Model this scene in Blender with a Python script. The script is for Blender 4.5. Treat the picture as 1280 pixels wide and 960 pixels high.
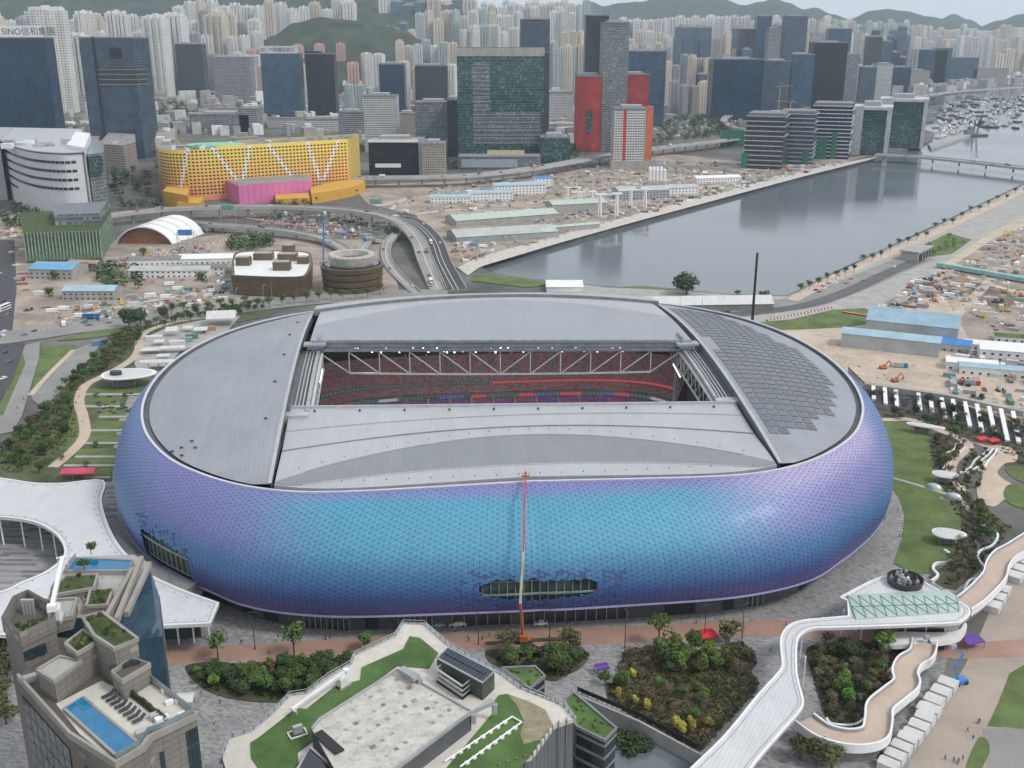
import bpy, bmesh, math, random
from math import sin, cos, pi, radians, hypot, atan2
from mathutils import Vector, Matrix
from mathutils.geometry import tessellate_polygon
random.seed(7)
SC = bpy.context.scene
for _o in list(bpy.data.objects): bpy.data.objects.remove(_o)
# ---------------------------------------------------------------- camera
CH, CF, CP = 175.0, 1302.0, radians(18.5)          # height (m), focal length (px of a 1280 wide frame), pitch down
cam = bpy.data.cameras.new('camera'); cam.sensor_width = 36.0; cam.lens = 36.0*CF/1280.0
cam.clip_start = 1.0; cam.clip_end = 40000.0
camo = bpy.data.objects.new('camera', cam); SC.collection.objects.link(camo)
camo.location = (0, 0, CH); camo.rotation_euler = (pi/2-CP, 0, 0); SC.camera = camo
# ---------------------------------------------------------------- world: bright, hazy overcast
SUN_EL, SUN_AZ = radians(50), radians(118)          # azimuth of the sun, clockwise from +Y
W = bpy.data.worlds.new('World'); SC.world = W; W.use_nodes = True
nt = W.node_tree; nt.nodes.clear()
sky = nt.nodes.new('ShaderNodeTexSky'); sky.sky_type = 'NISHITA'; sky.sun_disc = False
sky.sun_elevation = SUN_EL; sky.sun_rotation = SUN_AZ
sky.air_density = 1.0; sky.dust_density = 6.0; sky.ozone_density = 1.0
hs = nt.nodes.new('ShaderNodeHueSaturation'); hs.inputs['Saturation'].default_value = 0.22
bg = nt.nodes.new('ShaderNodeBackground'); bg.inputs['Strength'].default_value = 0.10
wo = nt.nodes.new('ShaderNodeOutputWorld')
cl = nt.nodes.new('ShaderNodeMix'); cl.data_type = 'RGBA'; cl.inputs[0].default_value = .75; cl.inputs[7].default_value = (9.7, 10.2, 10.9, 1)   # even cloud cover over the clear sky
nt.links.new(sky.outputs[0], hs.inputs['Color']); nt.links.new(hs.outputs[0], cl.inputs[6]); nt.links.new(cl.outputs[2], bg.inputs[0]); nt.links.new(bg.outputs[0], wo.inputs[0])
# ---------------------------------------------------------------- sun behind thin cloud
sl = bpy.data.lights.new('sun', 'SUN'); sl.energy = 1.7; sl.angle = radians(11); sl.color = (1.0, .965, .92)
so = bpy.data.objects.new('sun', sl); SC.collection.objects.link(so); so.location = (0, 0, 600)
so.rotation_euler = Vector((-sin(SUN_AZ)*cos(SUN_EL), -cos(SUN_AZ)*cos(SUN_EL), -sin(SUN_EL))).to_track_quat('-Z', 'Y').to_euler()
SC.view_settings.view_transform = 'Standard'; SC.view_settings.look = 'None'
SC.view_settings.exposure = 0.02; SC.view_settings.gamma = 1.0
SC.render.engine = 'CYCLES'
SC.cycles.max_bounces = 5; SC.cycles.diffuse_bounces = 2; SC.cycles.glossy_bounces = 2
SC.cycles.transmission_bounces = 3; SC.cycles.transparent_max_bounces = 6; SC.cycles.volume_bounces = 1
SC.cycles.use_denoising = True
SC.cycles.sample_clamp_indirect = 4.0
# ---------------------------------------------------------------- pixel -> place
def ray(px, py):
    u = (px-640)/CF; v = (480-py)/CF
    return u, cos(CP)+v*sin(CP), -sin(CP)+v*cos(CP)
def G(px, py, z=0.0):
    "the point of the level z that a pixel of the photograph looks at"
    a, b, c = ray(px, py); t = (z-CH)/c
    return (a*t, b*t)
def ZT(px, py, Y):
    "height at which a pixel's ray passes the distance Y"
    a, b, c = ray(px, py); return CH+c*Y/b
def XT(px, py, Y):
    a, b, c = ray(px, py); return a*Y/b
def GP(pts, z=0.0): return [G(p[0], p[1], z) for p in pts]
# ---------------------------------------------------------------- objects
COL = SC.collection
def tag(o, label=None, cat=None, group=None, kind=None):
    if label: o['label'] = label
    if cat: o['category'] = cat
    if group: o['group'] = group
    if kind: o['kind'] = kind
    return o
def empty(name, loc=(0, 0, 0), rz=0.0, label=None, cat=None, group=None):
    o = bpy.data.objects.new(name, None); o.empty_display_size = 1.0
    COL.objects.link(o); o.location = loc if len(loc) == 3 else (loc[0], loc[1], 0); o.rotation_euler = (0, 0, rz)
    return tag(o, label, cat, group)
def copy_tree(o, parent=None):
    c = o.copy(); COL.objects.link(c)
    if parent: c.parent = parent
    for ch in o.children: copy_tree(ch, c)
    return c
def place(o, x, y, z=0.0, rz=0.0, s=1.0):
    o.location = (x, y, z); o.rotation_euler = (0, 0, rz); o.scale = (s, s, s) if not isinstance(s, tuple) else s
    return o
class MB:
    def __init__(s): s.v = []; s.f = []; s.mi = []; s.m = 0; s.fc = None
    def add(s, vs, fs):
        b = len(s.v); s.v.extend(vs)
        for f in fs: s.f.append(tuple(b+i for i in f)); s.mi.append(s.m)
        return s
    def quad(s, a, b, c, d): return s.add([a, b, c, d], [(0, 1, 2, 3)])
    def box(s, x0, y0, z0, x1, y1, z1):
        return s.add([(x0,y0,z0),(x1,y0,z0),(x1,y1,z0),(x0,y1,z0),(x0,y0,z1),(x1,y0,z1),(x1,y1,z1),(x0,y1,z1)],
                     [(0,3,2,1),(4,5,6,7),(0,1,5,4),(1,2,6,5),(2,3,7,6),(3,0,4,7)])
    def obox(s, cx, cy, z0, lx, ly, lz, r=0.0):
        c, n = cos(r), sin(r); P = []
        for z in (z0, z0+lz):
            for a, b in ((-1,-1),(1,-1),(1,1),(-1,1)):
                x, y = a*lx/2, b*ly/2; P.append((cx+x*c-y*n, cy+x*n+y*c, z))
        return s.add(P, [(0,3,2,1),(4,5,6,7),(0,1,5,4),(1,2,6,5),(2,3,7,6),(3,0,4,7)])
    def prism(s, poly, z0, z1, cap=True, bottom=False):
        n = len(poly)
        if sum(poly[i][0]*poly[(i+1)%n][1]-poly[(i+1)%n][0]*poly[i][1] for i in range(n)) < 0: poly = poly[::-1]
        vs = [(p[0], p[1], z0) for p in poly]+[(p[0], p[1], z1) for p in poly]
        fs = [(i, (i+1) % n, n+(i+1) % n, n+i) for i in range(n)]
        if cap:
            tri = tessellate_polygon([[Vector((p[0], p[1], 0)) for p in poly]])
            for t in tri:
                a, b, c = t
                if (poly[b][0]-poly[a][0])*(poly[c][1]-poly[a][1])-(poly[b][1]-poly[a][1])*(poly[c][0]-poly[a][0]) < 0: a, c = c, a
                fs.append((n+a, n+b, n+c))
                if bottom: fs.append((c, b, a))
        return s.add(vs, fs)
    def sheet(s, poly, z):
        n = len(poly); fs = []
        for a, b, c in tessellate_polygon([[Vector((p[0], p[1], 0)) for p in poly]]):
            if (poly[b][0]-poly[a][0])*(poly[c][1]-poly[a][1])-(poly[b][1]-poly[a][1])*(poly[c][0]-poly[a][0]) < 0: a, c = c, a
            fs.append((a, b, c))
        return s.add([(p[0], p[1], z) for p in poly], fs)
    def tube(s, a, b, r0, r1=None, n=6, cap=True):
        r1 = r0 if r1 is None else r1
        a = Vector(a); b = Vector(b); d = (b-a)
        if d.length < 1e-6: return s
        q = d.to_track_quat('Z', 'Y'); vs = []
        for p, r in ((a, r0), (b, r1)):
            for i in range(n):
                t = 2*pi*i/n; vs.append(tuple(p+q @ Vector((r*cos(t), r*sin(t), 0))))
        fs = [(i, (i+1) % n, n+(i+1) % n, n+i) for i in range(n)]
        if cap: fs += [tuple(range(n, 2*n)), tuple(range(n-1, -1, -1))]
        return s.add(vs, fs)
    def bar(s, a, b, w, h=None):
        "rectangular bar between two points"
        h = h or w; a = Vector(a); b = Vector(b); d = (b-a).normalized()
        sd = d.cross(Vector((0, 0, 1)))
        sd = sd.normalized() if sd.length > 1e-3 else Vector((1, 0, 0))
        up = sd.cross(d).normalized(); P = []
        for p in (a, b):
            for i, j in ((-1,-1),(1,-1),(1,1),(-1,1)): P.append(tuple(p+sd*(i*w/2)+up*(j*h/2)))
        return s.add(P, [(0,3,2,1),(4,5,6,7),(0,1,5,4),(1,2,6,5),(2,3,7,6),(3,0,4,7)])
    def revolve(s, cx, cy, prof, n=24, a0=0.0, a1=2*pi, sx=1.0, sy=1.0):
        full = abs(a1-a0-2*pi) < 1e-6; m = n if full else n+1; k = len(prof); vs = []
        for i in range(m):
            t = a0+(a1-a0)*i/n
            for r, z in prof: vs.append((cx+r*cos(t)*sx, cy+r*sin(t)*sy, z))
        fs = []
        for i in range(n):
            j = (i+1) % m
            for q in range(k-1): fs.append((i*k+q, j*k+q, j*k+q+1, i*k+q+1))
        return s.add(vs, fs)
    def loft(s, rows, close=False, flip=False):
        k = len(rows[0]); vs = [p for r in rows for p in r]; fs = []
        for i in range(len(rows)-1):
            for q in range(k if close else k-1):
                a, b = i*k+q, i*k+(q+1) % k
                f = (a, b, b+k, a+k); fs.append(f[::-1] if flip else f)
        return s.add(vs, fs)
    def ribbon(s, pts, w, thick=0.3, z=None, w2=None):
        "flat strip along a path of (x, y[, z]) points with its thickness downward"
        L, R = offset_path(pts, w/2), offset_path(pts, -(w2 if w2 is not None else w/2))
        zz = [(p[2] if len(p) > 2 else 0)+(z or 0) for p in pts]
        rows = [[(l[0], l[1], h-thick), (l[0], l[1], h), (r[0], r[1], h), (r[0], r[1], h-thick)] for l, r, h in zip(L, R, zz)]
        s.loft(rows, True)
        n = len(s.v); b = n-4*len(rows)
        s.f.append((b, b+1, b+2, b+3)); s.mi.append(s.m); s.f.append((n-1, n-2, n-3, n-4)); s.mi.append(s.m)
        return s
    def mesh(s, name, mat, smooth=False):
        me = bpy.data.meshes.new(name); me.from_pydata(s.v, [], s.f)
        for m in (mat if isinstance(mat, (list, tuple)) else [mat]): me.materials.append(m)
        if isinstance(mat, (list, tuple)): me.polygons.foreach_set('material_index', s.mi)
        if smooth: me.polygons.foreach_set('use_smooth', [True]*len(me.polygons))
        me.update()
        return me
    def build(s, name, mat, parent=None, loc=None, smooth=False, **kw):
        o = bpy.data.objects.new(name, s.mesh(name, mat, smooth)); COL.objects.link(o)
        if parent: o.parent = parent
        if loc: o.location = loc
        return tag(o, **kw)
def share(name, me, parent=None, loc=(0, 0, 0), rz=0.0, s=1.0, **kw):
    o = bpy.data.objects.new(name, me); COL.objects.link(o)
    if parent: o.parent = parent
    place(o, loc[0], loc[1], loc[2], rz, s)
    return tag(o, **kw)
def offset_path(pts, d):
    out = []
    for i, p in enumerate(pts):
        a = pts[max(i-1, 0)]; b = pts[min(i+1, len(pts)-1)]
        dx, dy = b[0]-a[0], b[1]-a[1]; l = hypot(dx, dy) or 1
        out.append((p[0]-dy/l*d, p[1]+dx/l*d))
    return out
def smooth_path(pts, k=6, closed=False):
    "Catmull-Rom through the points"
    n = len(pts); out = []; dim = len(pts[0])
    for i in range(n if closed else n-1):
        P = [pts[(i+j-1) % n] if closed else pts[min(max(i+j-1, 0), n-1)] for j in range(4)]
        for q in range(k):
            t = q/k; c = []
            for e in range(dim):
                a, b, g, d = P[0][e], P[1][e], P[2][e], P[3][e]
                c.append(.5*(2*b+(g-a)*t+(2*a-5*b+4*g-d)*t*t+(3*b-a-3*g+d)*t**3))
            out.append(tuple(c))
    if not closed: out.append(tuple(pts[-1]))
    return out
def resample(pts, step):
    out = [tuple(pts[0])]; acc = 0.0
    for a, b in zip(pts, pts[1:]):
        L = hypot(b[0]-a[0], b[1]-a[1])
        if L == 0: continue
        t = step-acc
        while t <= L:
            out.append(tuple(a[e]+(b[e]-a[e])*t/L for e in range(len(a)))); t += step
        acc = L-(t-step)
    return out
def inside(p, poly):
    x, y = p; r = False; j = len(poly)-1
    for i in range(len(poly)):
        a, b = poly[i], poly[j]
        if (a[1] > y) != (b[1] > y) and x < (b[0]-a[0])*(y-a[1])/(b[1]-a[1])+a[0]: r = not r
        j = i
    return r
def scatter(poly, n, mind, rnd):
    xs = [p[0] for p in poly]; ys = [p[1] for p in poly]; out = []
    for k in range(n*30):
        p = (rnd.uniform(min(xs), max(xs)), rnd.uniform(min(ys), max(ys)))
        if inside(p, poly) and all(hypot(p[0]-q[0], p[1]-q[1]) > mind for q in out): out.append(p)
        if len(out) >= n: break
    return out
# ---------------------------------------------------------------- materials
MATS = {}
def _nodes(name):
    m = bpy.data.materials.new(name); m.use_nodes = True; t = m.node_tree
    return m, t, t.nodes['Principled BSDF']
def _n(t, kind, **kw):
    n = t.nodes.new(kind)
    for k, v in kw.items(): setattr(n, k, v)
    return n
def _math(t, op, a, b=None, c=None):
    n = t.nodes.new('ShaderNodeMath'); n.operation = op
    for i, x in enumerate((a, b, c)):
        if x is None: continue
        if isinstance(x, (int, float)): n.inputs[i].default_value = x
        else: t.links.new(x, n.inputs[i])
    return n.outputs[0]
def _mix(t, fac, a, b, blend='MIX'):
    n = t.nodes.new('ShaderNodeMix'); n.data_type = 'RGBA'; n.blend_type = blend
    for i, x in ((0, fac), (6, a), (7, b)):
        if isinstance(x, (int, float)): n.inputs[i].default_value = x
        elif isinstance(x, tuple): n.inputs[i].default_value = (x[0], x[1], x[2], 1)
        else: t.links.new(x, n.inputs[i])
    return n.outputs[2]
def mat(name, rgb, rough=.7, metal=0.0, var=.18, scale=.25, bump=0.0, bscale=None, alt=None, world=True, spec=None, rand=0.0, coat=0.0, detail=5.0, stain=None):
    "plain surface with uneven colour: two noise layers (broad weathering, fine grain) over the base colour"
    if name in MATS: return MATS[name]
    m, t, p = _nodes(name)
    if world: co = _n(t, 'ShaderNodeNewGeometry').outputs['Position']
    else: co = _n(t, 'ShaderNodeTexCoord').outputs['Object']
    n1 = _n(t, 'ShaderNodeTexNoise'); n1.inputs['Scale'].default_value = scale; n1.inputs['Detail'].default_value = detail; n1.inputs['Roughness'].default_value = .62
    n2 = _n(t, 'ShaderNodeTexNoise'); n2.inputs['Scale'].default_value = scale*9; n2.inputs['Detail'].default_value = 3
    t.links.new(co, n1.inputs['Vector']); t.links.new(co, n2.inputs['Vector'])
    r = _n(t, 'ShaderNodeMapRange'); r.inputs[1].default_value = .36; r.inputs[2].default_value = .64
    t.links.new(n1.outputs[0], r.inputs[0])
    lo = tuple(c*(1-var) for c in rgb); hi = tuple(min(1, c*(1+var)) for c in rgb)
    c = _mix(t, r.outputs[0], lo, alt if alt else hi)
    g = _math(t, 'MULTIPLY_ADD', n2.outputs[0], var*1.2, 1-var*.6)
    gg = _n(t, 'ShaderNodeCombineColor')
    for i in range(3): t.links.new(g, gg.inputs[i])
    c = _mix(t, 1.0, c, gg.outputs[0], 'MULTIPLY')
    if stain:
        n3 = _n(t, 'ShaderNodeTexNoise'); n3.inputs['Scale'].default_value = scale*2.3; n3.inputs['Detail'].default_value = 8; n3.inputs['Roughness'].default_value = .7
        t.links.new(co, n3.inputs['Vector'])
        r3 = _n(t, 'ShaderNodeMapRange'); r3.inputs[1].default_value = .54; r3.inputs[2].default_value = .7; t.links.new(n3.outputs[0], r3.inputs[0])
        c = _mix(t, r3.outputs[0], c, stain)
    if rand:
        oi = _n(t, 'ShaderNodeObjectInfo'); h = _n(t, 'ShaderNodeHueSaturation')
        t.links.new(_math(t, 'MULTIPLY_ADD', oi.outputs['Random'], rand*2, 1-rand), h.inputs['Value'])
        t.links.new(_math(t, 'MULTIPLY_ADD', oi.outputs['Random'], rand*.12, .5-rand*.06), h.inputs['Hue'])
        t.links.new(c, h.inputs['Color']); c = h.outputs[0]
    t.links.new(c, p.inputs['Base Color'])
    p.inputs['Roughness'].default_value = rough; p.inputs['Metallic'].default_value = metal
    if spec is not None: p.inputs['Specular IOR Level'].default_value = spec
    if coat: p.inputs['Coat Weight'].default_value = coat
    if bump:
        b = _n(t, 'ShaderNodeBump'); b.inputs['Strength'].default_value = .6; b.inputs['Distance'].default_value = bump
        nb = n2
        if bscale:
            nb = _n(t, 'ShaderNodeTexNoise'); nb.inputs['Scale'].default_value = bscale; nb.inputs['Detail'].default_value = 4; t.links.new(co, nb.inputs['Vector'])
        t.links.new(nb.outputs[0], b.inputs['Height']); t.links.new(b.outputs[0], p.inputs['Normal'])
    MATS[name] = m; return m
def ribbed(name, rgb, pitch=.8, axis=0, rough=.45, metal=.4, var=.08, seam=.0, rot=0.0, scale=.03, cross=0.0, crossw=.03):
    "standing-seam sheet metal: ribs along one local axis, darker sheet joints across, faint panel to panel change"
    if name in MATS: return MATS[name]
    m, t, p = _nodes(name)
    co = _n(t, 'ShaderNodeTexCoord').outputs['Object']
    mp = _n(t, 'ShaderNodeMapping'); mp.inputs['Rotation'].default_value = (0, 0, rot); t.links.new(co, mp.inputs[0])
    sx = _n(t, 'ShaderNodeSeparateXYZ'); t.links.new(mp.outputs[0], sx.inputs[0])
    a = sx.outputs[axis]; o = sx.outputs[1-axis]
    fr = _math(t, 'FRACT', _math(t, 'DIVIDE', a, pitch))
    rib = _math(t, 'LESS_THAN', fr, .16)
    cell = _n(t, 'ShaderNodeTexWhiteNoise', noise_dimensions='2D')
    cv = _n(t, 'ShaderNodeCombineXYZ'); t.links.new(_math(t, 'FLOOR', _math(t, 'DIVIDE', a, pitch*6)), cv.inputs[0]); t.links.new(_math(t, 'FLOOR', _math(t, 'DIVIDE', o, 14.0)), cv.inputs[1])
    t.links.new(cv.outputs[0], cell.inputs[0])
    n1 = _n(t, 'ShaderNodeTexNoise'); n1.inputs['Scale'].default_value = scale; n1.inputs['Detail'].default_value = 7; n1.inputs['Roughness'].default_value = .65; t.links.new(co, n1.inputs[0])
    ms = _n(t, 'ShaderNodeMapping'); ms.inputs['Scale'].default_value = (1, .12, .3) if axis == 0 else (.12, 1, .3); t.links.new(co, ms.inputs[0]); ns = _n(t, 'ShaderNodeTexNoise'); ns.inputs['Scale'].default_value = .35; ns.inputs['Detail'].default_value = 6; ns.inputs['Roughness'].default_value = .7; t.links.new(ms.outputs[0], ns.inputs[0])
    v = _math(t, 'MULTIPLY', _math(t, 'MULTIPLY_ADD', cell.outputs[0], var*.7, 1-var*.35), _math(t, 'MULTIPLY_ADD', ns.outputs[0], var*3, 1-var*1.5))
    v = _math(t, 'MULTIPLY', v, _math(t, 'MULTIPLY_ADD', n1.outputs[0], var*4.5, 1-var*2.25))
    v = _math(t, 'MULTIPLY', v, _math(t, 'MULTIPLY_ADD', rib, -seam, 1.0))
    if cross:
        fc = _math(t, 'LESS_THAN', _math(t, 'FRACT', _math(t, 'DIVIDE', o, cross)), crossw)
        v = _math(t, 'MULTIPLY', v, _math(t, 'MULTIPLY_ADD', fc, -.22, 1.0))
    g = _n(t, 'ShaderNodeCombineColor')
    for i in range(3): t.links.new(v, g.inputs[i])
    t.links.new(_mix(t, 1.0, rgb, g.outputs[0], 'MULTIPLY'), p.inputs['Base Color'])
    p.inputs['Roughness'].default_value = rough; p.inputs['Metallic'].default_value = metal
    b = _n(t, 'ShaderNodeBump'); b.inputs['Strength'].default_value = .5; b.inputs['Distance'].default_value = .08
    t.links.new(rib, b.inputs['Height']); t.links.new(b.outputs[0], p.inputs['Normal'])
    MATS[name] = m; return m
def wmat(name, wall, glass, bw=3.0, fh=3.2, fx=.6, fz=.5, rand=.0, grough=.12, blind=.3, gmetal=0.0, stripe=0.0, wrough=.75, hue=0.0, spec=.5):
    "far facade: storeys and window bays of a wall in object space; each pane its own tone (blinds, painted reflections)"
    if name in MATS: return MATS[name]
    m, t, p = _nodes(name)
    tc = _n(t, 'ShaderNodeTexCoord'); sx = _n(t, 'ShaderNodeSeparateXYZ'); t.links.new(tc.outputs['Object'], sx.inputs[0])
    sn = _n(t, 'ShaderNodeSeparateXYZ'); t.links.new(tc.outputs['Normal'], sn.inputs[0])
    sel = _math(t, 'GREATER_THAN', _math(t, 'ABSOLUTE', sn.outputs[0]), _math(t, 'ABSOLUTE', sn.outputs[1]))
    u = _math(t, 'ADD', _math(t, 'MULTIPLY', sel, sx.outputs[1]), _math(t, 'MULTIPLY', _math(t, 'SUBTRACT', 1.0, sel), sx.outputs[0]))
    ub = _math(t, 'DIVIDE', _math(t, 'ADD', u, 500.0), bw); zb = _math(t, 'DIVIDE', _math(t, 'ADD', sx.outputs[2], .4), fh)
    win = _math(t, 'MULTIPLY', _math(t, 'LESS_THAN', _math(t, 'FRACT', ub), fx), _math(t, 'LESS_THAN', _math(t, 'FRACT', zb), fz))
    win = _math(t, 'MULTIPLY', win, _math(t, 'LESS_THAN', _math(t, 'ABSOLUTE', sn.outputs[2]), .5))
    cv = _n(t, 'ShaderNodeCombineXYZ'); t.links.new(_math(t, 'FLOOR', ub), cv.inputs[0]); t.links.new(_math(t, 'FLOOR', zb), cv.inputs[1]); t.links.new(_math(t, 'MULTIPLY', sel, 77.0), cv.inputs[2])
    wn = _n(t, 'ShaderNodeTexWhiteNoise', noise_dimensions='3D'); t.links.new(cv.outputs[0], wn.inputs[0])
    lite = tuple(min(1, c*1.9+.09) for c in glass) if spec != .51 else tuple(c*1.45+.012 for c in glass)
    r = _n(t, 'ShaderNodeMapRange'); r.inputs[1].default_value = 1-blind; r.inputs[2].default_value = 1.0; t.links.new(wn.outputs[0], r.inputs[0])
    gc = _mix(t, r.outputs[0], glass, lite)
    n1 = _n(t, 'ShaderNodeTexNoise'); n1.inputs['Scale'].default_value = .045; n1.inputs['Detail'].default_value = 6; t.links.new(tc.outputs['Object'], n1.inputs[0])
    r2 = _n(t, 'ShaderNodeMapRange'); r2.inputs[1].default_value = .38; r2.inputs[2].default_value = .62; t.links.new(n1.outputs[0], r2.inputs[0]); gc = _mix(t, r2.outputs[0], _mix(t, 1.0, gc, (.78, .78, .78), 'MULTIPLY'), _mix(t, 1.0, gc, (1.2, 1.22, 1.25), 'MULTIPLY'))  # broad reflections put into the glass colour as noise
    wc = _mix(t, n1.outputs[0], tuple(c*.8 for c in wall), tuple(min(1, c*1.16) for c in wall))
    if rand or hue:
        oi = _n(t, 'ShaderNodeObjectInfo'); h = _n(t, 'ShaderNodeHueSaturation')
        t.links.new(_math(t, 'MULTIPLY_ADD', oi.outputs['Random'], rand*2, 1-rand), h.inputs['Value'])
        t.links.new(_math(t, 'MULTIPLY_ADD', _math(t, 'FRACT', _math(t, 'MULTIPLY', oi.outputs['Random'], 7.13)), hue, .5-hue/2), h.inputs['Hue'])
        t.links.new(wc, h.inputs['Color']); wc = h.outputs[0]
    t.links.new(_mix(t, win, wc, gc), p.inputs['Base Color'])
    t.links.new(_math(t, 'MULTIPLY_ADD', win, grough-wrough, wrough), p.inputs['Roughness'])
    t.links.new(_math(t, 'MULTIPLY', win, gmetal), p.inputs['Metallic'])
    p.inputs['Specular IOR Level'].default_value = .3 if spec == .51 else spec
    b = _n(t, 'ShaderNodeBump'); b.inputs['Strength'].default_value = .7; b.inputs['Distance'].default_value = .25; b.invert = True
    t.links.new(win, b.inputs['Height']); t.links.new(b.outputs[0], p.inputs['Normal'])
    MATS[name] = m; return m
def attr_mat(name, rough=.4, metal=.2, coat=0.0, attr='Col', var=.06):
    m, t, p = _nodes(name)
    a = _n(t, 'ShaderNodeAttribute', attribute_name=attr)
    n1 = _n(t, 'ShaderNodeTexNoise'); n1.inputs['Scale'].default_value = .06; n1.inputs['Detail'].default_value = 6
    t.links.new(_n(t, 'ShaderNodeNewGeometry').outputs['Position'], n1.inputs[0])
    v = _math(t, 'MULTIPLY_ADD', n1.outputs[0], var*2, 1-var); g = _n(t, 'ShaderNodeCombineColor')
    for i in range(3): t.links.new(v, g.inputs[i])
    t.links.new(_mix(t, 1.0, a.outputs[0], g.outputs[0], 'MULTIPLY'), p.inputs['Base Color'])
    p.inputs['Roughness'].default_value = rough; p.inputs['Metallic'].default_value = metal; p.inputs['Coat Weight'].default_value = coat
    p.inputs['Coat Roughness'].default_value = .15
    return m
def glass(name, rgb, rough=.06, metal=.0, spec=.8, var=.25, scale=.12):
    return mat(name, rgb, rough=rough, metal=metal, spec=spec, var=var, scale=scale)
M = {}
M['conc'] = mat('concrete', (.35, .34, .32), .85, var=.14, scale=.12, stain=(.25, .24, .22))
M['concd'] = mat('dark_concrete', (.2, .2, .2), .8, var=.15)
M['white'] = mat('white_paint', (.75, .75, .74), .5, var=.06)
M['grey'] = mat('grey_paint', (.33, .34, .36), .55, var=.1)
M['dark'] = mat('dark_metal', (.045, .05, .055), .45, var=.15)
M['black'] = mat('black', (.015, .016, .018), .5, var=.1)
M['steel'] = mat('galvanised_steel', (.5, .51, .52), .4, .5, var=.08)
M['asph'] = mat('asphalt', (.1, .1, .105), .85, var=.15, scale=.06, stain=(.14, .14, .14))
M['asphd'] = mat('dark_asphalt', (.06, .062, .068), .85, var=.15, scale=.06)
M['red'] = mat('red_paint', (.5, .03, .025), .5)
M['orange'] = mat('orange_paint', (.45, .14, .05), .6)
M['blue'] = mat('blue_paint', (.05, .2, .5), .5)
M['glassd'] = glass('dark_glass', (.02, .028, .034))
M['grass'] = mat('lawn', (.10, .145, .042), .95, var=.25, scale=.09, bump=.1, stain=(.15, .145, .062))
M['turf'] = mat('rooftop_turf', (.07, .132, .034), .95, var=.25, scale=.12, bump=.08)
M['soil'] = mat('planting_soil', (.06, .062, .032), .95, var=.35, scale=.12, stain=(.125, .098, .065), bump=.2)
M['sand'] = mat('sandy_ground', (.47, .39, .31), .95, var=.16, scale=.035, stain=(.33, .26, .2), bump=.1)
M['site'] = mat('building_site_ground', (.30, .25, .205), .95, var=.3, scale=.03, stain=(.42, .37, .32), bump=.15)
# ---------------------------------------------------------------- setting: water, land, paths, lawns
HAZE = True
def wet(name, rgb):
    m, t, p = _nodes(name); p.inputs['Base Color'].default_value = (*rgb, 1); p.inputs['Roughness'].default_value = .09; p.inputs['Specular IOR Level'].default_value = .5
    co = _n(t, 'ShaderNodeNewGeometry').outputs['Position']
    mp = _n(t, 'ShaderNodeMapping'); mp.inputs['Scale'].default_value = (1, .35, 1); t.links.new(co, mp.inputs[0])
    n = _n(t, 'ShaderNodeTexNoise'); n.inputs['Scale'].default_value = .16; n.inputs['Detail'].default_value = 5; t.links.new(mp.outputs[0], n.inputs[0])
    n2 = _n(t, 'ShaderNodeTexNoise'); n2.inputs['Scale'].default_value = .004; n2.inputs['Detail'].default_value = 3; t.links.new(co, n2.inputs[0])
    b = _n(t, 'ShaderNodeBump'); b.inputs['Distance'].default_value = .05; b.inputs['Strength'].default_value = .5; t.links.new(n.outputs[0], b.inputs['Height']); t.links.new(b.outputs[0], p.inputs['Normal'])
    r = _n(t, 'ShaderNodeMapRange'); r.inputs[1].default_value = .4; r.inputs[2].default_value = .65; r.inputs[3].default_value = .06; r.inputs[4].default_value = .17; t.links.new(n2.outputs[0], r.inputs[0]); t.links.new(r.outputs[0], p.inputs['Roughness'])
    return m
b = MB(); b.sheet([(-9000, -350), (9000, -350), (9000, 12900), (-9000, 12900)], -3.2); b.build('water', wet('harbour_water', (.135, .155, .175)), kind='structure')
def pave(name, tones, cw, cl, rot=0.0, rough=.8, grout=0.0, big=.01):
    "small stone slabs, each its own tone"
    m, t, p = _nodes(name); co = _n(t, 'ShaderNodeNewGeometry').outputs['Position']
    mp = _n(t, 'ShaderNodeMapping'); mp.inputs['Rotation'].default_value = (0, 0, rot); t.links.new(co, mp.inputs[0])
    sx = _n(t, 'ShaderNodeSeparateXYZ'); t.links.new(mp.outputs[0], sx.inputs[0])
    r_ = _math(t, 'FLOOR', _math(t, 'DIVIDE', sx.outputs[1], cw))
    sh = _n(t, 'ShaderNodeTexWhiteNoise', noise_dimensions='1D'); t.links.new(r_, sh.inputs['W'])
    c_ = _math(t, 'FLOOR', _math(t, 'ADD', _math(t, 'DIVIDE', sx.outputs[0], cl), _math(t, 'MULTIPLY', sh.outputs[0], 3.0)))
    cv = _n(t, 'ShaderNodeCombineXYZ'); t.links.new(r_, cv.inputs[0]); t.links.new(c_, cv.inputs[1])
    wn = _n(t, 'ShaderNodeTexWhiteNoise', noise_dimensions='2D'); t.links.new(cv.outputs[0], wn.inputs[0])
    ra = _n(t, 'ShaderNodeValToRGB'); ra.color_ramp.interpolation = 'LINEAR'; e = ra.color_ramp.elements
    while len(e) < len(tones): e.new(.5)
    for q, c in enumerate(tones): e[q].position = q/(len(tones)-1); e[q].color = (*c, 1)
    t.links.new(wn.outputs[0], ra.inputs[0])
    n = _n(t, 'ShaderNodeTexNoise'); n.inputs['Scale'].default_value = big*4; n.inputs['Detail'].default_value = 8; n.inputs['Roughness'].default_value = .7; t.links.new(co, n.inputs[0])
    v = _math(t, 'MULTIPLY_ADD', n.outputs[0], .7, .65); g = _n(t, 'ShaderNodeCombineColor')
    for i in range(3): t.links.new(v, g.inputs[i])
    t.links.new(_mix(t, 1.0, ra.outputs[0], g.outputs[0], 'MULTIPLY'), p.inputs['Base Color']); p.inputs['Roughness'].default_value = rough
    return m
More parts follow.
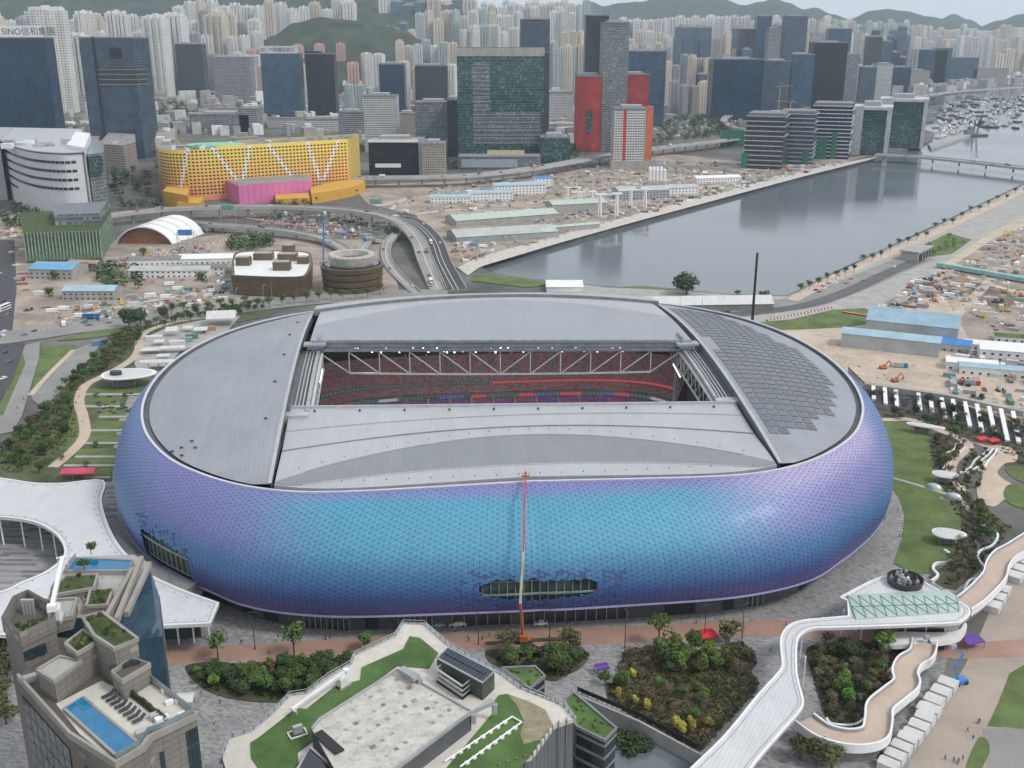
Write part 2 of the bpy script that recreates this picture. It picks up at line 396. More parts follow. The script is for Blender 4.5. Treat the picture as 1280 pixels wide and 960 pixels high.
M['paving'] = pave('stone_paving', [(.17, .17, .175), (.235, .235, .235), (.275, .27, .265), (.33, .325, .32)], .5, 1.1, .35)
M['paving2'] = pave('plank_paving', [(.12, .12, .125), (.2, .2, .205), (.3, .3, .3), (.24, .24, .245)], 1.6, 9.0, .03)
M['redpave'] = mat('red_path_surface', (.335, .205, .155), .85, var=.12, scale=.08, stain=(.30, .20, .16))
M['sandpath'] = mat('sand_path_surface', (.50, .40, .32), .85, var=.1, scale=.1, stain=(.42, .34, .28))
M['city'] = mat('city_ground', (.115, .112, .105), .9, var=.4, scale=.012, stain=(.07, .085, .045))
M['brownconc'] = mat('brown_concrete', (.34, .285, .24), .85, var=.13, scale=.05, stain=(.26, .24, .22))
M['road'] = mat('road_concrete', (.245, .24, .23), .85, var=.13, scale=.04, stain=(.2, .2, .2))
# land with the harbour channel cut out of it, and one sunken yard
shoreS = [(608,338),(640,345),(700,352),(760,358),(850,362),(920,368),(985,369),(1040,341),(1100,313),(1180,276),(1280,229)]
shoreN = [(600,332),(625,322),(700,303),(800,275),(900,248),(1000,221),(1095,197),(1165,176),(1168,166),(1140,157)]
LS = GP(shoreS); LN = GP(shoreN)
_dx = LS[-1][0]-LS[-2][0], LS[-1][1]-LS[-2][1]
far = [G(1172,150), G(1166,138), G(1150,128), G(1180,118), G(1280,107)]
land = [(-9000,-340), (9000,-340), (9000, 2250), (1480, 2250)]+LS[::-1]+LN+far+[(9000, 5200), (9000, 12800), (-9000, 12800)]
PIT = GP([(722,868),(800,903),(877,946),(850,1000),(770,1010),(738,960),(728,905)])
def poly_with_hole(b, outer, holes, z0, z1):
    bm = bmesh.new()
    for L in [outer]+holes:
        vs = [bm.verts.new((p[0], p[1], z1)) for p in L]
        for i in range(len(vs)): bm.edges.new((vs[i], vs[(i+1) % len(vs)]))
    bmesh.ops.triangle_fill(bm, use_beauty=True, edges=bm.edges[:], normal=(0, 0, 1)); bm.verts.index_update()
    b.add([tuple(v.co) for v in bm.verts], [tuple(v.index for v in f.verts) if f.normal.z > 0 else tuple(v.index for v in f.verts)[::-1] for f in bm.faces]); bm.free()
    for L in [outer]+holes:
        n = len(L); b.add([(p[0], p[1], z0) for p in L]+[(p[0], p[1], z1) for p in L], [(i, (i+1) % n, n+(i+1) % n, n+i) for i in range(n)])
b = MB(); poly_with_hole(b, land, [PIT], -8, 0); b.build('ground', M['city'], kind='structure')
b = MB(); b.sheet(PIT, -7.9); b.build('sunken_yard', M['paving'], kind='structure')
LAYER = [0.0]
def area(name, m, px, z=None, smooth=False, pts=None, **kw):
    LAYER[0] += .004 if LAYER[0] > .25 else .02
    z = z if z is not None else .02+LAYER[0]
    P = pts or GP(px)
    if smooth: P = smooth_path(P, 5, True)
    b = MB(); b.prism(P, z-.05, z); return b.build(name, m, kind='structure', **kw)
def path(name, m, px, w, z=None, k=6, **kw):
    LAYER[0] += .004 if LAYER[0] > .25 else .02
    P = smooth_path(GP(px), k); b = MB(); b.ribbon(P, w, .05, z if z is not None else .02+LAYER[0]); return b.build(name, m, kind='structure', **kw)
PLZ = GP([(-250,1100),(-200,640),(60,600),(130,520),(140,480),(1120,515),(1135,560),(1190,640),(1230,720),(1190,800),(1150,960),(1130,1100)])
b = MB(); poly_with_hole(b, PLZ, [PIT], .0, .03); b.build('plaza', M['paving'], kind='structure')
area('plank_plaza', M['paving2'], [(-80,770),(-80,640),(0,632),(145,600),(148,660),(160,700),(60,740)])
area('red_path', M['redpave'], [(190,810),(260,808),(302,806),(377,802),(485,795),(553,793),(717,784),(800,783),(864,778),(989,775),(1080,778),(1150,795),(1225,802),(1290,799),(1290,821),(1231,823),(1150,822),(1060,800),(977,796),(927,797),(860,800),(808,803),(760,805),(726,806),(642,811),(575,812),(447,820),(382,821),(347,824),(260,826),(190,834)])
area('concrete_yard', M['brownconc'], [(1110,1010),(1150,930),(1180,880),(1215,815),(1235,770),(1262,716),(1300,650),(1500,650),(1500,1010)])
area('red_path', M['redpave'], [(1195,804),(1290,799),(1290,821),(1190,824)])
area('lawn', M['grass'], [(1302,818),(1262,842),(1247,880),(1234,908),(1255,910),(1302,913)])
area('skate_area', M['road'], [(1228,912),(1255,909),(1300,914),(1300,990),(1222,990),(1236,948)])
area('lawn', M['grass'], [(1205,968),(1222,924),(1234,926),(1237,940),(1230,955),(1222,970)], smooth=True)
area('lawn', M['grass'], [(1100,526),(1140,528),(1165,548),(1180,556),(1166,575),(1167,590),(1182,597),(1186,612),(1175,622),(1115,598),(1090,570)])
area('lawn', M['grass'], [(1105,596),(1160,615),(1200,637),(1203,655),(1195,668),(1192,690),(1180,703),(1168,718),(1140,718),(1117,705),(1128,672),(1131,645),(1124,622),(1112,606)])
area('planting_bed', M['soil'], [(1162,548),(1185,541),(1204,553),(1198,570),(1188,585),(1195,602),(1212,620),(1250,650),(1262,660),(1240,690),(1225,712),(1195,738),(1180,735),(1160,722),(1190,700),(1203,655),(1190,612),(1168,592),(1168,574)])
area('planting_bed', M['soil'], [(1085,488),(1180,500),(1300,530),(1300,600),(1262,590),(1240,556),(1180,540),(1140,524),(1100,522)])
area('winding_plaza', M['sandpath'], [(1213,553),(1250,556),(1270,565),(1270,577),(1256,580),(1247,592),(1260,603),(1278,612),(1300,625),(1300,645),(1262,624),(1242,634),(1224,625),(1221,607),(1228,598),(1222,581),(1240,573),(1247,566),(1232,560)], smooth=True)
area('lawn', M['grass'], [(1256,586),(1275,584),(1292,596),(1292,607),(1270,600)], smooth=True)
area('lawn', M['grass'], [(1262,606),(1290,612),(1290,635),(1266,632),(1254,620)], smooth=True)
path('winding_path', M['sandpath'], [(1096,525),(1117,525),(1137,525),(1160,533),(1183,542),(1204,551),(1211,559),(1199,570),(1189,583),(1192,599),(1205,614)], 4.2)
path('hedge_path', M['conc'], [(1112,597),(1140,605),(1170,614),(1200,626),(1220,648),(1240,668)], 2.0)
# beds in front of the stadium
bed = [(775,832),(781,817),(797,811),(822,807),(854,805),(870,813),(897,816),(906,806),(927,804),(941,814),(946,827),(939,840),(948,854),(945,864),(872,942),(760,877),(757,862),(778,842)]
area('planting_bed', M['soil'], bed)
area('planting_bed', M['soil'], [(607,815),(640,812),(690,816),(722,814),(737,818),(728,834),(706,846),(690,852),(655,842),(622,838)], smooth=True)
area('planting_bed', M['soil'], [(232,835),(262,828),(290,830),(330,842),(345,826),(378,823),(395,838),(420,822),(442,826),(440,850),(400,868),(360,878),(300,876),(255,862)], smooth=True)
area('play_surface', M['orange'], [(292,830),(320,828),(345,825),(343,838),(325,844),(302,842)])
for pts in ([(607,803),(650,800),(703,797),(703,801),(650,804),(607,807)], [(607,813),(650,812),(722,809),(722,813),(650,817),(607,818)]): area('lawn', M['soil'], pts)
area('planting_bed', M['soil'], [(1009,811),(1055,804),(1115,806),(1137,812),(1137,823),(1108,840),(1120,858),(1108,872),(1085,881),(1082,902),(1067,910),(1036,905),(1018,852)], smooth=True)
area('lawn', M['grass'], [(1138,822),(1160,822),(1160,836),(1135,845),(1133,870),(1105,885),(1098,925),(1075,930),(1040,915),(1068,911),(1085,903),(1086,883),(1110,873),(1122,858),(1112,842)], smooth=True)
# park left of the stadium
area('park_ground', mat('park_ground', (.075, .095, .04), .95, var=.35, scale=.05, stain=(.12, .1, .06)), [(-40,600),(20,545),(70,497),(110,455),(150,418),(200,402),(260,388),(340,378),(340,396),(270,408),(215,425),(190,450),(168,480),(150,520),(142,560),(140,602),(-40,604)])
area('lawn', M['grass'], [(80,505),(100,500),(102,520),(104,545),(90,560),(60,560),(68,530)], smooth=True)
for x0, x1, y0, y1 in ((108,152,498,507),(110,165,486,492),(128,160,511,520),(112,158,528,537),(110,152,545,553),(98,148,562,570),(84,146,574,581),(110,140,587,596),(160,185,462,492),(180,200,420,430)):
    area('lawn', M['grass'], [(x0,y0),(x1,y0-1),(x1-2,y1),(x0-4,y1)])
    area('terrace_edge', M['conc'], [(x0-4,y1+.3),(x1-2,y1+.3),(x1-2,y1+2.6),(x0-5,y1+3)])
area('event_plaza', M['conc'], [(176,425),(215,408),(270,398),(300,396),(280,420),(225,440),(200,470),(175,470),(168,455)])
path('winding_path', M['sandpath'], [(262,396),(230,401),(195,410),(176,421),(173,439),(162,452),(135,468),(108,482),(99,501),(104,522),(106,544),(92,563),(66,585)], 5.0)
area('promenade', M['road'], [(28,433),(50,428),(49,449),(27,522),(16,540),(-10,546),(-10,523),(16,487)])
area('promenade', M['road'], [(108,432),(127,429),(119,441),(89,476),(54,512),(41,501),(38,493),(62,468),(92,438)])
area('lawn', M['grass'], [(54,433),(95,432),(89,444),(54,482),(41,493),(41,479)])
area('lawn', M['grass'], [(70,427),(110,415),(150,411),(148,418),(110,424)])
area('lawn', M['grass'], [(28,440),(32,455),(4,520),(-6,520),(12,480)])
path('red_path_edge', M['sandpath'], [(92,438),(62,468),(38,495)], 3.0)
# roads and sites behind the stadium
area('works_ground', M['site'], [(-60,290),(40,262),(140,300),(230,300),(300,290),(380,300),(480,300),(500,366),(440,372),(330,380),(200,395),(60,420),(-60,440)])
area('asphalt_road', M['asphd'], [(-40,300),(18,300),(21,360),(15,420),(32,430),(16,478),(-40,560)])
path('cross_road', M['road'], [(-40,428),(40,418),(100,409),(160,402),(250,391),(330,381),(400,374),(480,370),(560,368)], 30)
area('works_ground', M['site'], [(440,232),(600,226),(700,213),(830,192),(935,203),(960,207),(1090,194),(1000,219),(900,246),(800,273),(700,301),(640,318),(610,330),(585,342),(560,330),(520,270),(460,256)])
area('lawn', M['grass'], [(592,343),(640,347),(700,356),(660,360),(590,352)])
area('promenade', mat('promenade_slab', (.5, .47, .42), .85), [(585,345),(600,334),(640,322),(700,304),(800,276),(900,249),(1000,222),(1092,199),(1096,196),(1000,214),(900,241),(800,267),(700,294),(630,313),(592,325),(572,335)])
area('lawn', M['grass'], [(760,361),(800,358),(850,362),(840,370),(770,370)])
area('shore_ground', M['conc'], [(700,353),(760,360),(850,364),(920,370),(985,371),(1040,344),(1100,316),(1180,279),(1300,222),(1300,330),(1150,390),(1000,440),(700,440)])
area('sandy_yard', M['sand'], [(960,415),(1060,408),(1110,395),(1180,330),(1240,290),(1300,262),(1300,540),(1180,500),(1090,488),(1040,440)])
path('highway', M['road'], [(760,412),(850,400),(940,388),(1000,378),(1060,360),(1110,338),(1150,322)], 26)
path('highway', M['asph'], [(900,396),(1000,384),(1060,365),(1110,342),(1150,325)], 12)
path('quay_path', M['sandpath'], [(990,376),(1050,345),(1110,318),(1180,286),(1290,234)], 9)
area('lawn', M['grass'], [(944,404),(990,400),(1040,388),(1080,386),(1100,394),(1095,404),(1060,410),(1000,413),(950,414)])
area('lawn', M['grass'], [(1140,312),(1165,302),(1185,292),(1215,300),(1190,318),(1160,322)])
area('works_ground', M['site'], [(1195,330),(1240,300),(1300,275),(1300,480),(1220,440),(1180,370)])
area('earth_patch', mat('bare_earth', (.3, .19, .12), .95, var=.25, scale=.05), [(1180,345),(1215,325),(1235,335),(1200,362)])
area('earth_patch', mat('dark_earth', (.16, .12, .09), .95, var=.3, scale=.06), [(1205,365),(1235,352),(1275,375),(1250,392)])
for x0, y0, x1, y1, m in ((1000,430,1060,470,'sand'), (95,150,190,175,'grass'), (820,120,860,135,'grass')):
    area('open_ground', M[m], [(x0,y0),(x1,y0),(x1,y1),(x0,y1)])
# ---------------------------------------------------------------- stadium
SX, SY, SR = -3.0, 398.0, 0.10
_c, _s = cos(SR), sin(SR)
def S2W(x, y): return (SX+x*_c-y*_s, SY+x*_s+y*_c)
def PX(X, Y, Z):
    d = Y*cos(CP)+(CH-Z)*sin(CP); v = Y*sin(CP)-(CH-Z)*cos(CP)
    return 640+CF*X/d, 480-CF*v/d
def tab(T, x):
    for i in range(len(T)-1):
        if T[i][0] <= x <= T[i+1][0]:
            P = [T[max(i-1, 0)], T[i], T[i+1], T[min(i+2, len(T)-1)]]; h = P[2][0]-P[1][0]; t = (x-P[1][0])/h
            m1 = (P[2][1]-P[0][1])/((P[2][0]-P[0][0]) or 1)*h; m2 = (P[3][1]-P[1][1])/((P[3][0]-P[1][0]) or 1)*h
            return (2*t**3-3*t*t+1)*P[1][1]+(t**3-2*t*t+t)*m1+(3*t*t-2*t**3)*P[2][1]+(t**3-t*t)*m2
    return T[-1][1]
RT = [(0,138.5),(10,138.4),(18,138),(23,137.3),(30,135.8),(36,133.2),(44,128.5),(52,121.5),(61,111.2),(68,104.5),(75,99.8),(82,96.8),(90,95.2)]
LT = [(0,10),(32,10.4),(43,12.4),(50,16.8),(60,21.5),(66,22.6),(75,22.8),(90,23.8)]
def fold(a):
    a = math.degrees(a) % 360
    if a > 180: a = 360-a
    return 180-a if a > 90 else a
def rimr(a): return tab(RT, fold(a))
def lipo(a): return tab(LT, fold(a))+1.3*max(0.0, cos(a))**.5 if cos(a) > 0 else tab(LT, fold(a))
def zrim(y): return 45.5+4.5*y/95
def zin(y): return 55-14*abs((25-y)/121)**1.75 if y < 25 else 55-4.5*((y-25)/67)**2
def fac(a, v):
    L = lipo(a); r = rimr(a); zr = zrim(r*sin(a))
    P = ((L, 9.0), (L+5.4, 19.5), (L*.62+3, zr-4.5), (0, zr)); t = v
    B = ((1-t)**3, 3*t*(1-t)**2, 3*t*t*(1-t), t**3)
    o = sum(b*p[0] for b, p in zip(B, P)); z = sum(b*p[1] for b, p in zip(B, P))
    return ((r+o)*cos(a), (r+o)*sin(a), z)
stad = empty('stadium', (SX, SY, 0), SR, 'huge rounded stadium with pearly blue and violet triangular cladding and an open grey roof', 'stadium')
# columns equally spaced along the waist
NC, NR = 500, 27
_fine = [2*pi*i/3600 for i in range(3601)]; _acc = [0.0]
_pp = [fac(a, .35) for a in _fine]
for i in range(3600): _acc.append(_acc[-1]+math.dist(_pp[i], _pp[i+1]))
COLA = []; k = 0
for i in range(NC):
    d = _acc[-1]*i/NC
    while _acc[k+1] < d: k += 1
    COLA.append(_fine[k]+(_fine[k+1]-_fine[k])*(d-_acc[k])/(_acc[k+1]-_acc[k]))
VV = [j/(NR*2) for j in range(NR*2+1)]           # half rows; even columns use even entries, odd columns odd ones (+ the two ends)
def vlist(i): return VV[0::2] if i % 2 == 0 else [VV[0]]+VV[1::2]+[VV[-1]]
def lerp3(a, b, t): return tuple(x+(y-x)*t for x, y in zip(a, b))
def sstep(a, b, x):
    t = max(0.0, min(1.0, (x-a)/(b-a))); return t*t*(3-2*t)
CY, LAV, BLU, PUR, NAV, PNK, STB = (.085,.31,.45), (.195,.205,.43), (.058,.165,.345), (.105,.095,.26), (.058,.095,.26), (.42,.375,.56), (.125,.22,.41)
def clad(x, y, v, rn):
    "pearl coating: its viewing-angle sheen fixed into panel colours, cyan in the middle of the front, violet to the shoulders, painted pink-white highlight top right"
    u = x/138 if y < 0 else (1.6 if x > 0 else -1.6)
    w = v+.03*sin(x*.035+1.3)+rn*.012
    c = lerp3(PUR, NAV, sstep(.03, .16, w)); c = lerp3(c, BLU, sstep(.14, .34, w))
    cyb = lerp3(BLU, CY, sstep(.30, .56, w)); cyb = lerp3(cyb, LAV, sstep(.84, .99, w))
    vio = lerp3(BLU, LAV, sstep(.28, .62, w))
    mid = sstep(-.72, -.42, u)*(1-sstep(.28, .66, u))
    t = lerp3(vio, cyb, mid)
    pk = sstep(.34, .62, u)*(1-sstep(.88, .99, u))*sstep(.62, .92, w); t = lerp3(t, PNK, pk*.85)  # highlight on the right shoulder, painted into the panel colour
    c = lerp3(c, t, sstep(.24, .36, w))
    c = lerp3(c, STB, max(1-sstep(-1.0, -.84, u), sstep(.86, 1.0, u))*sstep(.1, .4, w)*.8)
    k = 1+rn*.05
    return tuple(min(1, q*k) for q in c)
HOLES = [[(597,737),(603,731),(612,727),(640,725),(655,727),(668,724),(690,726),(712,724),(735,723),(743,726),(746,735),(741,741),(715,747),(680,749),(640,750),(605,746)],
         [(174,660),(183,664),(234,698),(241,722),(237,730),(225,722),(205,709),(184,692)]]
NEARH = [[(570,716),(780,712),(780,760),(570,762)], [(168,640),(190,645),(236,678),(252,725),(242,738),(228,700),(180,668)]]
def inset(t, d, lift, n):
    c = sum(t, Vector())/3; out = []
    r = (t[1]-t[0]).cross(t[2]-t[0]).length/max(1e-6, sum((t[i]-t[(i+1) % 3]).length for i in range(3)))
    f = max(.3, 1-d/r)
    return [c+(p-c)*f+n*lift for p in t]
rnd = random.Random(3); tris = []
for i in range(NC):
    j = (i+1) % NC; a0, a1 = COLA[i], COLA[j] if j else 2*pi
    L = [(v, Vector(fac(a0, v))) for v in vlist(i)]; R = [(v, Vector(fac(a1, v))) for v in vlist(j)]
    p = q = 0
    while p < len(L)-1 or q < len(R)-1:
        if q >= len(R)-1 or (p < len(L)-1 and L[p+1][0] <= R[q+1][0]-1e-9) or (p < len(L)-1 and abs(L[p+1][0]-R[q+1][0]) < 1e-9 and i % 2): tr = (L[p], R[q], L[p+1]); p += 1
        else: tr = (L[p], R[q], R[q+1]); q += 1
        tris.append(tr)
shell = MB(); items = []
for tr in tris:
    t = [x[1] for x in tr]; n = (t[1]-t[0]).cross(t[2]-t[0])
    if n.length < 1e-4: continue
    n.normalize(); c = sum(t, Vector())/3
    wx, wy = S2W(c.x, c.y); px = PX(wx, wy, c.z)
    front = c.y < 20
    hole = front and any(inside(px, h) for h in HOLES)
    if hole: continue
    shell.add([tuple(p-n*.12) for p in t], [(0, 1, 2)])
    near = front and any(inside(px, h) for h in NEARH)
    rn = rnd.uniform(-1, 1)
    if near and rnd.random() < .05: continue
    col = clad(c.x, c.y, (tr[0][0]+tr[1][0]+tr[2][0])/3, rn)
    d = .042 if not (near and rnd.random() < .25) else .28
    e = inset(t, d, .10, n); e = [p+n*rnd.uniform(-.022, .022) for p in e]; f = [p-n*.2 for p in e]
    area = n.y < -.2 and abs(c.x) < 118 and .1 < tr[0][0] < .9
    dist = (Vector((wx, wy, c.z))-Vector((0, 0, CH)))
    items.append((-(n.length*(-n.dot(Vector((_c*dist.x+_s*dist.y, -_s*dist.x+_c*dist.y, dist.z)).normalized())))*(t[1]-t[0]).cross(t[2]-t[0]).length/dist.length**2, e, f, col))
items.sort(key=lambda x: x[0])
M['clad'] = attr_mat('pearl_cladding', rough=.55, metal=.1, coat=.06)
def colour_mesh(me, cols):
    at = me.color_attributes.new('Col', 'FLOAT_COLOR', 'CORNER'); buf = []
    for p, c in zip(me.polygons, cols): buf += [c[0], c[1], c[2], 1.0]*p.loop_total
    at.data.foreach_set('color', buf)
rest = MB(); rc = []
for k, (_, e, f, col) in enumerate(items):
    vs = [tuple(p) for p in e]+[tuple(p) for p in f]; fs = [(0, 1, 2), (0, 3, 4, 1), (1, 4, 5, 2), (2, 5, 3, 0)]
    if k < 300:
        b = MB(); b.add(vs, fs); o = b.build('cladding_panel', M['clad'], stad); colour_mesh(o.data, [col]*4)
    else: rest.add(vs, fs); rc += [col]*4
o = rest.build('cladding', M['clad'], stad, kind='stuff'); colour_mesh(o.data, rc)
shell.build('cladding_frame', mat('cladding_frame', (.05, .085, .21), .6), stad)
# edge trims
AN = [2*pi*i/360 for i in range(361)]
def ring(b, f, w, h, closed=True):
    rows = []
    for a in AN:
        x, y, z = f(a); cx, cy = cos(a), sin(a)
        rows.append([(x, y, z), (x+cx*w, y+cy*w, z), (x+cx*w, y+cy*w, z+h), (x, y, z+h)])
    b.loft(rows, True); return b
def at_r(off, z):
    def f(a):
        r = rimr(a)+off; return (r*cos(a), r*sin(a), z(a) if callable(z) else z)
    return f
zr_a = lambda a: zrim(rimr(a)*sin(a))
ring(MB(), at_r(-.55, lambda a: zr_a(a)-.25), .9, .55).build('roof_edge', mat('rim_paint', (.62, .62, .66), .4, .3, var=.06), stad)
b = MB(); rows = [[((rimr(a)+lipo(a)+.35)*cos(a), (rimr(a)+lipo(a)+.35)*sin(a), 9.3), ((rimr(a)+lipo(a)+.35)*cos(a), (rimr(a)+lipo(a)+.35)*sin(a), 8.6), ((rimr(a)+lipo(a)-.6)*cos(a), (rimr(a)+lipo(a)-.6)*sin(a), 8.5), ((rimr(a)+lipo(a)-.6)*cos(a), (rimr(a)+lipo(a)-.6)*sin(a), 9.1)] for a in AN]
b.loft(rows, True, True).build('lower_edge', mat('lip_paint', (.42, .42, .70), .35, .2, var=.06), stad)
b = MB(); rows = [[((rimr(a)+lipo(a)-.6)*cos(a), (rimr(a)+lipo(a)-.6)*sin(a), 8.6), ((rimr(a)+lipo(a)-8)*cos(a), (rimr(a)+lipo(a)-8)*sin(a), 8.3)] for a in AN]
b.loft(rows).build('soffit', M['dark'], stad)
# gutter between rim and roof sheets
b = MB(); rows = [[((rimr(a)-.5)*cos(a), (rimr(a)-.5)*sin(a), zr_a(a)-.2), ((rimr(a)-.6)*cos(a), (rimr(a)-.6)*sin(a), zr_a(a)-1.0), ((rimr(a)-3.0)*cos(a), (rimr(a)-3.0)*sin(a), zr_a(a)-1.0)] for a in AN]
b.loft(rows).build('gutter', mat('gutter', (.09, .1, .11), .6), stad)
# plinth: wall, glazed doors, recesses
def plr(a, d=0.0): return rimr(a)+lipo(a)-7.2+d
b = MB(); rows = [[(plr(a)*cos(a), plr(a)*sin(a), 0), (plr(a)*cos(a), plr(a)*sin(a), 8.6)] for a in AN]
b.loft(rows).build('plinth_wall', ribbed('plinth_cladding', (.10, .105, .112), pitch=1.2, axis=0, rough=.6, metal=.1, var=.2, seam=.3), stad)
door_me = {}
def plinth_panel(a, w, z0, z1, m, name, frames=0):
    b = MB(); b.box(-w/2, -.25, z0, w/2, .2, z1)
    o = b.build(name, m, stad, (plr(a)*cos(a), plr(a)*sin(a), 0)); o.rotation_euler = (0, 0, atan2(-1, 0)+0)
    t = Vector((plr(a+.01)*cos(a+.01)-plr(a-.01)*cos(a-.01), plr(a+.01)*sin(a+.01)-plr(a-.01)*sin(a-.01), 0))
    o.rotation_euler = (0, 0, atan2(t.y, t.x))
    if frames:
        f = MB()
        for q in range(frames+1): x = -w/2+w*q/frames; f.box(x-.12, -.42, z0, x+.12, -.26, z1)
        f.box(-w/2, -.4, z1-.25, w/2, -.27, z1); f.build('mullions', M['grey'], o)
    return o
for px0, px1, kind in [(455,470,0),(500,540,1),(570,640,2),(655,780,2),(835,872,0),(902,915,0),(931,953,1),(998,1010,0),(1026,1034,0),(330,350,0),(385,440,1),(300,318,0)]:
    best = min(AN, key=lambda a: abs(PX(*S2W(plr(a)*cos(a), plr(a)*sin(a)), 4)[0]-(px0+px1)/2)+(1e5 if sin(a) > 0 else 0))
    X0, Y0 = S2W(plr(best)*cos(best), plr(best)*sin(best)); w = (px1-px0)/CF*hypot(Y0, CH)*1.02
    if kind == 2: plinth_panel(best, w, .2, 6.6, M['glassd'], 'glazed_front', max(3, int(w/3.2)))
    elif kind == 1: plinth_panel(best, w, .2, 4.6, M['glassd'], 'glazed_doors', max(2, int(w/1.7)))
    else: plinth_panel(best, w, .6, 4.2, M['black'], 'service_opening')
# glazing and floors behind the two openings in the cladding
for (a0, a1, v0, v1, m) in ((-1.72, -1.22, .04, .30, 10), (-2.75, -2.28, .05, .45, 10)):
    A = [a0+(a1-a0)*i/24 for i in range(25)]; g = MB(); fr = MB(); sb = MB()
    def q(a, v, d):
        x, y, z = fac(a, v); r = hypot(x, y); return (x*(1-d/r), y*(1-d/r), z)
    g.loft([[q(a, v0, 1.3), q(a, v1, 1.3)] for a in A]); g.build('recessed_glazing', glass('green_glazing', (.04, .072, .063)), stad)
    for i, a in enumerate(A):
        fr.bar(q(a, v0, 1.0), q(a, v1, 1.0), .28)
        if i: 
            for e in ((v0+v1)/2, v0+.02, v1-.02): fr.bar(q(A[i-1], e, 1.0), q(a, e, 1.0), .35 if e == (v0+v1)/2 else .2, .6 if e == (v0+v1)/2 else .2)
    fr.build('glazing_bars', mat('glazing_bar', (.22, .27, .25), .5), stad)
# ------------------------------------------------ roof
def rim_x(y, inset=2.6):
    lo, hi = 0.0, pi/2; 
    for _ in range(40):
        m = (lo+hi)/2
        if (rimr(m)-inset)*sin(m) < abs(y): lo = m
        else: hi = m
    return (rimr(lo)-inset)*cos(lo)
def rim_y(x, inset=2.6):
    lo, hi = 0.0, pi/2
    for _ in range(40):
        m = (lo+hi)/2
        if (rimr(m)-inset)*cos(m) > abs(x): lo = m
        else: hi = m
    return (rimr(lo)-inset)*sin(lo)
XE = 82.0
def zwing(x, y):
    xr = rim_x(y); s = max(0.0, min(1.0, (abs(x)-XE)/max(.5, xr-XE)))
    return zin(y)*(1-s**1.7)+(zrim(y)-.3)*s**1.7
M['roofw'] = ribbed('roof_sheet', (.325, .345, .375), pitch=1.5, axis=0, rough=.42, metal=.35, var=.10, seam=.10, cross=9.0, crossw=.02)
M['roofm'] = ribbed('roof_sheet_light', (.46, .475, .495), pitch=.75, axis=0, rough=.42, metal=.3, var=.07, seam=.16)
M['roofd'] = ribbed('roof_sheet_shaded', (.265, .28, .30), pitch=.75, axis=0, rough=.45, metal=.3, var=.07, seam=.22)  # darker grey stands in for the shading of the sloped band
M['rooff'] = ribbed('roof_sheet_pale', (.355, .375, .405), pitch=.6, axis=0, rough=.4, metal=.35, var=.06, seam=.05)
YE = rim_y(XE)-.02
for sgn, nm in ((-1, 'left'), (1, 'right')):
    rows = []
    for i in range(73):
        y = -YE+2*YE*i/72; xr = rim_x(y); row = []
        for k in range(21):
            x = XE+(max(xr, XE+.05)-XE)*k/20; row.append((sgn*x, y, zwing(x, y)))
        rows.append(row)
    b = MB(); b.loft(rows, flip=(sgn < 0)); w = b.build('roof_wing', M['roofw'], stad, smooth=True)
    b = MB(); ys = [-YE+2*YE*i/60 for i in range(61)]
    b.loft([[(sgn*XE, y, zin(y)+.02), (sgn*XE, y, zin(y)-3.6)] for y in ys]); b.build('wing_side_wall', mat('wing_wall', (.17, .18, .195), .5, .2), stad)
    b = MB(); b.loft([[(sgn*(XE-.25), y, zin(y)-.1), (sgn*(XE-.25), y, zin(y)+.28), (sgn*(XE+.9), y, zin(y)+.28), (sgn*(XE+.9), y, zin(y)-.1)] for y in ys], True)
    b.build('wing_coping', M['steel'], stad)
    if sgn < 0:   # roof hatches and anchors
        for (hx, hy) in [(-88, -50), (-88, -20), (-87.5, 8), (-88, 36), (-87, 60), (-112, -58), (-115, -61), (-110, -63), (-114, -66), (-118, -62)]:
            b = MB(); b.box(hx-.5, hy-.35, 0, hx+.5, hy+.35, .5); o = b.build('roof_hatch', M['dark'], stad); o.location = (0, 0, zwing(hx, hy)-.05)
# solar array, panel by panel
M['solar'] = mat('solar_cells', (.125, .138, .16), .35, .0, var=.12, scale=.4, spec=.6, rand=.12)
b = MB(); b.box(-1.66, -1.82, 0, 1.66, 1.82, .06); panel_me = b.mesh('solar_panel', M['solar'])
ysol = [-71+4.25*i for i in range(34)]
def sol_end(y):
    for lim, e in ((-69, 94), (-62, 104), (-54, 107.5), (-48, 114), (-37, 120), (-28, 123.5), (2, 125.5), (20, 125), (32, 120), (46, 116), (56, 110), (66, 106), (80, 96)):
        if y < lim: return e
    return 90
for i, y in enumerate(ysol):
    k = 0; x = XE+4.6+(3.6 if y > -2 and y < 16 else 0)
    while x < sol_end(y) and x < rim_x(y)-5:
        z = zwing(x, y); o = share('solar_panel', panel_me, stad, (x, y, z+.14))
        o.rotation_euler = (math.atan((zwing(x, y+1)-zwing(x, y-1))/2), -math.atan((zwing(x+1, y)-zwing(x-1, y))/2), 0)
        x += 3.85
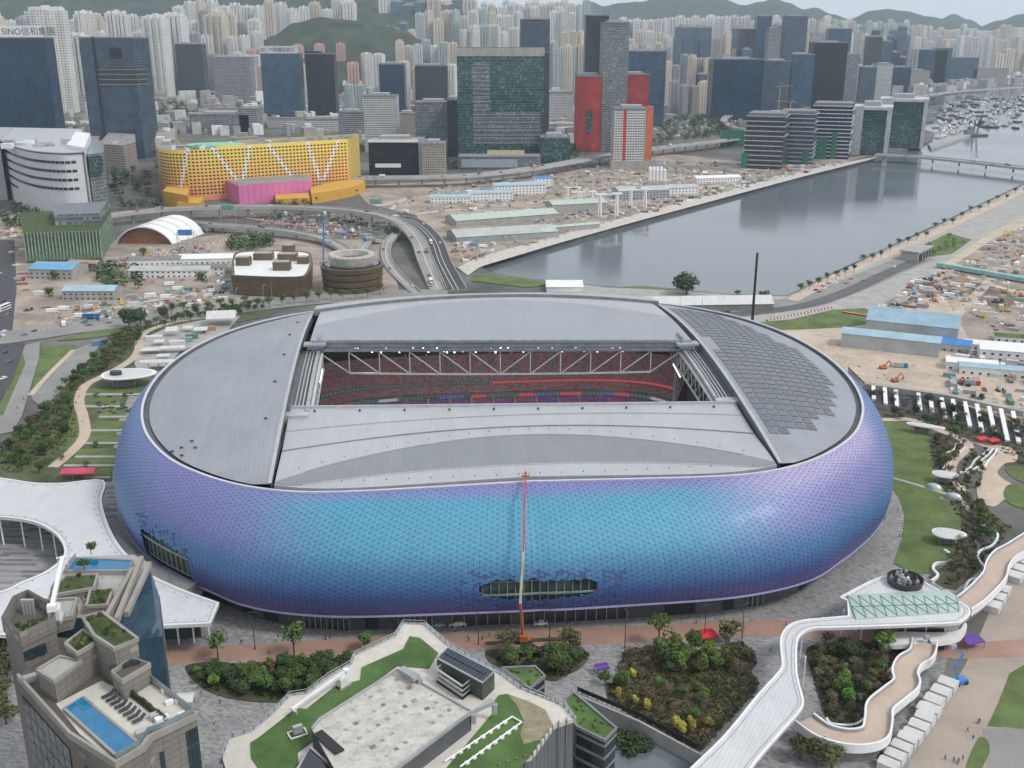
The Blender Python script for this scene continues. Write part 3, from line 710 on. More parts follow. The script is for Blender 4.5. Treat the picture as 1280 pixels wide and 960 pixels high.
# middle: fixed front bay
def ynear(x): return -42-.05*x
def zmid(y): return zin(y)-2.6*sstep(-95, -62, y)
def strip(f0, f1, m, name, zoff=0.0, n=40, k=10, x0=-XE+1.2, x1=XE-1.2, zf=zmid):
    rows = []
    for i in range(n+1):
        x = x0+(x1-x0)*i/n; a, c = f0(x), f1(x); rows.append([(x, a+(c-a)*q/k, zf(a+(c-a)*q/k)+zoff) for q in range(k+1)])
    b = MB(); b.loft(rows, flip=True); return b.build(name, m, stad)
yfr = lambda x: -rim_y(x)
strip(yfr, ynear, M['roofm'], 'front_roof')
b = MB(); b.loft([[(x, yfr(x), zmid(yfr(x))), (x, yfr(x)+.02, zrim(yfr(x))-1.1)] for x in [-81+162*i/60 for i in range(61)]]); b.build('front_upstand', M['grey'], stad)
lens0 = lambda x: max(yfr(x)+.6, -85-9*(x/80)**2); lens1 = lambda x: max(lens0(x)+.05, -63.5-26*(x/80)**2)
strip(lens0, lens1, M['roofd'], 'curved_roof_band', .12)
def seam(f, w, h, name, m, zf=zmid, x0=-XE+1.3, x1=XE-1.3):
    b = MB(); rows = []
    for i in range(49):
        x = x0+(x1-x0)*i/48; y = f(x); z = zf(y); rows.append([(x, y-w/2, z-.1), (x, y-w/2, z+h), (x, y+w/2, z+h), (x, y+w/2, z-.1)])
    b.loft(rows, True, True); return b.build(name, m, stad)
seam(lambda x: -49-6*(x/80)**2, .4, .22, 'seam_rib', M['grey']); seam(lambda x: -57.5-11*(x/80)**2, .45, .3, 'seam_rib', M['concd'])
seam(lambda x: lens1(x)+.2, .35, .25, 'seam_rib', M['grey'], x0=-72, x1=72); seam(lambda x: lens0(x)-.2, .35, .25, 'seam_rib', M['steel'], x0=-72, x1=72)
seam(ynear, .8, .9, 'opening_kerb', M['steel'])
b = MB(); b.box(-.35, -.3, 0, .35, .3, .7); vent_me = b.mesh('roof_vent', M['dark'])
for i in range(10):
    x = -72+16*i; share('roof_vent', vent_me, stad, (x, ynear(x)-2.8, zmid(ynear(x)-2.8)-.05))
for i in range(22):
    x = -74+7*i; share('roof_vent', vent_me, stad, (x, -91+.0*x, zmid(-91)-.1), 0, .45)
    share('roof_vent', vent_me, stad, (x, lens1(x)+4, zmid(lens1(x)+4)-.1), 0, .45)
# near opening edge: fascia down into the bowl
b = MB(); b.loft([[(x, ynear(x)+.3, zmid(ynear(x))+.3), (x, ynear(x)+.3, zmid(ynear(x))-7)] for x in (-80, 0, 80)]); b.build('opening_fascia', M['grey'], stad)
# rear: parked moving roof
def ylip(x): return 14-.085*x
def hump(x, y): return 4.2*(1-(x/XE)**2)*sstep(10, 85, y)
def strip2(f0, f1, m, name, zo, zf=None, n=48, k=10, x0=-78, x1=78):
    rows = []
    for i in range(n+1):
        x = x0+(x1-x0)*i/n; a, c = f0(x), f1(x); row = []
        for q in range(k+1): y = a+(c-a)*q/k; row.append((x, y, zin(y)+zo+hump(x, y)))
        rows.append(row)
    b = MB(); b.loft(rows, flip=True); return b.build(name, m, stad)
arc = lambda x: 76-32*(x/78)**2
yb_ = lambda x: rim_y(x)
arc2 = lambda x: max(arc(x)+1, 86-9*(x/80)**2)
strip2(ylip, arc, M['rooff'], 'moving_roof_panel', 1.4)
strip2(lambda x: arc(x)-.02, arc2, M['roofm'], 'rear_roof_sheet', 1.25)
strip2(lambda x: arc2(x)+.4, lambda x: max(yb_(x), arc2(x)+1), M['roofm'], 'rear_roof_edge', 2.6, x0=-81, x1=81)
b = MB(); b.loft([[(x, arc2(x)+.38, zin(arc2(x))+2.6+hump(x, arc2(x))), (x, arc2(x)+.38, zin(arc2(x))-.5+hump(x, arc2(x)))] for x in [-81+162*i/40 for i in range(41)]]); b.build('rear_step', M['concd'], stad)
b = MB(); b.loft([[(x, yb_(x), zin(yb_(x))+2.6+hump(x, yb_(x))), (x, yb_(x)+.8, zrim(yb_(x))-1)] for x in [-81+162*i/40 for i in range(41)]], flip=True); b.build('rear_upstand', M['steel'], stad)
for x0 in (-78, 78):
    b = MB(); b.loft([[(x0, y, zin(y)+1.4+hump(x0, y)), (x0, y, zin(y)-3)] for y in [ylip(x0)+(82-ylip(x0))*i/16 for i in range(17)]]); b.build('moving_roof_side', M['grey'], stad)
# front lip of the moving roof
rows = []
for i in range(33):
    x = -78+156*i/32; y = ylip(x); z = zin(y)+1.4+hump(x, y); rows.append([(x, y, z+.35), (x, y-.9, z+.35), (x, y-.9, z-.7), (x, y+.6, z-.9), (x, y+.6, z-3.4)])
b = MB(); b.loft(rows); b.build('moving_roof_lip', mat('lip_metal', (.36, .39, .41), .4, .3), stad)
rows = [[(x, ylip(x)-.3, zin(ylip(x))-1.9), (x, ylip(x)-1.4, zin(ylip(x))-1.9), (x, ylip(x)-1.4, zin(ylip(x))-3.1), (x, ylip(x)-.3, zin(ylip(x))-3.1)] for x in (-74, 0, 74)]
b = MB(); b.loft(rows, True); b.build('edge_beam', mat('edge_beam', (.22, .24, .25), .5, .2), stad)
for sgn in (-1, 1):
    x = sgn*76; y = ylip(x); z = zin(y)
    b = MB(); b.box(x-4.5, y-3.5, z-.2, x+4.5, y+1, z+.7); b.box(x-3.2, y-2.6, z-1.6, x+3.2, y+1, z-.2); b.box(x-1.6, y-1.6, z-3.2, x+1.6, y+1, z-1.6)
    b.box(x-sgn*1.8-.3, y-1.5, z+.7, x-sgn*1.8+.3, y+8, z+3.0); b.build('roof_bogie', M['grey'], stad)
# truss under the lip
M['truss'] = mat('truss_paint', (.55, .56, .56), .45, .1, var=.07)
zt = zin(14)-3.3; n = 12; X0, X1 = -75.0, 74.0
def zb(x): return 42.6-.9*(1-(x/70)**2)
nod = [X0+(X1-X0)*i/n for i in range(n+1)]
def chord(name, P, w): 
    b = MB()
    for a, c in zip(P, P[1:]): b.bar(a, c, w)
    return b.build(name, M['truss'], stad)
bot = [(x, ylip(x)-.6, zb(x)) for x in nod[1:-1]]
chord('truss_bottom_chord', bot, .65)
for i, x in enumerate(nod[1:-1]):
    b = MB(); b.bar((x, ylip(x)-.6, zt), (x, ylip(x)-.6, zb(x)), .4); b.build('truss_post', M['truss'], stad)
for i in range(n):
    a, c = nod[i], nod[i+1]; left = i < n//2
    p0, p1 = ((a, zt), (c, zb(c))) if left else ((c, zt), (a, zb(a)))
    b = MB(); b.bar((p0[0], ylip(p0[0])-.6, p0[1]), (p1[0], ylip(p1[0])-.6, p1[1]), .42); b.build('truss_diagonal', M['truss'], stad)
# floodlights behind the truss and along the sides
fm, t_, p_ = _nodes('floodlight_lens'); p_.inputs['Base Color'].default_value = (.9, .9, .9, 1); p_.inputs['Emission Color'].default_value = (1, .98, .94, 1); p_.inputs['Emission Strength'].default_value = 2.2
b = MB(); b.box(-.32, -.15, -.5, .32, .15, .5); fl_me = b.mesh('floodlight', fm)
r2 = random.Random(5)
for i in range(5):     # the light of the lit floodlight rows
    L_ = bpy.data.lights.new('floodlight_beam', 'AREA'); L_.energy = 2300; L_.size = 8; L_.color = (1, .97, .92); o = bpy.data.objects.new('floodlight_beam', L_); COL.objects.link(o); o.parent = stad; o.location = (-52+26*i, ylip(0)+6, zt-4.5); o.rotation_euler = (radians(62), 0, 0)
for i in range(46):
    x = -64+128*i/45+r2.uniform(-1, 1)
    if r2.random() < .78: share('floodlight', fl_me, stad, (x, ylip(x)+9, zt-2.2+r2.uniform(-.7, .7)))
for i in range(9):
    share('floodlight', fl_me, stad, (-72.8, -4+1.6*i, 46.5+.1*i), pi/2, .9); share('floodlight', fl_me, stad, (71, -4+1.4*i, 44+.2*i), pi/2, .8)
# side tracks
M['rail'] = mat('rail_metal', (.42, .43, .44), .35, .5, var=.1)
for sgn in (-1, 1):
    y0, y1 = -41.5, 22
    ys = [y0+(y1-y0)*i/14 for i in range(15)]
    for off, w, h, m in ((-7.3, 1.3, 1.4, M['rail']), (-5.4, .5, .8, M['steel']), (-4.0, .5, .7, M['grey']), (-2.6, .5, .6, M['grey'])):
        b = MB(); x = sgn*(XE+off)
        b.loft([[(x-w/2, y, zin(y)-3.4), (x-w/2, y, zin(y)-3.4+h), (x+w/2, y, zin(y)-3.4+h), (x+w/2, y, zin(y)-3.4)] for y in ys], True)
        b.build('roof_rail', m, stad)
    b = MB(); b.loft([[(sgn*(XE-.1), y, zin(y)-3.5), (sgn*(XE-8.2), y, zin(y)-3.5)] for y in ys], flip=sgn > 0); b.build('track_deck', mat('track_deck', (.13, .135, .14), .7), stad)
    b = MB(); xg = sgn*(XE-8.5)   # lattice girder under the track
    for i in range(11):
        ya, yc = y0+(y1-y0)*i/11, y0+(y1-y0)*(i+1)/11
        b.tube((xg, ya, zin(ya)-4), (xg, yc, zin(yc)-11.5), .3, n=6); b.tube((xg, yc, zin(yc)-4), (xg, yc, zin(yc)-11.5), .26, n=6)
        b.tube((xg, ya, zin(ya)-11.5), (xg, yc, zin(yc)-11.5), .5, n=6); b.tube((xg, ya, zin(ya)-4), (xg, yc, zin(yc)-4), .6, n=6)
    b.build('track_girder', M['truss'], stad)
    if sgn > 0:
        b = MB()
        for q in range(5): b.tube((xg-1.5, 6+.8*q, 27), (xg+.5, -6+5*q, zin(4)-4), .2, n=6)
        b.build('raking_struts', M['truss'], stad)
        b = MB(); b.box(xg+2, -40, 8, xg+3.2, 0, 40); b.build('end_screen', mat('end_screen', (.03, .05, .055), .3), stad)
for x0, x1 in ((-XE, -XE+8), (XE-8, XE)): b = MB(); b.box(x0, -46, 38, x1, -41.5, zmid(-42)+.5); b.build('opening_corner', M['steel'], stad)
# bowl
def bowl(a, d):
    c, s_ = cos(a), sin(a); n = 4.0
    x, y = (64+d)*math.copysign(abs(c)**(2/n), c), (38+d)*math.copysign(abs(s_)**(2/n), s_)
    r = hypot(x, y); q = min(1.0, (rimr(atan2(y, x))-17)/r)
    return (x*q, y*q)
AB = [radians(-35+250*i/110) for i in range(111)]
def seatmat(name, cols, cw=.9, ch=.42):
    m, t, p = _nodes(name); tc = _n(t, 'ShaderNodeTexCoord'); sx = _n(t, 'ShaderNodeSeparateXYZ'); t.links.new(tc.outputs['Object'], sx.inputs[0])
    cv = _n(t, 'ShaderNodeCombineXYZ')
    t.links.new(_math(t, 'FLOOR', _math(t, 'DIVIDE', sx.outputs[0], cw)), cv.inputs[0]); t.links.new(_math(t, 'FLOOR', _math(t, 'DIVIDE', sx.outputs[2], ch)), cv.inputs[2]); t.links.new(_math(t, 'FLOOR', _math(t, 'DIVIDE', sx.outputs[1], 2.0)), cv.inputs[1])
    wn = _n(t, 'ShaderNodeTexWhiteNoise', noise_dimensions='3D'); t.links.new(cv.outputs[0], wn.inputs[0])
    r = _n(t, 'ShaderNodeValToRGB'); r.color_ramp.interpolation = 'CONSTANT'; e = r.color_ramp.elements
    while len(e) < len(cols): e.new(.5)
    for q, (pos, c) in enumerate(cols): e[q].position = pos; e[q].color = (*c, 1)
    t.links.new(wn.outputs[0], r.inputs[0]); t.links.new(r.outputs[0], p.inputs['Base Color']); p.inputs['Roughness'].default_value = .6
    return m
SEATR = seatmat('seat_red', [(0, (.30, .25, .27)), (.42, (.36, .12, .14)), (.65, (.42, .26, .27)), (.87, (.55, .12, .12)), (.95, (.2, .2, .24))])
SEATP = seatmat('seat_purple', [(0, (.22, .18, .33)), (.3, (.5, .12, .18)), (.5, (.24, .12, .6)), (.85, (.65, .16, .2))], cw=1.6)
def tier(name, d0, z0, nrow, rd, rh, m):
    b = MB(); rows = [[] for _ in AB]
    for i, a in enumerate(AB):
        for k in range(nrow):
            x, y = bowl(a, d0+k*rd); rows[i].append((x, y, z0+k*rh)); x, y = bowl(a, d0+(k+1)*rd-.05); rows[i].append((x, y, z0+k*rh)); 
    b.loft(rows); o = b.build(name, m, stad, kind='stuff')
    s = MB()
    for k in range(nrow):     # seat backs standing on each step
        rr = []
        for a in AB:
            x, y = bowl(a, d0+k*rd+.32); rr.append([(x, y, z0+k*rh), (x, y, z0+k*rh+rh*.92)])
        s.loft(rr)
    s.build('seats', m, stad, kind='stuff')
tier('lower_seating', 2, 3.5, 20, .85, .62, SEATP); tier('middle_seating', 20.5, 18.5, 5, .85, .5, SEATR); tier('upper_seating', 25.5, 22.2, 15, .82, .64, SEATR)
ledm, t_, p_ = _nodes('led_ribbon'); tc = _n(t_, 'ShaderNodeTexCoord'); sx = _n(t_, 'ShaderNodeSeparateXYZ'); t_.links.new(tc.outputs['Object'], sx.inputs[0])
def led(name, segs, st):
    m, t, p = _nodes(name); tc = _n(t, 'ShaderNodeTexCoord'); sx = _n(t, 'ShaderNodeSeparateXYZ'); t.links.new(tc.outputs['Object'], sx.inputs[0])
    r = _n(t, 'ShaderNodeValToRGB'); r.color_ramp.interpolation = 'CONSTANT'; e = r.color_ramp.elements
    while len(e) < len(segs): e.new(.5)
    for q, (pos, c) in enumerate(segs): e[q].position = pos; e[q].color = (*c, 1)
    t.links.new(_math(t, 'MULTIPLY_ADD', sx.outputs[0], 1/170, .5), r.inputs[0])
    dash = _math(t, 'GREATER_THAN', _math(t, 'FRACT', _math(t, 'DIVIDE', sx.outputs[0], 1.7)), .35)
    t.links.new(_mix(t, _math(t, 'MULTIPLY', dash, .35), r.outputs[0], (.25, .25, .25)), p.inputs['Emission Color']); p.inputs['Emission Strength'].default_value = st
    p.inputs['Base Color'].default_value = (.02, .02, .02, 1); return m
GRN, RD, WH, BL, BK = (.01, .06, .05), (.6, .01, .02), (.4, .4, .5), (.02, .06, .25), (.01, .012, .015)
L1 = led('led_lower', [(0, RD), (.12, GRN), (.19, WH), (.24, GRN), (.31, BK), (.35, BL), (.42, BK), (.44, RD), (.48, GRN), (.57, RD), (.61, BL), (.68, RD), (.74, GRN), (.78, BL), (.83, RD), (.87, GRN), (.92, WH)], .8)
L2 = led('led_upper', [(0, GRN), (.50, RD)], .8)
for d, z, h, m in ((19.4, 16.3, 1.3, L1), (25.2, 21.0, 1.0, L2)):
    b = MB(); b.loft([[(*bowl(a, d), z), (*bowl(a, d), z+h)] for a in AB]); b.build('led_ribbon', m, stad)
b = MB(); b.loft([[(*bowl(a, 19.6), 15.5), (*bowl(a, 19.6), 18.4), (*bowl(a, 21), 18.4)] for a in AB]); b.loft([[(*bowl(a, 25.4), 20), (*bowl(a, 25.4), 22.4)] for a in AB]); b.build('tier_front', M['concd'], stad)
ais = MB()
for i in range(13):
    x = -60+10*i
    for d0, z0, nr, rd, rh in ((2, 3.5, 20, .85, .62), (25.5, 22.2, 15, .82, .64)):
        ais.bar((x, 38+d0, z0+rh), (x, 38+d0+nr*rd, z0+nr*rh+rh), 1.3, .5)
ais.build('aisle_stairs', mat('aisle', (.28, .27, .28), .7), stad)
b = MB(); b.sheet([bowl(radians(3*i), 1) for i in range(120)], 1.2); b.build('pitch', M['turf'], stad)
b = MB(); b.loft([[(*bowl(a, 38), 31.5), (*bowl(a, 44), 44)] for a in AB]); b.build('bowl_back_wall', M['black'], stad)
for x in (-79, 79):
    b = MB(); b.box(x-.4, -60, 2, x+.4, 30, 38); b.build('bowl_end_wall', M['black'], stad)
# ---------------------------------------------------------------- kit of repeated things
RK = random.Random(11)
def leafmat(name, rgb, rand=.28, var=.3): return mat(name, rgb, .85, var=var, scale=.5, rand=rand, spec=.25)
LEAF = dict(green=leafmat('leaf_green', (0.079, 0.128, 0.034)), dark=leafmat('leaf_dark', (0.052, 0.085, 0.032)), light=leafmat('leaf_light', (0.122, 0.195, 0.037)),
            yellow=leafmat('leaf_yellow', (0.317, 0.256, 0.049)), olive=leafmat('leaf_olive', (0.104, 0.104, 0.043)), brown=leafmat('leaf_brown', (0.134, 0.104, 0.067)), grey=leafmat('leaf_grey', (0.122, 0.146, 0.091)), purple=leafmat('leaf_pink', (0.244, 0.073, 0.122)))
BARK = mat('bark', (.1, .075, .055), .9, var=.3, scale=1.5, world=False)
def crown_mesh(name, m, seed, n, r=1.0, h=1.0, lobes=7, leaf=.16, hollow=.45, base=.0, cone=0.0):
    "leaf-sized faces spread through lobes of a crown; unit radius, sits on z=base..base+2h"
    R = random.Random(seed); L = []
    for k in range(lobes):
        a = R.uniform(0, 2*pi); q = R.uniform(.15, .62); zz = R.uniform(-.55, .6)
        w = 1-cone*max(0, (zz+.6)/1.4)
        L.append((cos(a)*q*r*w, sin(a)*q*r*w, h*(1+zz*.8)+base, R.uniform(.36, .62)*w))
    L.append((0, 0, h*1.1+base, .55)); b = MB()
    for i in range(n):
        x, y, z, w = L[R.randrange(len(L))]
        u = R.uniform(-1, 1); a = R.uniform(0, 2*pi); s = math.sqrt(1-u*u); d = R.uniform(hollow, 1.08)**.6
        p = Vector((x+s*cos(a)*d*w*r, y+s*sin(a)*d*w*r, z+u*d*w*h*.95))
        nrm = Vector((s*cos(a)+R.uniform(-.7, .7), s*sin(a)+R.uniform(-.7, .7), u+.35+R.uniform(-.6, .6))).normalized()
        t = nrm.cross(Vector((R.uniform(-1, 1), R.uniform(-1, 1), R.uniform(-1, 1)))); t.normalize(); bt = nrm.cross(t); e = leaf*R.uniform(.6, 1.3)
        b.add([tuple(p-t*e), tuple(p+bt*e*.6), tuple(p+t*e), tuple(p-bt*e*.6)], [(0, 1, 2, 3)])
    return b.mesh(name, m)
def trunk_mesh(name, h=1.0, r=.07, limbs=5, seed=1, spread=.5):
    R = random.Random(seed); b = MB(); b.tube((0, 0, -.05), (0, 0, h*.55), r, r*.75, 7); b.tube((0, 0, h*.55), (R.uniform(-.05, .05), R.uniform(-.05, .05), h*1.25), r*.75, r*.3, 6)
    for i in range(limbs):
        a = 2*pi*i/limbs+R.uniform(-.4, .4); z = h*R.uniform(.45, .9); b.tube((0, 0, z), (cos(a)*spread, sin(a)*spread, z+h*R.uniform(.3, .6)), r*.45, r*.15, 5)
    return b.mesh(name, BARK)
TREE = {}
def tree_kind(key, lf, seeds, n, trunk_h, r, h, **kw):
    TREE[key] = [(crown_mesh("crown", LEAF[lf], s, n, r, h, base=trunk_h*.75, **kw), trunk_mesh('trunk', trunk_h+h*.6, .05*r+.05, seed=s, spread=r*.5)) for s in seeds]
tree_kind('round', 'green', (1, 2, 3), 900, 2.2, 2.6, 2.0, leaf=.32)
tree_kind('dark', 'dark', (4, 5, 6), 900, 1.2, 2.8, 2.2, leaf=.34)
tree_kind('light', 'light', (7, 8), 700, 1.6, 2.2, 2.2, leaf=.3, cone=.5)
tree_kind('yellow', 'yellow', (9, 10), 600, .6, 1.5, 1.9, leaf=.28, cone=.4)
tree_kind('olive', 'olive', (11, 12), 700, 1.8, 2.6, 2.0, leaf=.3)
tree_kind('bare', 'brown', (13, 14), 380, 2.0, 2.4, 2.0, leaf=.2, hollow=.2)
tree_kind('grey', 'grey', (15, 16), 600, 1.0, 1.8, 1.5, leaf=.28)
tree_kind('sparse', 'green', (17, 18), 330, 3.2, 2.3, 1.9, leaf=.3, hollow=.3)
tree_kind('far', 'dark', (21, 22, 23), 260, 2.0, 4.0, 3.2, leaf=.75)
tree_kind('farg', 'green', (24, 25), 260, 2.0, 4.0, 3.2, leaf=.75)
def tree(kind, x, y, s, label, group=None, name='tree', z=0.0, sz=1.0):
    cm, tm = RK.choice(TREE[kind])
    e = empty(name, (x, y, z), RK.uniform(0, 6.28), label, 'tree' if name == 'tree' else 'shrub', group); e.scale = (s, s, s*sz)
    share('crown', cm, e); share('trunk', tm, e); return e
# vehicles (far away: a body, a glass band and wheels)
def paint(n, c): return mat('car_'+n, c, .3, var=.05, coat=.5)
CARP = [paint('white', (.7, .7, .7)), paint('silver', (.4, .41, .42)), paint('black', (.02, .02, .022)), paint('red', (.3, .04, .035)), paint('blue', (.06, .1, .22)), paint('grey', (.15, .15, .16))]
TYRE = mat('tyre', (.02, .02, .02), .9)
def car_parts():
    w = 1.78; prof = [(-2.2, .35), (-2.25, .75), (-1.2, .92), (-.7, 1.42), (.9, 1.45), (1.7, .98), (2.2, .9), (2.25, .35)]
    b = MB(); L = [(x, -w/2+(.12 if z > 1 else 0), z) for x, z in prof]; R_ = [(x, w/2-(.12 if z > 1 else 0), z) for x, z in prof]; n = len(prof)
    b.add(L+R_, [tuple(range(n)), tuple(range(2*n-1, n-1, -1))]+[(i, n+i, n+(i+1) % n, (i+1) % n) for i in range(n)])
    g = MB(); g.box(-.62, -w/2+.08, 1.0, .95, w/2-.08, 1.36)
    g.add([(-1.17, -.72, .97), (-1.17, .72, .97), (-.74, .68, 1.4), (-.74, -.68, 1.4)], [(0, 3, 2, 1)]); g.add([(1.66, -.7, 1.04), (1.66, .7, 1.04), (.97, .66, 1.43), (.97, -.66, 1.43)], [(0, 1, 2, 3)])
    t = MB()
    for x in (-1.4, 1.4):
        for y in (-.82, .82): t.tube((x, y-.1, .33), (x, y+.1, .33), .33, n=10)
    return b, g, t
cb, cg, ct = car_parts(); CARG = cg.mesh('car_windows', M['glassd']); CART = ct.mesh('car_wheels', TYRE); CARB = [cb.mesh('car_body', p) for p in CARP]
b = MB(); b.tube((0, -.1, 0), (0, .1, 0), .33, n=10); WH1 = b.mesh('wheel', TYRE)
def car(x, y, rz, label, group=None, z=0.0, col=None, name='car', s=1.0, near=False):
    k = RK.randrange(len(CARB)) if col is None else col
    e = empty(name, (x, y, z), rz, label, name.replace('_', ' '), group); e.scale = (s, s, s)
    share('body', CARB[k], e); share('windows', CARG, e, (0, 0, .012)); 
    for wx in (-1.4, 1.4):
        for wy in (-.82, .82): share('wheel', WH1, e, (wx, wy, .33))
    return e
def truck_kind(cab, boxm, L=7.5, h=3.2, tank=False):
    c = MB(); c.box(L/2-1.9, -1.2, .5, L/2, 1.2, 2.9); c.add([(L/2, -1.15, 1.3), (L/2+.25, -1.1, .6), (L/2+.25, 1.1, .6), (L/2, 1.15, 1.3)], [(0, 1, 2, 3)])
    b = MB(); b.box(-L/2, -1.22, .9, L/2-2.1, 1.22, h)
    for k in range(5): x = -L/2+.6+(L-3)*k/4; b.box(x-.05, -1.27, .9, x+.05, 1.27, h+.04)
    g = MB(); g.box(L/2-.6, -1.23, 1.7, L/2+.03, 1.23, 2.55)
    t = MB(); t.tube((0, -.2, 0), (0, .2, 0), .5, n=10); w = t.mesh('wheel', TYRE); WX = (-L/2+1, -L/2+2.2, L/2-1)
    return [('cab', c.mesh('cab', cab)), ('cargo_box', b.mesh('cargo_box', boxm)), ('windows', g.mesh('windows', M['glassd']))]+[('wheel', w, (x, y, .5)) for x in WX for y in (-1.05, 1.05)]
TRK = [truck_kind(M['white'], M['white']), truck_kind(M['red'], M['grey']), truck_kind(M['blue'], M['steel']), truck_kind(M['orange'], M['concd'], 7, 2.2)]
def truck(x, y, rz, label, group=None, k=0, z=0.0):
    e = empty('truck', (x, y, z), rz, label, 'truck', group)
    for n, me, *q in TRK[k]: share(n, me, e, *q)
    return e
def bus(x, y, rz, label, m, z=0.0):
    e = empty('double_decker_bus', (x, y, z), rz, label, 'bus')
    b = MB(); b.box(-5.6, -1.25, .4, 5.6, 1.25, 4.3); b.build('body', m, e)
    for zz in (1.3, 3.1): b = MB(); b.box(-5.3, -1.28, zz, 5.63, 1.28, zz+.85); b.build('windows', M['glassd'], e)
    for xx in (-3.6, 3.8):
        for y_ in (-1.05, 1.05): b = MB(); b.tube((xx, y_-.2, .5), (xx, y_+.2, .5), .5, n=10); b.build('wheel', TYRE, e)
    return e
# people: one skinned body, coloured by height
def person_mesh(seed, top, low, walk):
    V = [(0, 0, .95), (0, 0, 1.2), (0, 0, 1.42), (0, 0, 1.52), (0, .02, 1.68), (-.1, 0, .88), (-.12, walk, .48), (-.12, -walk*.2, .08), (.1, 0, .88), (.12, -walk, .48), (.12, -walk*1.6, .1), (-.2, 0, 1.4), (-.27, -walk*.7, 1.12), (-.28, -walk*.2, .86), (.2, 0, 1.4), (.27, walk*.7, 1.12), (.28, walk*1.3, .9), (-.12, .14, .03), (.12, -walk*1.6+.14, .06)]
    E = [(0, 1), (1, 2), (2, 3), (3, 4), (0, 5), (5, 6), (6, 7), (0, 8), (8, 9), (9, 10), (2, 11), (11, 12), (12, 13), (2, 14), (14, 15), (15, 16), (7, 17), (10, 18)]
    rad = [.15, .15, .16, .06, .115, .1, .075, .05, .1, .075, .05, .08, .055, .042, .08, .055, .042, .04, .04]
    me = bpy.data.meshes.new('person'); me.from_pydata(V, E, []); o = bpy.data.objects.new('person_source', me); COL.objects.link(o)
    o.modifiers.new('skin', 'SKIN'); sd = o.modifiers.new('sub', 'SUBSURF'); sd.levels = 1
    for i, v in enumerate(me.skin_vertices[0].data): v.radius = (rad[i], rad[i]); v.use_root = (i == 0)
    dg = bpy.context.evaluated_depsgraph_get(); out = bpy.data.meshes.new_from_object(o.evaluated_get(dg)); bpy.data.objects.remove(o)
    out.name = 'person'; out.materials.clear()
    for m in (low, top, mat('skin', (.42, .27, .19), .6), mat('hair', (.02, .016, .014), .6)): out.materials.append(m)
    for p in out.polygons: z = p.center.z; p.material_index = 3 if z > 1.66 or (z > 1.55 and p.center.y < -.03) else 2 if z > 1.48 else 1 if z > .92 else 0
    return out
CLO = [mat('cloth_'+n, c, .85) for n, c in (('black', (.02, .02, .022)), ('navy', (.03, .04, .09)), ('white', (.6, .6, .58)), ('red', (.4, .04, .04)), ('khaki', (.25, .2, .13)), ('grey', (.15, .15, .16)))]
PERS = [person_mesh(i, CLO[a], CLO[c], w) for i, (a, c, w) in enumerate(((0, 1, .16), (2, 0, .05), (1, 5, .18), (3, 0, .1), (5, 0, .02), (0, 0, .2), (4, 1, .12)))]
def person(x, y, label, group=None, z=0.0, k=None):
    o = bpy.data.objects.new('person', PERS[RK.randrange(len(PERS)) if k is None else k]); COL.objects.link(o); place(o, x, y, z, RK.uniform(0, 6.28), RK.uniform(.95, 1.05)); return tag(o, label, 'person', group)
# lamp post with arms
def lamp_mesh(h, m):
    b = MB(); b.tube((0, 0, 0), (0, 0, h), .16, .09, 8); b.tube((0, 0, 0), (0, 0, .8), .24, .2, 8); return b.mesh('post', m)
LP = lamp_mesh(13.0, M['dark']); b = MB(); b.box(-.9, -.12, 12.7, .9, .12, 12.95); b.box(-1.5, -.22, 12.55, -.8, .22, 12.7); b.box(.8, -.22, 12.55, 1.5, .22, 12.7); LPH = b.mesh('lamp_heads', M['dark'])
SLP = lamp_mesh(11.0, M['steel']); b = MB(); b.bar((0, 0, 10.9), (2.4, 0, 11.5), .14); b.box(2.0, -.2, 11.4, 3.2, .2, 11.58); SLPH = b.mesh('lamp_head', M['steel'])
def lamp(x, y, rz, label, group, kind=0, s=1.0, z=0.0, name='lamp_post'):
    e = empty(name, (x, y, z), rz, label, 'lamp post', group); e.scale = (s, s, s)
    share('post', (LP, SLP)[kind], e); share('lamp_head', (LPH, SLPH)[kind], e); return e
# white gable tent: legs + roof + valance
def tent_parts(L, Wd, h, rh, m, open_=True):
    r = MB(); r.add([(-L/2, -Wd/2, h), (L/2, -Wd/2, h), (L/2, Wd/2, h), (-L/2, Wd/2, h), (-L/2, 0, h+rh), (L/2, 0, h+rh)], [(0, 1, 5, 4), (2, 3, 4, 5), (0, 4, 3), (1, 2, 5)])
    w = MB()
    if open_:
        for x in (-L/2+.08, L/2-.08):
            for y in (-Wd/2+.08, Wd/2-.08): w.box(x-.06, y-.06, 0, x+.06, y+.06, h)
        w.box(-L/2, -Wd/2, h-.4, L/2, -Wd/2+.03, h-.01); w.box(-L/2, Wd/2-.03, h-.4, L/2, Wd/2, h-.01)
    else: w.box(-L/2+.03, -Wd/2+.03, 0, L/2-.03, Wd/2-.03, h-.01)
    return r.mesh('tent_roof', m), w.mesh('tent_walls' if not open_ else 'tent_legs', m)
M['canvas'] = mat('white_canvas', (.56, .56, .555), .7, var=.07, scale=.3)
def tent(x, y, rz, L, Wd, h, rh, label, group=None, open_=True, m=None, z=0.0, name='tent'):
    rm, wm = tent_parts(L, Wd, h, rh, m or M['canvas'], open_); e = empty(name, (x, y, z), rz, label, name.replace('_', ' '), group)
    share('roof', rm, e); share('walls' if not open_ else 'legs', wm, e); return e
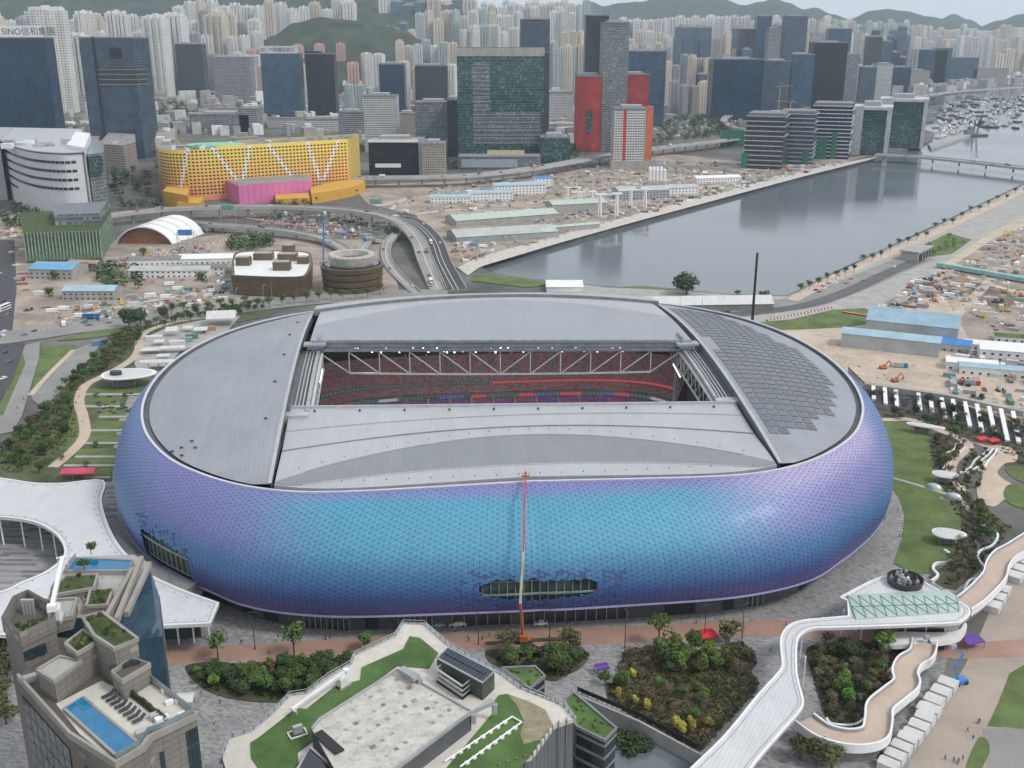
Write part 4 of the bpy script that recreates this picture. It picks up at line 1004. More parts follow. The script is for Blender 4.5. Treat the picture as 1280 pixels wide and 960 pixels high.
# site things
CONT = {}
def container_mesh(m, L=6.06, h=2.6):
    b = MB(); b.box(-L/2, -1.2, 0, L/2, 1.2, h)
    for k in range(int(L/.6)):
        x = -L/2+.3+k*.6; b.box(x-.1, -1.24, .15, x+.1, 1.24, h-.12)
    b.box(-L/2-.03, -1.25, h-.1, L/2+.03, -1.13, h+.03); b.box(-L/2-.03, 1.13, h-.1, L/2+.03, 1.25, h+.03)
    return b.mesh('container', m)
for n, c in (('white', (.6, .6, .58)), ('blue', (.12, .22, .36)), ('green', (.09, .2, .14)), ('grey', (.36, .365, .37)), ('orange', (.36, .23, .16)), ('teal', (.2, .33, .34))):
    CONT[n] = container_mesh(mat('container_'+n, c, .55, var=.15, scale=.6, stain=tuple(q*.6+.05 for q in c)))
def container(x, y, rz, n, label, group, z=0.0, s=1.0):
    o = share('site_container', CONT[n], None, (x, y, z), rz, s); return tag(o, label, 'container', group)
def shed(x, y, rz, L, Wd, h, rm, wm, label, group=None, pitch=.12, win=True, cat='shed', name='site_shed', z=0.0, vents=0):
    "long low building: walls, pitched sheet roof with overhang, windows, doors"
    e = empty(name, (x, y, z), rz, label, cat, group); b = MB(); rh = Wd/2*pitch*2
    b.box(-L/2, -Wd/2, 0, L/2, Wd/2, h); b.add([(-L/2, -Wd/2, h), (-L/2, Wd/2, h), (-L/2, 0, h+rh)], [(0, 2, 1)]); b.add([(L/2, -Wd/2, h), (L/2, Wd/2, h), (L/2, 0, h+rh)], [(0, 1, 2)]); b.build('walls', wm, e)
    for s in (-1, 1):
        b = MB(); o = .5; y1 = s*(Wd/2+o); z1 = h-o*pitch*2; f = [(-L/2-o, 0, h+rh+.12), (L/2+o, 0, h+rh+.12), (L/2+o, y1, z1+.12), (-L/2-o, y1, z1+.12)]
        b.add(f+[(p[0], p[1], p[2]-.15) for p in f], [(0, 1, 2, 3) if s < 0 else (3, 2, 1, 0), (4, 7, 6, 5), (0, 4, 5, 1), (1, 5, 6, 2), (2, 6, 7, 3), (3, 7, 4, 0)]); b.build('roof', rm, e)
    if win:
        n = max(2, int(L/4)); wb = MB(); wb.box(-.7, -.06, 0, .7, .06, 1.1); me = wb.mesh('window', M['glassd'])
        for st in range(max(1, int(h/3))):
            for k in range(n):
                for s in (-1, 1): share('window', me, e, (-L/2+(k+.5)*L/n, s*(Wd/2+.02), 1.0+st*3))
    for k in range(vents):
        b = MB(); b.box(-.5, -.5, 0, .5, .5, 1.2); b.build('roof_vent', M['steel'], e, (-L/2+(k+.5)*L/vents, 0, h+rh))
    return e
def excavator_parts(m):
    b = MB(); b.box(-1.6, -1.2, 1.0, 1.5, 1.2, 2.2); b.box(.2, -1.2, 2.2, 1.5, -.1, 3.1); t = MB()
    for y in (-1.1, 1.1): t.box(-1.9, y-.3, 0, 1.9, y+.3, .9)
    a = MB(); a.bar((1.3, .3, 2.0), (4.2, .3, 4.6), .5); a.bar((4.2, .3, 4.6), (6.2, .3, 2.2), .4); a.bar((6.2, .3, 2.2), (5.8, .3, .9), .8)
    return [('cab', b.mesh('cab', m)), ('tracks', t.mesh('tracks', TYRE)), ('arm', a.mesh('arm', m))]
EXC = [excavator_parts(M['orange']), excavator_parts(mat('yellow_paint', (.6, .38, .04), .5))]
def excavator(x, y, rz, label, group=None, k=0):
    e = empty('excavator', (x, y, 0), rz, label, 'excavator', group)
    for n, me in EXC[k]: share(n, me, e)
    return e
def pile(x, y, r, h, m, label, group, seed):
    R = random.Random(seed); b = MB(); n = 14; rows = []
    for q, (f, zz) in enumerate(((1, 0), (.75, .45), (.4, .85), (.05, 1))):
        rows.append([((r*f+R.uniform(-.12, .12)*r*f)*cos(2*pi*i/n), (r*f+R.uniform(-.12, .12)*r*f)*sin(2*pi*i/n)*.8, zz*h+(R.uniform(-.1, .1)*h if q else 0)) for i in range(n)])
    b.loft(rows, True); o = b.build('spoil_heap', m, None, (x, y, 0)); return tag(o, label, 'heap', group)
def text(s, size, m, parent=None, loc=(0, 0, 0), rot=(0, 0, 0), depth=.05, name='lettering', align='CENTER'):
    cu = bpy.data.curves.new(name, 'FONT'); cu.body = s; cu.size = size; cu.extrude = depth; cu.align_x = align; o = bpy.data.objects.new(name, cu); COL.objects.link(o)
    dg = bpy.context.evaluated_depsgraph_get(); me = bpy.data.meshes.new_from_object(o.evaluated_get(dg)); bpy.data.objects.remove(o); me.materials.clear(); me.materials.append(m)
    o = bpy.data.objects.new(name, me); COL.objects.link(o); o.location = loc; o.rotation_euler = rot
    if parent: o.parent = parent
    return o
# ---------------------------------------------------------------- near buildings and canopies
def roof_slab(name, parent, poly, z, th, m, trim=None):
    b = MB(); b.prism(poly, z-th, z, bottom=True); o = b.build(name, m, parent)
    if trim:
        t = MB(); P = poly+[poly[0]]; t.ribbon([(p[0], p[1]) for p in P], .5, .25, z+.14, w2=.0)
    return o
def edge_line(parent, poly, z, ins, w, m, name, h=.06):
    "line following an outline a little inside it"
    n = len(poly); area2 = sum(poly[i][0]*poly[(i+1) % n][1]-poly[(i+1) % n][0]*poly[i][1] for i in range(n)); s = 1 if area2 > 0 else -1
    P = list(poly)+[poly[0], poly[1]]; Q = offset_path(P, s*ins)[1:]; b = MB(); b.ribbon(Q, w, .2, z+h); return b.build(name, m, parent)
M['roofwhite'] = ribbed('white_roof_sheet', (.58, .585, .595), pitch=1.1, axis=0, rough=.5, metal=.05, var=.09, seam=.12, rot=.5, cross=6.0, crossw=.02)
M['cream'] = mat('cream_deck', (.56, .53, .47), .8, var=.08, scale=.3, stain=(.47, .44, .39))
M['beige'] = wmat('beige_stone', (.11, .10, .09), (.21, .192, .168), 1.5, 1.2, .965, .95, blind=.06, grough=.75, spec=.51)
M['beiged'] = mat('beige_coping', (.30, .28, .25), .8, var=.1, scale=.2)
M['turfd'] = mat('sedum_roof', (.05, .075, .02), .95, var=.4, scale=.5, stain=(.10, .13, .03), bump=.2)
M['pool'] = mat('pool_water', (.008, .15, .31), .05, var=.12, scale=.6, spec=.7)
M['hglass'] = glass('hotel_glass', (.025, .045, .055), rough=.05, var=.35, scale=.3)
M['bglass'] = glass('blue_curtain_glass', (.03, .07, .11), rough=.05, var=.4, scale=.15)
dot = MB(); dot.box(-.28, -.28, 0, .28, .28, .12); DOT = dot.mesh('roof_drain', M['grey'])
# --- ring canopy on the left
ringo = smooth_path(GP([(-60,592),(0,597),(41,603),(75,604),(129,600),(127,625),(134,652),(145,675),(159,693),(181,714),(227,736),(274,753)], 12), 4)+GP([(263,779),(197,782),(120,800)], 12)
ringi = smooth_path(GP([(-60,790),(0,785),(60,775)], 12)[:1]+GP([(-60,745),(0,739),(27,727),(57,714),(77,698),(80,684),(68,666),(41,652),(0,646),(-60,645)], 12), 4)
can = empty('ring_canopy', (*G(120, 660), 0), 0, 'broad white ribbed canopy roof curving round a grey plaza beside the stadium', 'canopy')
def rel(poly, o): return [(p[0]-o.location.x, p[1]-o.location.y)+tuple(p[2:]) for p in poly]
P = rel(ringo+ringi, can); roof_slab('roof', can, P, 12, 1.1, M['roofwhite']); 
edge_line(can, P, 12, 1.4, .25, M['grey'], 'roof_gutter'); edge_line(can, P, 12, .25, .5, M['white'], 'roof_edge')
for q in resample(offset_path(rel(ringo, can), -2.6), 5.5): share('roof_drain', DOT, can, (q[0], q[1], 12.0))
for q in resample(offset_path(rel(ringi[2:], can), -2.2), 5.5): share('roof_drain', DOT, can, (q[0], q[1], 12.0))
b = MB(); b.tube((0, 0, 0), (0, 0, 11), .3, n=10); COLM = b.mesh('column', M['white'])
for q in resample(offset_path(rel(ringi[4:], can), -1.6), 8.5): share('column', COLM, can, (q[0], q[1], 0))
for px in ((224,805),(262,800),(203,806),(243,803)): q = G(*px); share('column', COLM, can, (q[0]-can.location.x, q[1]-can.location.y, 0))
b = MB(); b.prism(rel(GP([(205,800),(252,797),(246,785),(200,788)]), can), .1, 8, True); b.build('glazed_kiosk', glass('canopy_glass', (.03, .06, .055)), can)
b = MB(); b.prism(rel(GP([(150,700),(176,728),(228,758),(250,765),(236,775),(176,765),(140,730)]), can), 0, 10.5); b.build('inner_wall', M['concd'], can)
# ramp between canopy and stadium
ra = empty('stadium_ramp', (*G(180, 705), 0), 0, 'narrow grey access ramp curving between the ring canopy and the stadium side', 'ramp')
b = MB(); b.ribbon(rel(smooth_path(GP([(168,694),(190,716),(225,735),(248,742)], 7), 5), ra), 4.5, 1.0, 7); b.build('deck', M['conc'], ra)
b = MB(); b.ribbon(rel(offset_path(smooth_path(GP([(168,694),(190,716),(225,735),(248,742)], 7), 5), 2.3), ra), .25, 1.1, 8); b.build('parapet', M['grey'], ra)
b = MB()
for q in rel(GP([(172,712),(205,735),(235,750)]), ra): b.tube((q[0], q[1], 0), (q[0], q[1], 6.4), .4, n=8)
b.build('columns', M['conc'], ra)
# --- canopy footbridge on the right
outl = smooth_path(GP([(835,990),(863,960),(906,918),(947,868),(970,843),(977,831),(975,810),(976,795),(984,783),(996,777),(1012,774)], 11), 3)+GP([(1060,770),(1059,751)], 11)+smooth_path(GP([(1059,751),(1050,747),(1056,743),(1102,721),(1143,722),(1161,731),(1196,750),(1210,759),(1213,767),(1204,776),(1184,780),(1050,785),(1018,786),(1003,793),(997,805),(997,843),(1005,876),(1000,890),(980,913),(947,951),(920,990)], 11), 3)[1:]
fb = empty('canopy_footbridge', (*G(1000, 830), 0), 0, 'white ribbed canopy walkway bending from the plaza to a pavilion with a green glass roof', 'canopy')
P = rel(outl, fb); roof_slab('roof', fb, P, 11, .7, M['roofwhite']); edge_line(fb, P, 11, 1.5, .22, M['grey'], 'roof_gutter'); edge_line(fb, P, 11, .3, .6, M['white'], 'roof_edge', .22)
for q in resample(offset_path(P, 3.2), 7): 
    if inside(q[:2], P): share('roof_drain', DOT, fb, (q[0], q[1], 11.0))
gl = GP([(1059,744),(1100,741),(1184,737),(1196,745),(1201,754),(1199,764),(1070,773)], 11.4); g = rel(gl, fb)
b = MB(); b.prism(g, 11.0, 11.35); gp = b.build('glass_roof', glass('green_roof_glass', (.36, .47, .42), rough=.15, var=.12), fb)
b = MB(); A, B_, C_, D_ = [Vector((*p, 11.45)) for p in (g[0], g[3], g[5], g[6])]
for k in range(11):
    t = k/10; p, q = A.lerp(B_, t), D_.lerp(C_, t); b.bar(p, q, .14)
    if k < 10:
        p2, q2 = A.lerp(B_, t+.1), D_.lerp(C_, t+.1); m1, m2 = p.lerp(q, .5), p2.lerp(q2, .5); b.bar(p, m2, .12); b.bar(m1, q2, .12); b.bar(m1, m2, .14)
b.build('glazing_bars', mat('green_bars', (.12, .22, .19), .5), gp)
b = MB(); b.tube((0, 0, 0), (0, 0, 10.4), .24, n=8); CM2 = b.mesh('column', M['white'])
for px in ((1051,800),(1075,806),(1102,806),(1129,806),(1155,805),(1183,803),(1070,790),(1003,860),(990,885),(1000,822)):
    q = G(*px); share('column', CM2, fb, (q[0]-fb.location.x, q[1]-fb.location.y, 0))
b = MB(); b.prism(rel(GP([(1095,803),(1195,799),(1190,785),(1095,790)]), fb), 5.2, 10.2); b.build('pavilion_glazing', M['glassd'], fb)
b = MB(); b.prism(rel(smooth_path(GP([(1108,805),(1160,803),(1196,798),(1208,786),(1206,778),(1190,790),(1108,790)], 5.2), 3, True), fb), 3.6, 5.2, bottom=True); b.build('deck', M['white'], fb)
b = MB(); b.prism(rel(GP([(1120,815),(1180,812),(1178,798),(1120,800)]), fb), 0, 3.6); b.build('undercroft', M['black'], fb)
# plant basket on the pavilion roof
cx, cy = G(1131, 728, 11.5); pb = empty('rooftop_plant', (cx, cy, 11.0), 0, 'dark ring-walled basket crowded with grey cooling units on the white pavilion roof', 'rooftop plant')
b = MB(); b.revolve(0, 0, [(5.2, 0), (5.6, 2.2), (5.3, 2.2), (5.0, .1), (0, .1)], 28); b.build('basket', mat('plum_metal', (.05, .035, .04), .5), pb)
for k in range(26):
    a = RK.uniform(0, 6.28); r = RK.uniform(.4, 4.3); b = MB(); h = RK.uniform(2, 4.2); b.tube((0, 0, .1), (0, 0, h), RK.uniform(.25, .55), n=8); b.box(-.5, -.4, h*.45, .5, .4, h*.8); b.build('cooling_unit', RK.choice([M['steel'], M['grey'], M['white'], M['dark']]), pb, (r*cos(a), r*sin(a), 0))
# --- curving ramps with white parapets
def ramp(label, px, z, w, zb=None):
    e = empty('curved_ramp', (*G(px[0][0], px[0][1], z), 0), 0, label, 'ramp'); C = rel(smooth_path(GP(px, z), 6), e)
    b = MB(); b.ribbon(C, w, .8, z); b.build('deck', M['sandpath'], e)
    for s, hh, zz in ((-1, 2.6, 1.3), (1, 1.7, 1.0)):
        E = offset_path(C, s*(w/2+.25)); b = MB(); b.ribbon(E, .55, hh, z+zz); b.build('parapet', M['white'], e)
        b = MB(); b.ribbon(offset_path(C, s*(w/2-.12)), .16, 1.2, z+zz-.12); b.build('parapet_lining', M['grey'], e)
    b = MB(); b.ribbon(C, w*.7, z-.9, z-.85); b.build('ramp_wall', M['concd'], e); return e
ramp('sand-coloured ramp with wavy white parapets winding round the garden below the footbridge', [(1005,900),(1030,917),(1064,925),(1092,920),(1098,903),(1100,885),(1117,870),(1133,856),(1131,842),(1137,829),(1152,819),(1156,803)], 5, 6.2)
ramp('sand-coloured raised walkway with wavy white parapets leaving the pavilion past the pond', [(1200,760),(1216,749),(1231,735),(1243,721),(1247,707),(1256,695),(1272,686),(1300,668)], 4.5, 6.5)
def wall_line(name, label, px, z, h, w, m, k=6, cat='wall'):
    P = smooth_path(GP(px, 0), k); o = P[0]; b = MB(); b.ribbon([(p[0]-o[0], p[1]-o[1]) for p in P], w, h, z+h); ob = b.build(name, m, None, (o[0], o[1], 0)); return tag(ob, label, cat)
wall_line('garden_wall', 'low white wavy wall edging the lawn inside the ramp garden', [(1033,900),(1040,907),(1068,908),(1084,896),(1085,884),(1107,872),(1118,858),(1110,845),(1118,834),(1136,822),(1138,813)], 0, .8, .7, M['white'])
wall_line('pond_wall', 'curling white wall between lawn and pond beside the raised walkway', [(1164,729),(1172,722),(1166,714),(1170,707),(1185,705),(1190,698),(1180,690)], 0, 1.2, .9, M['white'])
wall_line('pond_wall', 'looping white wall at the head of the pond', [(1205,740),(1212,728),(1226,724),(1232,714),(1222,700),(1226,690),(1240,684),(1247,672),(1240,660)], 0, 1.0, .8, M['white'])
for k, (dx, lab) in enumerate(((0, 'inner white curved seating wall on the planted slope'), (8, 'middle white curved seating wall on the planted slope'), (17, 'outer white curved seating wall on the planted slope'))):
    wall_line('seat_wall', lab, [(1200+dx,592),(1212+dx,586),(1219+dx,576),(1230+dx*.8,568),(1236+dx*.6,562)], 0, .7, .7, M['white'])
wall_line('garden_wall', 'zigzag wavy white wall beside the bright lawn', [(1178,588),(1182,580),(1178,573),(1184,567),(1192,563),(1195,556),(1203,554)], 0, .7, .5, M['white'])
wall_line('garden_wall', 'white kerb wall curving along the winding path', [(1206,616),(1193,600),(1187,583),(1197,569),(1207,560)], 0, .6, .4, M['white'])
b = MB(); b.sheet(smooth_path(GP([(1218,660),(1236,662),(1246,676),(1240,694),(1230,704),(1220,690)]), 4, True), .5); b.build('pond', M['glassd'], kind='structure')
# shell pavilions on the lawn
def shell_pav(px, py, rx, ry, rot, label, z=4.2):
    x, y = G(px, py, z); e = empty('shell_pavilion', (x, y, 0), rot, label, 'pavilion'); b = MB()
    pts = [(rx*cos(t)*(1+.18*cos(t)), ry*sin(t)) for t in [2*pi*i/28 for i in range(28)]]
    b.prism(pts, z-.5, z, bottom=True); b.build('roof', M['white'], e); b = MB(); b.prism([(p[0]*.86, p[1]*.86) for p in pts], z, z+.15); b.build('roof_panel', M['roofwhite'], e)
    for sx, sy in ((-.4, -.3), (.4, -.3), (0, .35), (.5, .2)): b = MB(); b.tube((sx*rx, sy*ry, 0), (sx*rx, sy*ry, z-.5), .22, n=8); b.build('column', M['grey'], e)
    b = MB(); b.obox(0, 0, 0, rx*.7, ry*.5, 2.6); b.build('kiosk', M['concd'], e); return e
shell_pav(1179, 592, 5.2, 3.6, -.3, 'white shell-shaped pavilion roof at the lower end of the winding path')
shell_pav(1183, 666, 6.0, 4.2, -.2, 'larger white shell-shaped pavilion on the lawn above the pond')
shell_pav(1153, 531, 8.5, 2.6, -.45, 'long narrow white shell canopy at the top of the bright lawn')
shell_pav(155, 467, 14, 9.5, .15, 'broad white oval pavilion with a dark vent on its roof beside the sandy path', 7)
x, y = G(145, 468, 7.2); b = MB(); b.revolve(0, 0, [(3.2, 0), (3.0, 2.0), (0, 2.0)], 20, sy=.7); o = b.build('roof_vent_drum', M['dark'], None, (x, y, 7.15)); tag(o, 'dark oval vent drum standing on the broad oval pavilion roof', 'vent')
shell_pav(197, 451, 12, 3.2, .1, 'thin white canopy strip touching the left flank of the stadium', 6)
for px, py, lab in ((1167,611,'silver half-dome skylight pod on the hedge path between the lawns'), (1192,623,'long silver skylight pod at the end of the hedge path')):
    x, y = G(px, py); b = MB(); b.revolve(0, 0, [(3.4, 0), (3.2, .9), (2.3, 1.9), (.9, 2.4), (0, 2.5)], 18, sy=.55); o = b.build('skylight_pod', M['steel'], None, (x, y, 0), smooth=True); o.rotation_euler = (0, 0, -.5); tag(o, lab, 'skylight')
# white ribs of the sunken road beyond the lawn
tr = empty('ribbed_retaining_wall', (*G(1200, 520), 0), 0, 'long dark sunken road wall with a row of thick white ribs beyond the lawn', 'retaining wall')
top = [(1080,486),(1180,500),(1300,526)]; bot_ = [(1080,508),(1180,526),(1300,566)]
b = MB(); b.prism(rel(GP([(1080,484),(1180,498),(1300,524),(1300,527),(1180,501),(1080,487)]), tr), 0, 3.2); b.build('wall', M['conc'], tr)
b = MB(); b.sheet(rel(GP(top+bot_[::-1]), tr), .42); b.build('road_bed', M['asphd'], tr)
for xt, yt, xb, yb2 in [(1091,489,1092,502),(1105,491,1107,508),(1119,494,1121,511),(1147,498,1150,516),(1162,502,1165,518),(1176,504,1181,525),(1190,506,1194,527),(1205,509,1212,536),(1220,512,1227,543),(1235,515,1244,549),(1250,518,1259,554),(1265,521,1273,556),(1281,524,1290,562)]:
    a = rel([G(xt, yt), G(xb, yb2)], tr); b = MB(); b.bar((a[0][0], a[0][1], 2.6), (a[1][0], a[1][1], 1.0), 1.9, 1.1); b.build('rib', M['white'], tr)
# --- shopping block with lawns on its roof
RZ = 20.0; rp = [(278,948),(286,924),(314,915),(337,896),(363,870),(384,867),(410,847),(440,830),(443,820),(494,796),(504,780),(530,781),(560,807),(623,841),(651,861),(704,882),(717,898),(693,906),(665,945),(625,957),(600,1020),(300,1020)]
ml = empty('shopping_block', (*G(480, 900, RZ), 0), 0, 'grey finned block with rooftop lawns, cream paths and a stained concrete upper roof', 'building')
P = rel(GP(rp, RZ), ml); b = MB(); b.prism(P, -7.8, RZ-1.2, True); b.build('wall', ribbed('fin_cladding', (.17, .18, .19), pitch=1.0, axis=0, rough=.55, metal=.2, var=.2, seam=.35), ml)
b = MB(); b.prism(P, RZ-1.2, RZ, True); b.build('roof', M['cream'], ml)
n = len(P); rail = MB(); post = MB(); post.box(-.07, -.07, 0, .07, .07, 1.35); PM = post.mesh('rail_post', M['dark'])
rail.ribbon(P[:17], .18, .12, RZ+1.4); rail.ribbon(P[:17], .1, .08, RZ+.75)
rail.build('railing', M['grey'], ml); b = MB(); b.ribbon(offset_path(P[:17], .35), .9, 1.6, RZ+.15); b.build('coping', M['grey'], ml)
for q in resample(P[:17], 2.6): share('rail_post', PM, ml, (q[0], q[1], RZ))
for q in resample(P[14:21], 2.2):
    b = MB(); b.box(-.12, -.3, 0, .12, .3, 21.0); o = b.build('fin', M['concd'], ml, (q[0], q[1], -.2))
def roofpart(name, m, px, z, h, parent=ml): b = MB(); b.prism(rel(GP(px, z), ml), z-h, z); return b.build(name, m, parent)
roofpart('roof_lawn', M['turf'], [(313,928),(323,922),(370,885),(383,886),(418,858),(450,850),(452,834),(504,811),(512,795),(525,797),(548,816),(536,835),(497,832),(395,905),(392,925),(372,940),(375,970),(330,970),(314,947)], RZ+.25, .2)
roofpart('roof_lawn', M['turf'], [(623,869),(634,867),(682,887),(690,904),(662,946),(635,975),(545,975),(594,917),(616,891),(615,880)], RZ+.25, .2)
roofpart('bare_lawn_patch', mat('bare_turf', (.26, .23, .15), .95, var=.2, scale=.3, stain=(.15, .16, .07)), [(634,868),(660,876),(682,887),(690,904),(676,924),(655,930),(650,918),(655,900),(645,880)], RZ+.32, .1)
M['stainroof'] = mat('stained_roof', (.50, .48, .44), .85, var=.14, scale=.35, stain=(.22, .21, .19))
UZ = 25.0; up = [(390,912),(400,900),(497,838),(589,890),(494,962),(470,1000),(440,1000)]
b = MB(); U = rel(GP(up, UZ), ml); b.prism(U, RZ, UZ-.05); b.build('upper_wall', mat('dark_panel', (.085, .09, .1), .6, var=.15), ml)
b = MB(); b.prism(U, UZ-.06, UZ); b.build('upper_roof', M['stainroof'], ml)
b = MB(); b.ribbon(U[:6], .5, .9, UZ+.55); b.build('upper_parapet', M['grey'], ml)
for k in range(40):     # stained drain pads on the upper roof
    u, v = (k % 8+.6)/8.6, (k//8+.6)/5.6; a = [U[1], U[2], U[3], U[4]]
    x = (a[0][0]*(1-u)+a[1][0]*u)*(1-v)+(a[3][0]*(1-u)+a[2][0]*u)*v; y = (a[0][1]*(1-u)+a[1][1]*u)*(1-v)+(a[3][1]*(1-u)+a[2][1]*u)*v
    if RK.random() < .62: b = MB(); s = RK.uniform(.9, 1.5); b.obox(0, 0, 0, s, s, .03, .55); b.build('roof_pad', mat('pad_%d' % (k % 3), ((.2, .19, .18), (.3, .28, .26), (.36, .33, .29))[k % 3], .9, var=.4, scale=1.2), ml, (x, y, UZ+.002))
for px, z0, z1 in (([(497,836),(505,832),(525,843),(517,848)], RZ, UZ+2.5), ([(585,892),(592,888),(619,876),(612,872)], RZ+2, UZ+.5)):
    b = MB(); b.prism(rel(GP(px, z1), ml), z1-1.0, z1, bottom=True); b.build('portal_beam', M['grey'], ml)
    for q in (px[1], px[2]): w = rel([G(q[0], q[1], z1)], ml)[0]; b = MB(); b.box(w[0]-.5, w[1]-.5, z0, w[0]+.5, w[1]+.5, z1-1); b.build('portal_post', M['grey'], ml)
sb = [(546,823),(560,810),(618,840),(603,854)]; S_ = rel(GP(sb, 25), ml)
b = MB(); b.prism(S_, RZ, 25); b.build('plant_room', mat('olive_panel', (.06, .07, .06), .6), ml)
b = MB(); b.ribbon(S_+S_[:1], .5, .3, 25.3); b.build('plant_room_coping', M['grey'], ml)
for i in range(11):
    for j in range(2):
        u, v = (i+.9)/12.6, (j+.75)/2.5; x = (S_[1][0]*(1-u)+S_[2][0]*u)*(1-v)+(S_[0][0]*(1-u)+S_[3][0]*u)*v; y = (S_[1][1]*(1-u)+S_[2][1]*u)*(1-v)+(S_[0][1]*(1-u)+S_[3][1]*u)*v
        b = MB(); b.obox(0, 0, 0, 1.15, 2.5, .1, atan2(S_[2][1]-S_[1][1], S_[2][0]-S_[1][0])); b.build('solar_panel', mat('solar_dark', (.03, .04, .06), .25), ml, (x, y, 25.08))
for px, z0, z1, nm in (([(545,838),(556,830),(590,850),(578,860)], RZ, 23.5, 'duct_frame'),):
    f = rel(GP(px, z1), ml)
    for zz in (21.5, 22.8, 24.2): b = MB(); b.ribbon(f+f[:1], .5, .4, zz); b.build(nm, M['steel'], ml)
    b = MB(); b.prism(f, RZ, 21.3); b.build('duct_well', M['black'], ml)
sk = rel(GP([(370,965),(388,935),(430,972),(410,990)], 23), ml); b = MB(); b.prism(sk, RZ, 23); b.build('skylight', M['glassd'], ml)
b = MB(); b.ribbon(sk+sk[:1], .6, .6, 23.3); b.build('skylight_frame', M['steel'], ml)
b = MB(); P_ = rel(GP([(397,917),(425,942)], UZ), ml); b.bar((*P_[0], UZ+.4), (*P_[1], UZ+.4), 2.4, .3); b.build('roof_trench', M['black'], ml)
# annexes with planted roofs
def annex(label, px, z, zb=0.0):
    e = empty('planted_annex', (*G(*px[0], z), 0), 0, label, 'building'); A_ = rel(GP(px, z), e); b = MB(); b.prism(A_, zb, z-.3); b.build('wall', M['glassd'], e)
    b = MB(); b.prism(A_, z-.3, z); b.build('roof', M['turf'], e); b = MB(); b.ribbon(A_+A_[:1], .7, .9, z+.5); b.build('parapet', M['concd'], e)
    zz = zb+2.5
    while zz < z-1: b = MB(); b.ribbon(A_+A_[:1], .5, .7, zz); b.build('floor_band', M['concd'], e); zz += 3.6
    c = sum(p[0] for p in A_)/len(A_), sum(p[1] for p in A_)/len(A_)
    for k in range(22): a = rel([(0, 0)], e); q = A_[RK.randrange(len(A_))]; t = RK.uniform(.2, .75); share('shrub', TREE['light'][0][0], e, (c[0]+(q[0]-c[0])*t, c[1]+(q[1]-c[1])*t, z-.2), RK.uniform(0, 6), RK.uniform(.12, .22))
    return e
annex('dark glass annex with a planted green roof at the foot of the sloping wall', [(705,875),(718,867),(770,911),(756,926),(721,909)], 14, -7.8)
annex('low annex with a small planted roof wedged behind the rooftop railing', [(626,836),(669,834),(681,846),(662,861)], 12)
# white maintenance crane on the roof lawn
def bmu(label, px0, px1, z, hz, arm, parts=True):
    x, y = G(*px0, z); x1, y1 = G(*px1, z); e = empty('maintenance_crane', (x, y, z), atan2(y1-y, x1-x), label, 'crane'); L = hypot(x1-x, y1-y)
    b = MB(); b.box(-1.3, -1.0, .6, 1.3, 1.0, 2.8); b.box(-.9, -.8, 2.8, .9, .8, 3.2); b.build('body', M['white'], e)
    b = MB()
    for yy in (-1.2, 1.2): b.box(-1.9, yy-.2, 0, 1.9, yy+.2, .6)
    b.build('bogie', M['steel'], e); b = MB(); b.bar((-1.5, 0, 3.6), (L, 0, hz), .75, .8); b.build('boom', M['white'], e)
    b = MB(); b.bar((L, -1.2, hz), (L, 1.2, hz), .3); b.bar((L-.6, -.9, hz-.1), (L-.6, -.9, hz-1.4), .15); b.bar((L-.6, .9, hz-.1), (L-.6, .9, hz-1.4), .15); b.build('spreader', M['white'], e)
    b = MB(); b.box(-2.2, -.8, 2.9, -.9, .8, 4.2); b.build('counterweight', M['white'], e); return e
bmu('white maintenance crane with a long boom lying over the rooftop lawn', (428,858), (366,897), RZ+.3, 2.2, 12)
x, y = G(372, 918, RZ+.3); e = empty('cradle', (x, y, RZ+.3), .5, 'white window-cleaning cradle parked on the rooftop lawn', 'cradle')
for a, c in (((-2, -1.3, .3), (2, -1.3, .3)), ((-2, 1.3, .3), (2, 1.3, .3)), ((-2, -1.3, .3), (-2, 1.3, .3)), ((2, -1.3, .3), (2, 1.3, .3))): b = MB(); b.bar(a, c, .3); b.build('frame_bar', M['white'], e)
b = MB(); b.box(-1, -.5, .4, 1.2, .5, 2.4); b.build('machine', M['steel'], e)
pr = empty('roof_pipe_rails', (*G(605, 930, RZ), RZ+.25), 0, 'pair of white pipe rails on pads crossing the right rooftop lawn', 'pipes')
for (a, c) in (((640,899),(556,955)), ((652,906),(575,962)), ((640,899),(652,906))):
    P_ = rel(GP([a, c], RZ), pr); b = MB(); b.tube((*P_[0], .5), (*P_[1], .5), .22, n=8); b.build('pipe', M['white'], pr)
    for t in range(1, 9):
        if a[0]-c[0] < 0: break
        q = [P_[0][i]+(P_[1][i]-P_[0][i])*t/9 for i in (0, 1)]; b = MB(); b.obox(q[0], q[1], 0, .9, .9, .45, .5); b.build('pad', M['white'], pr)
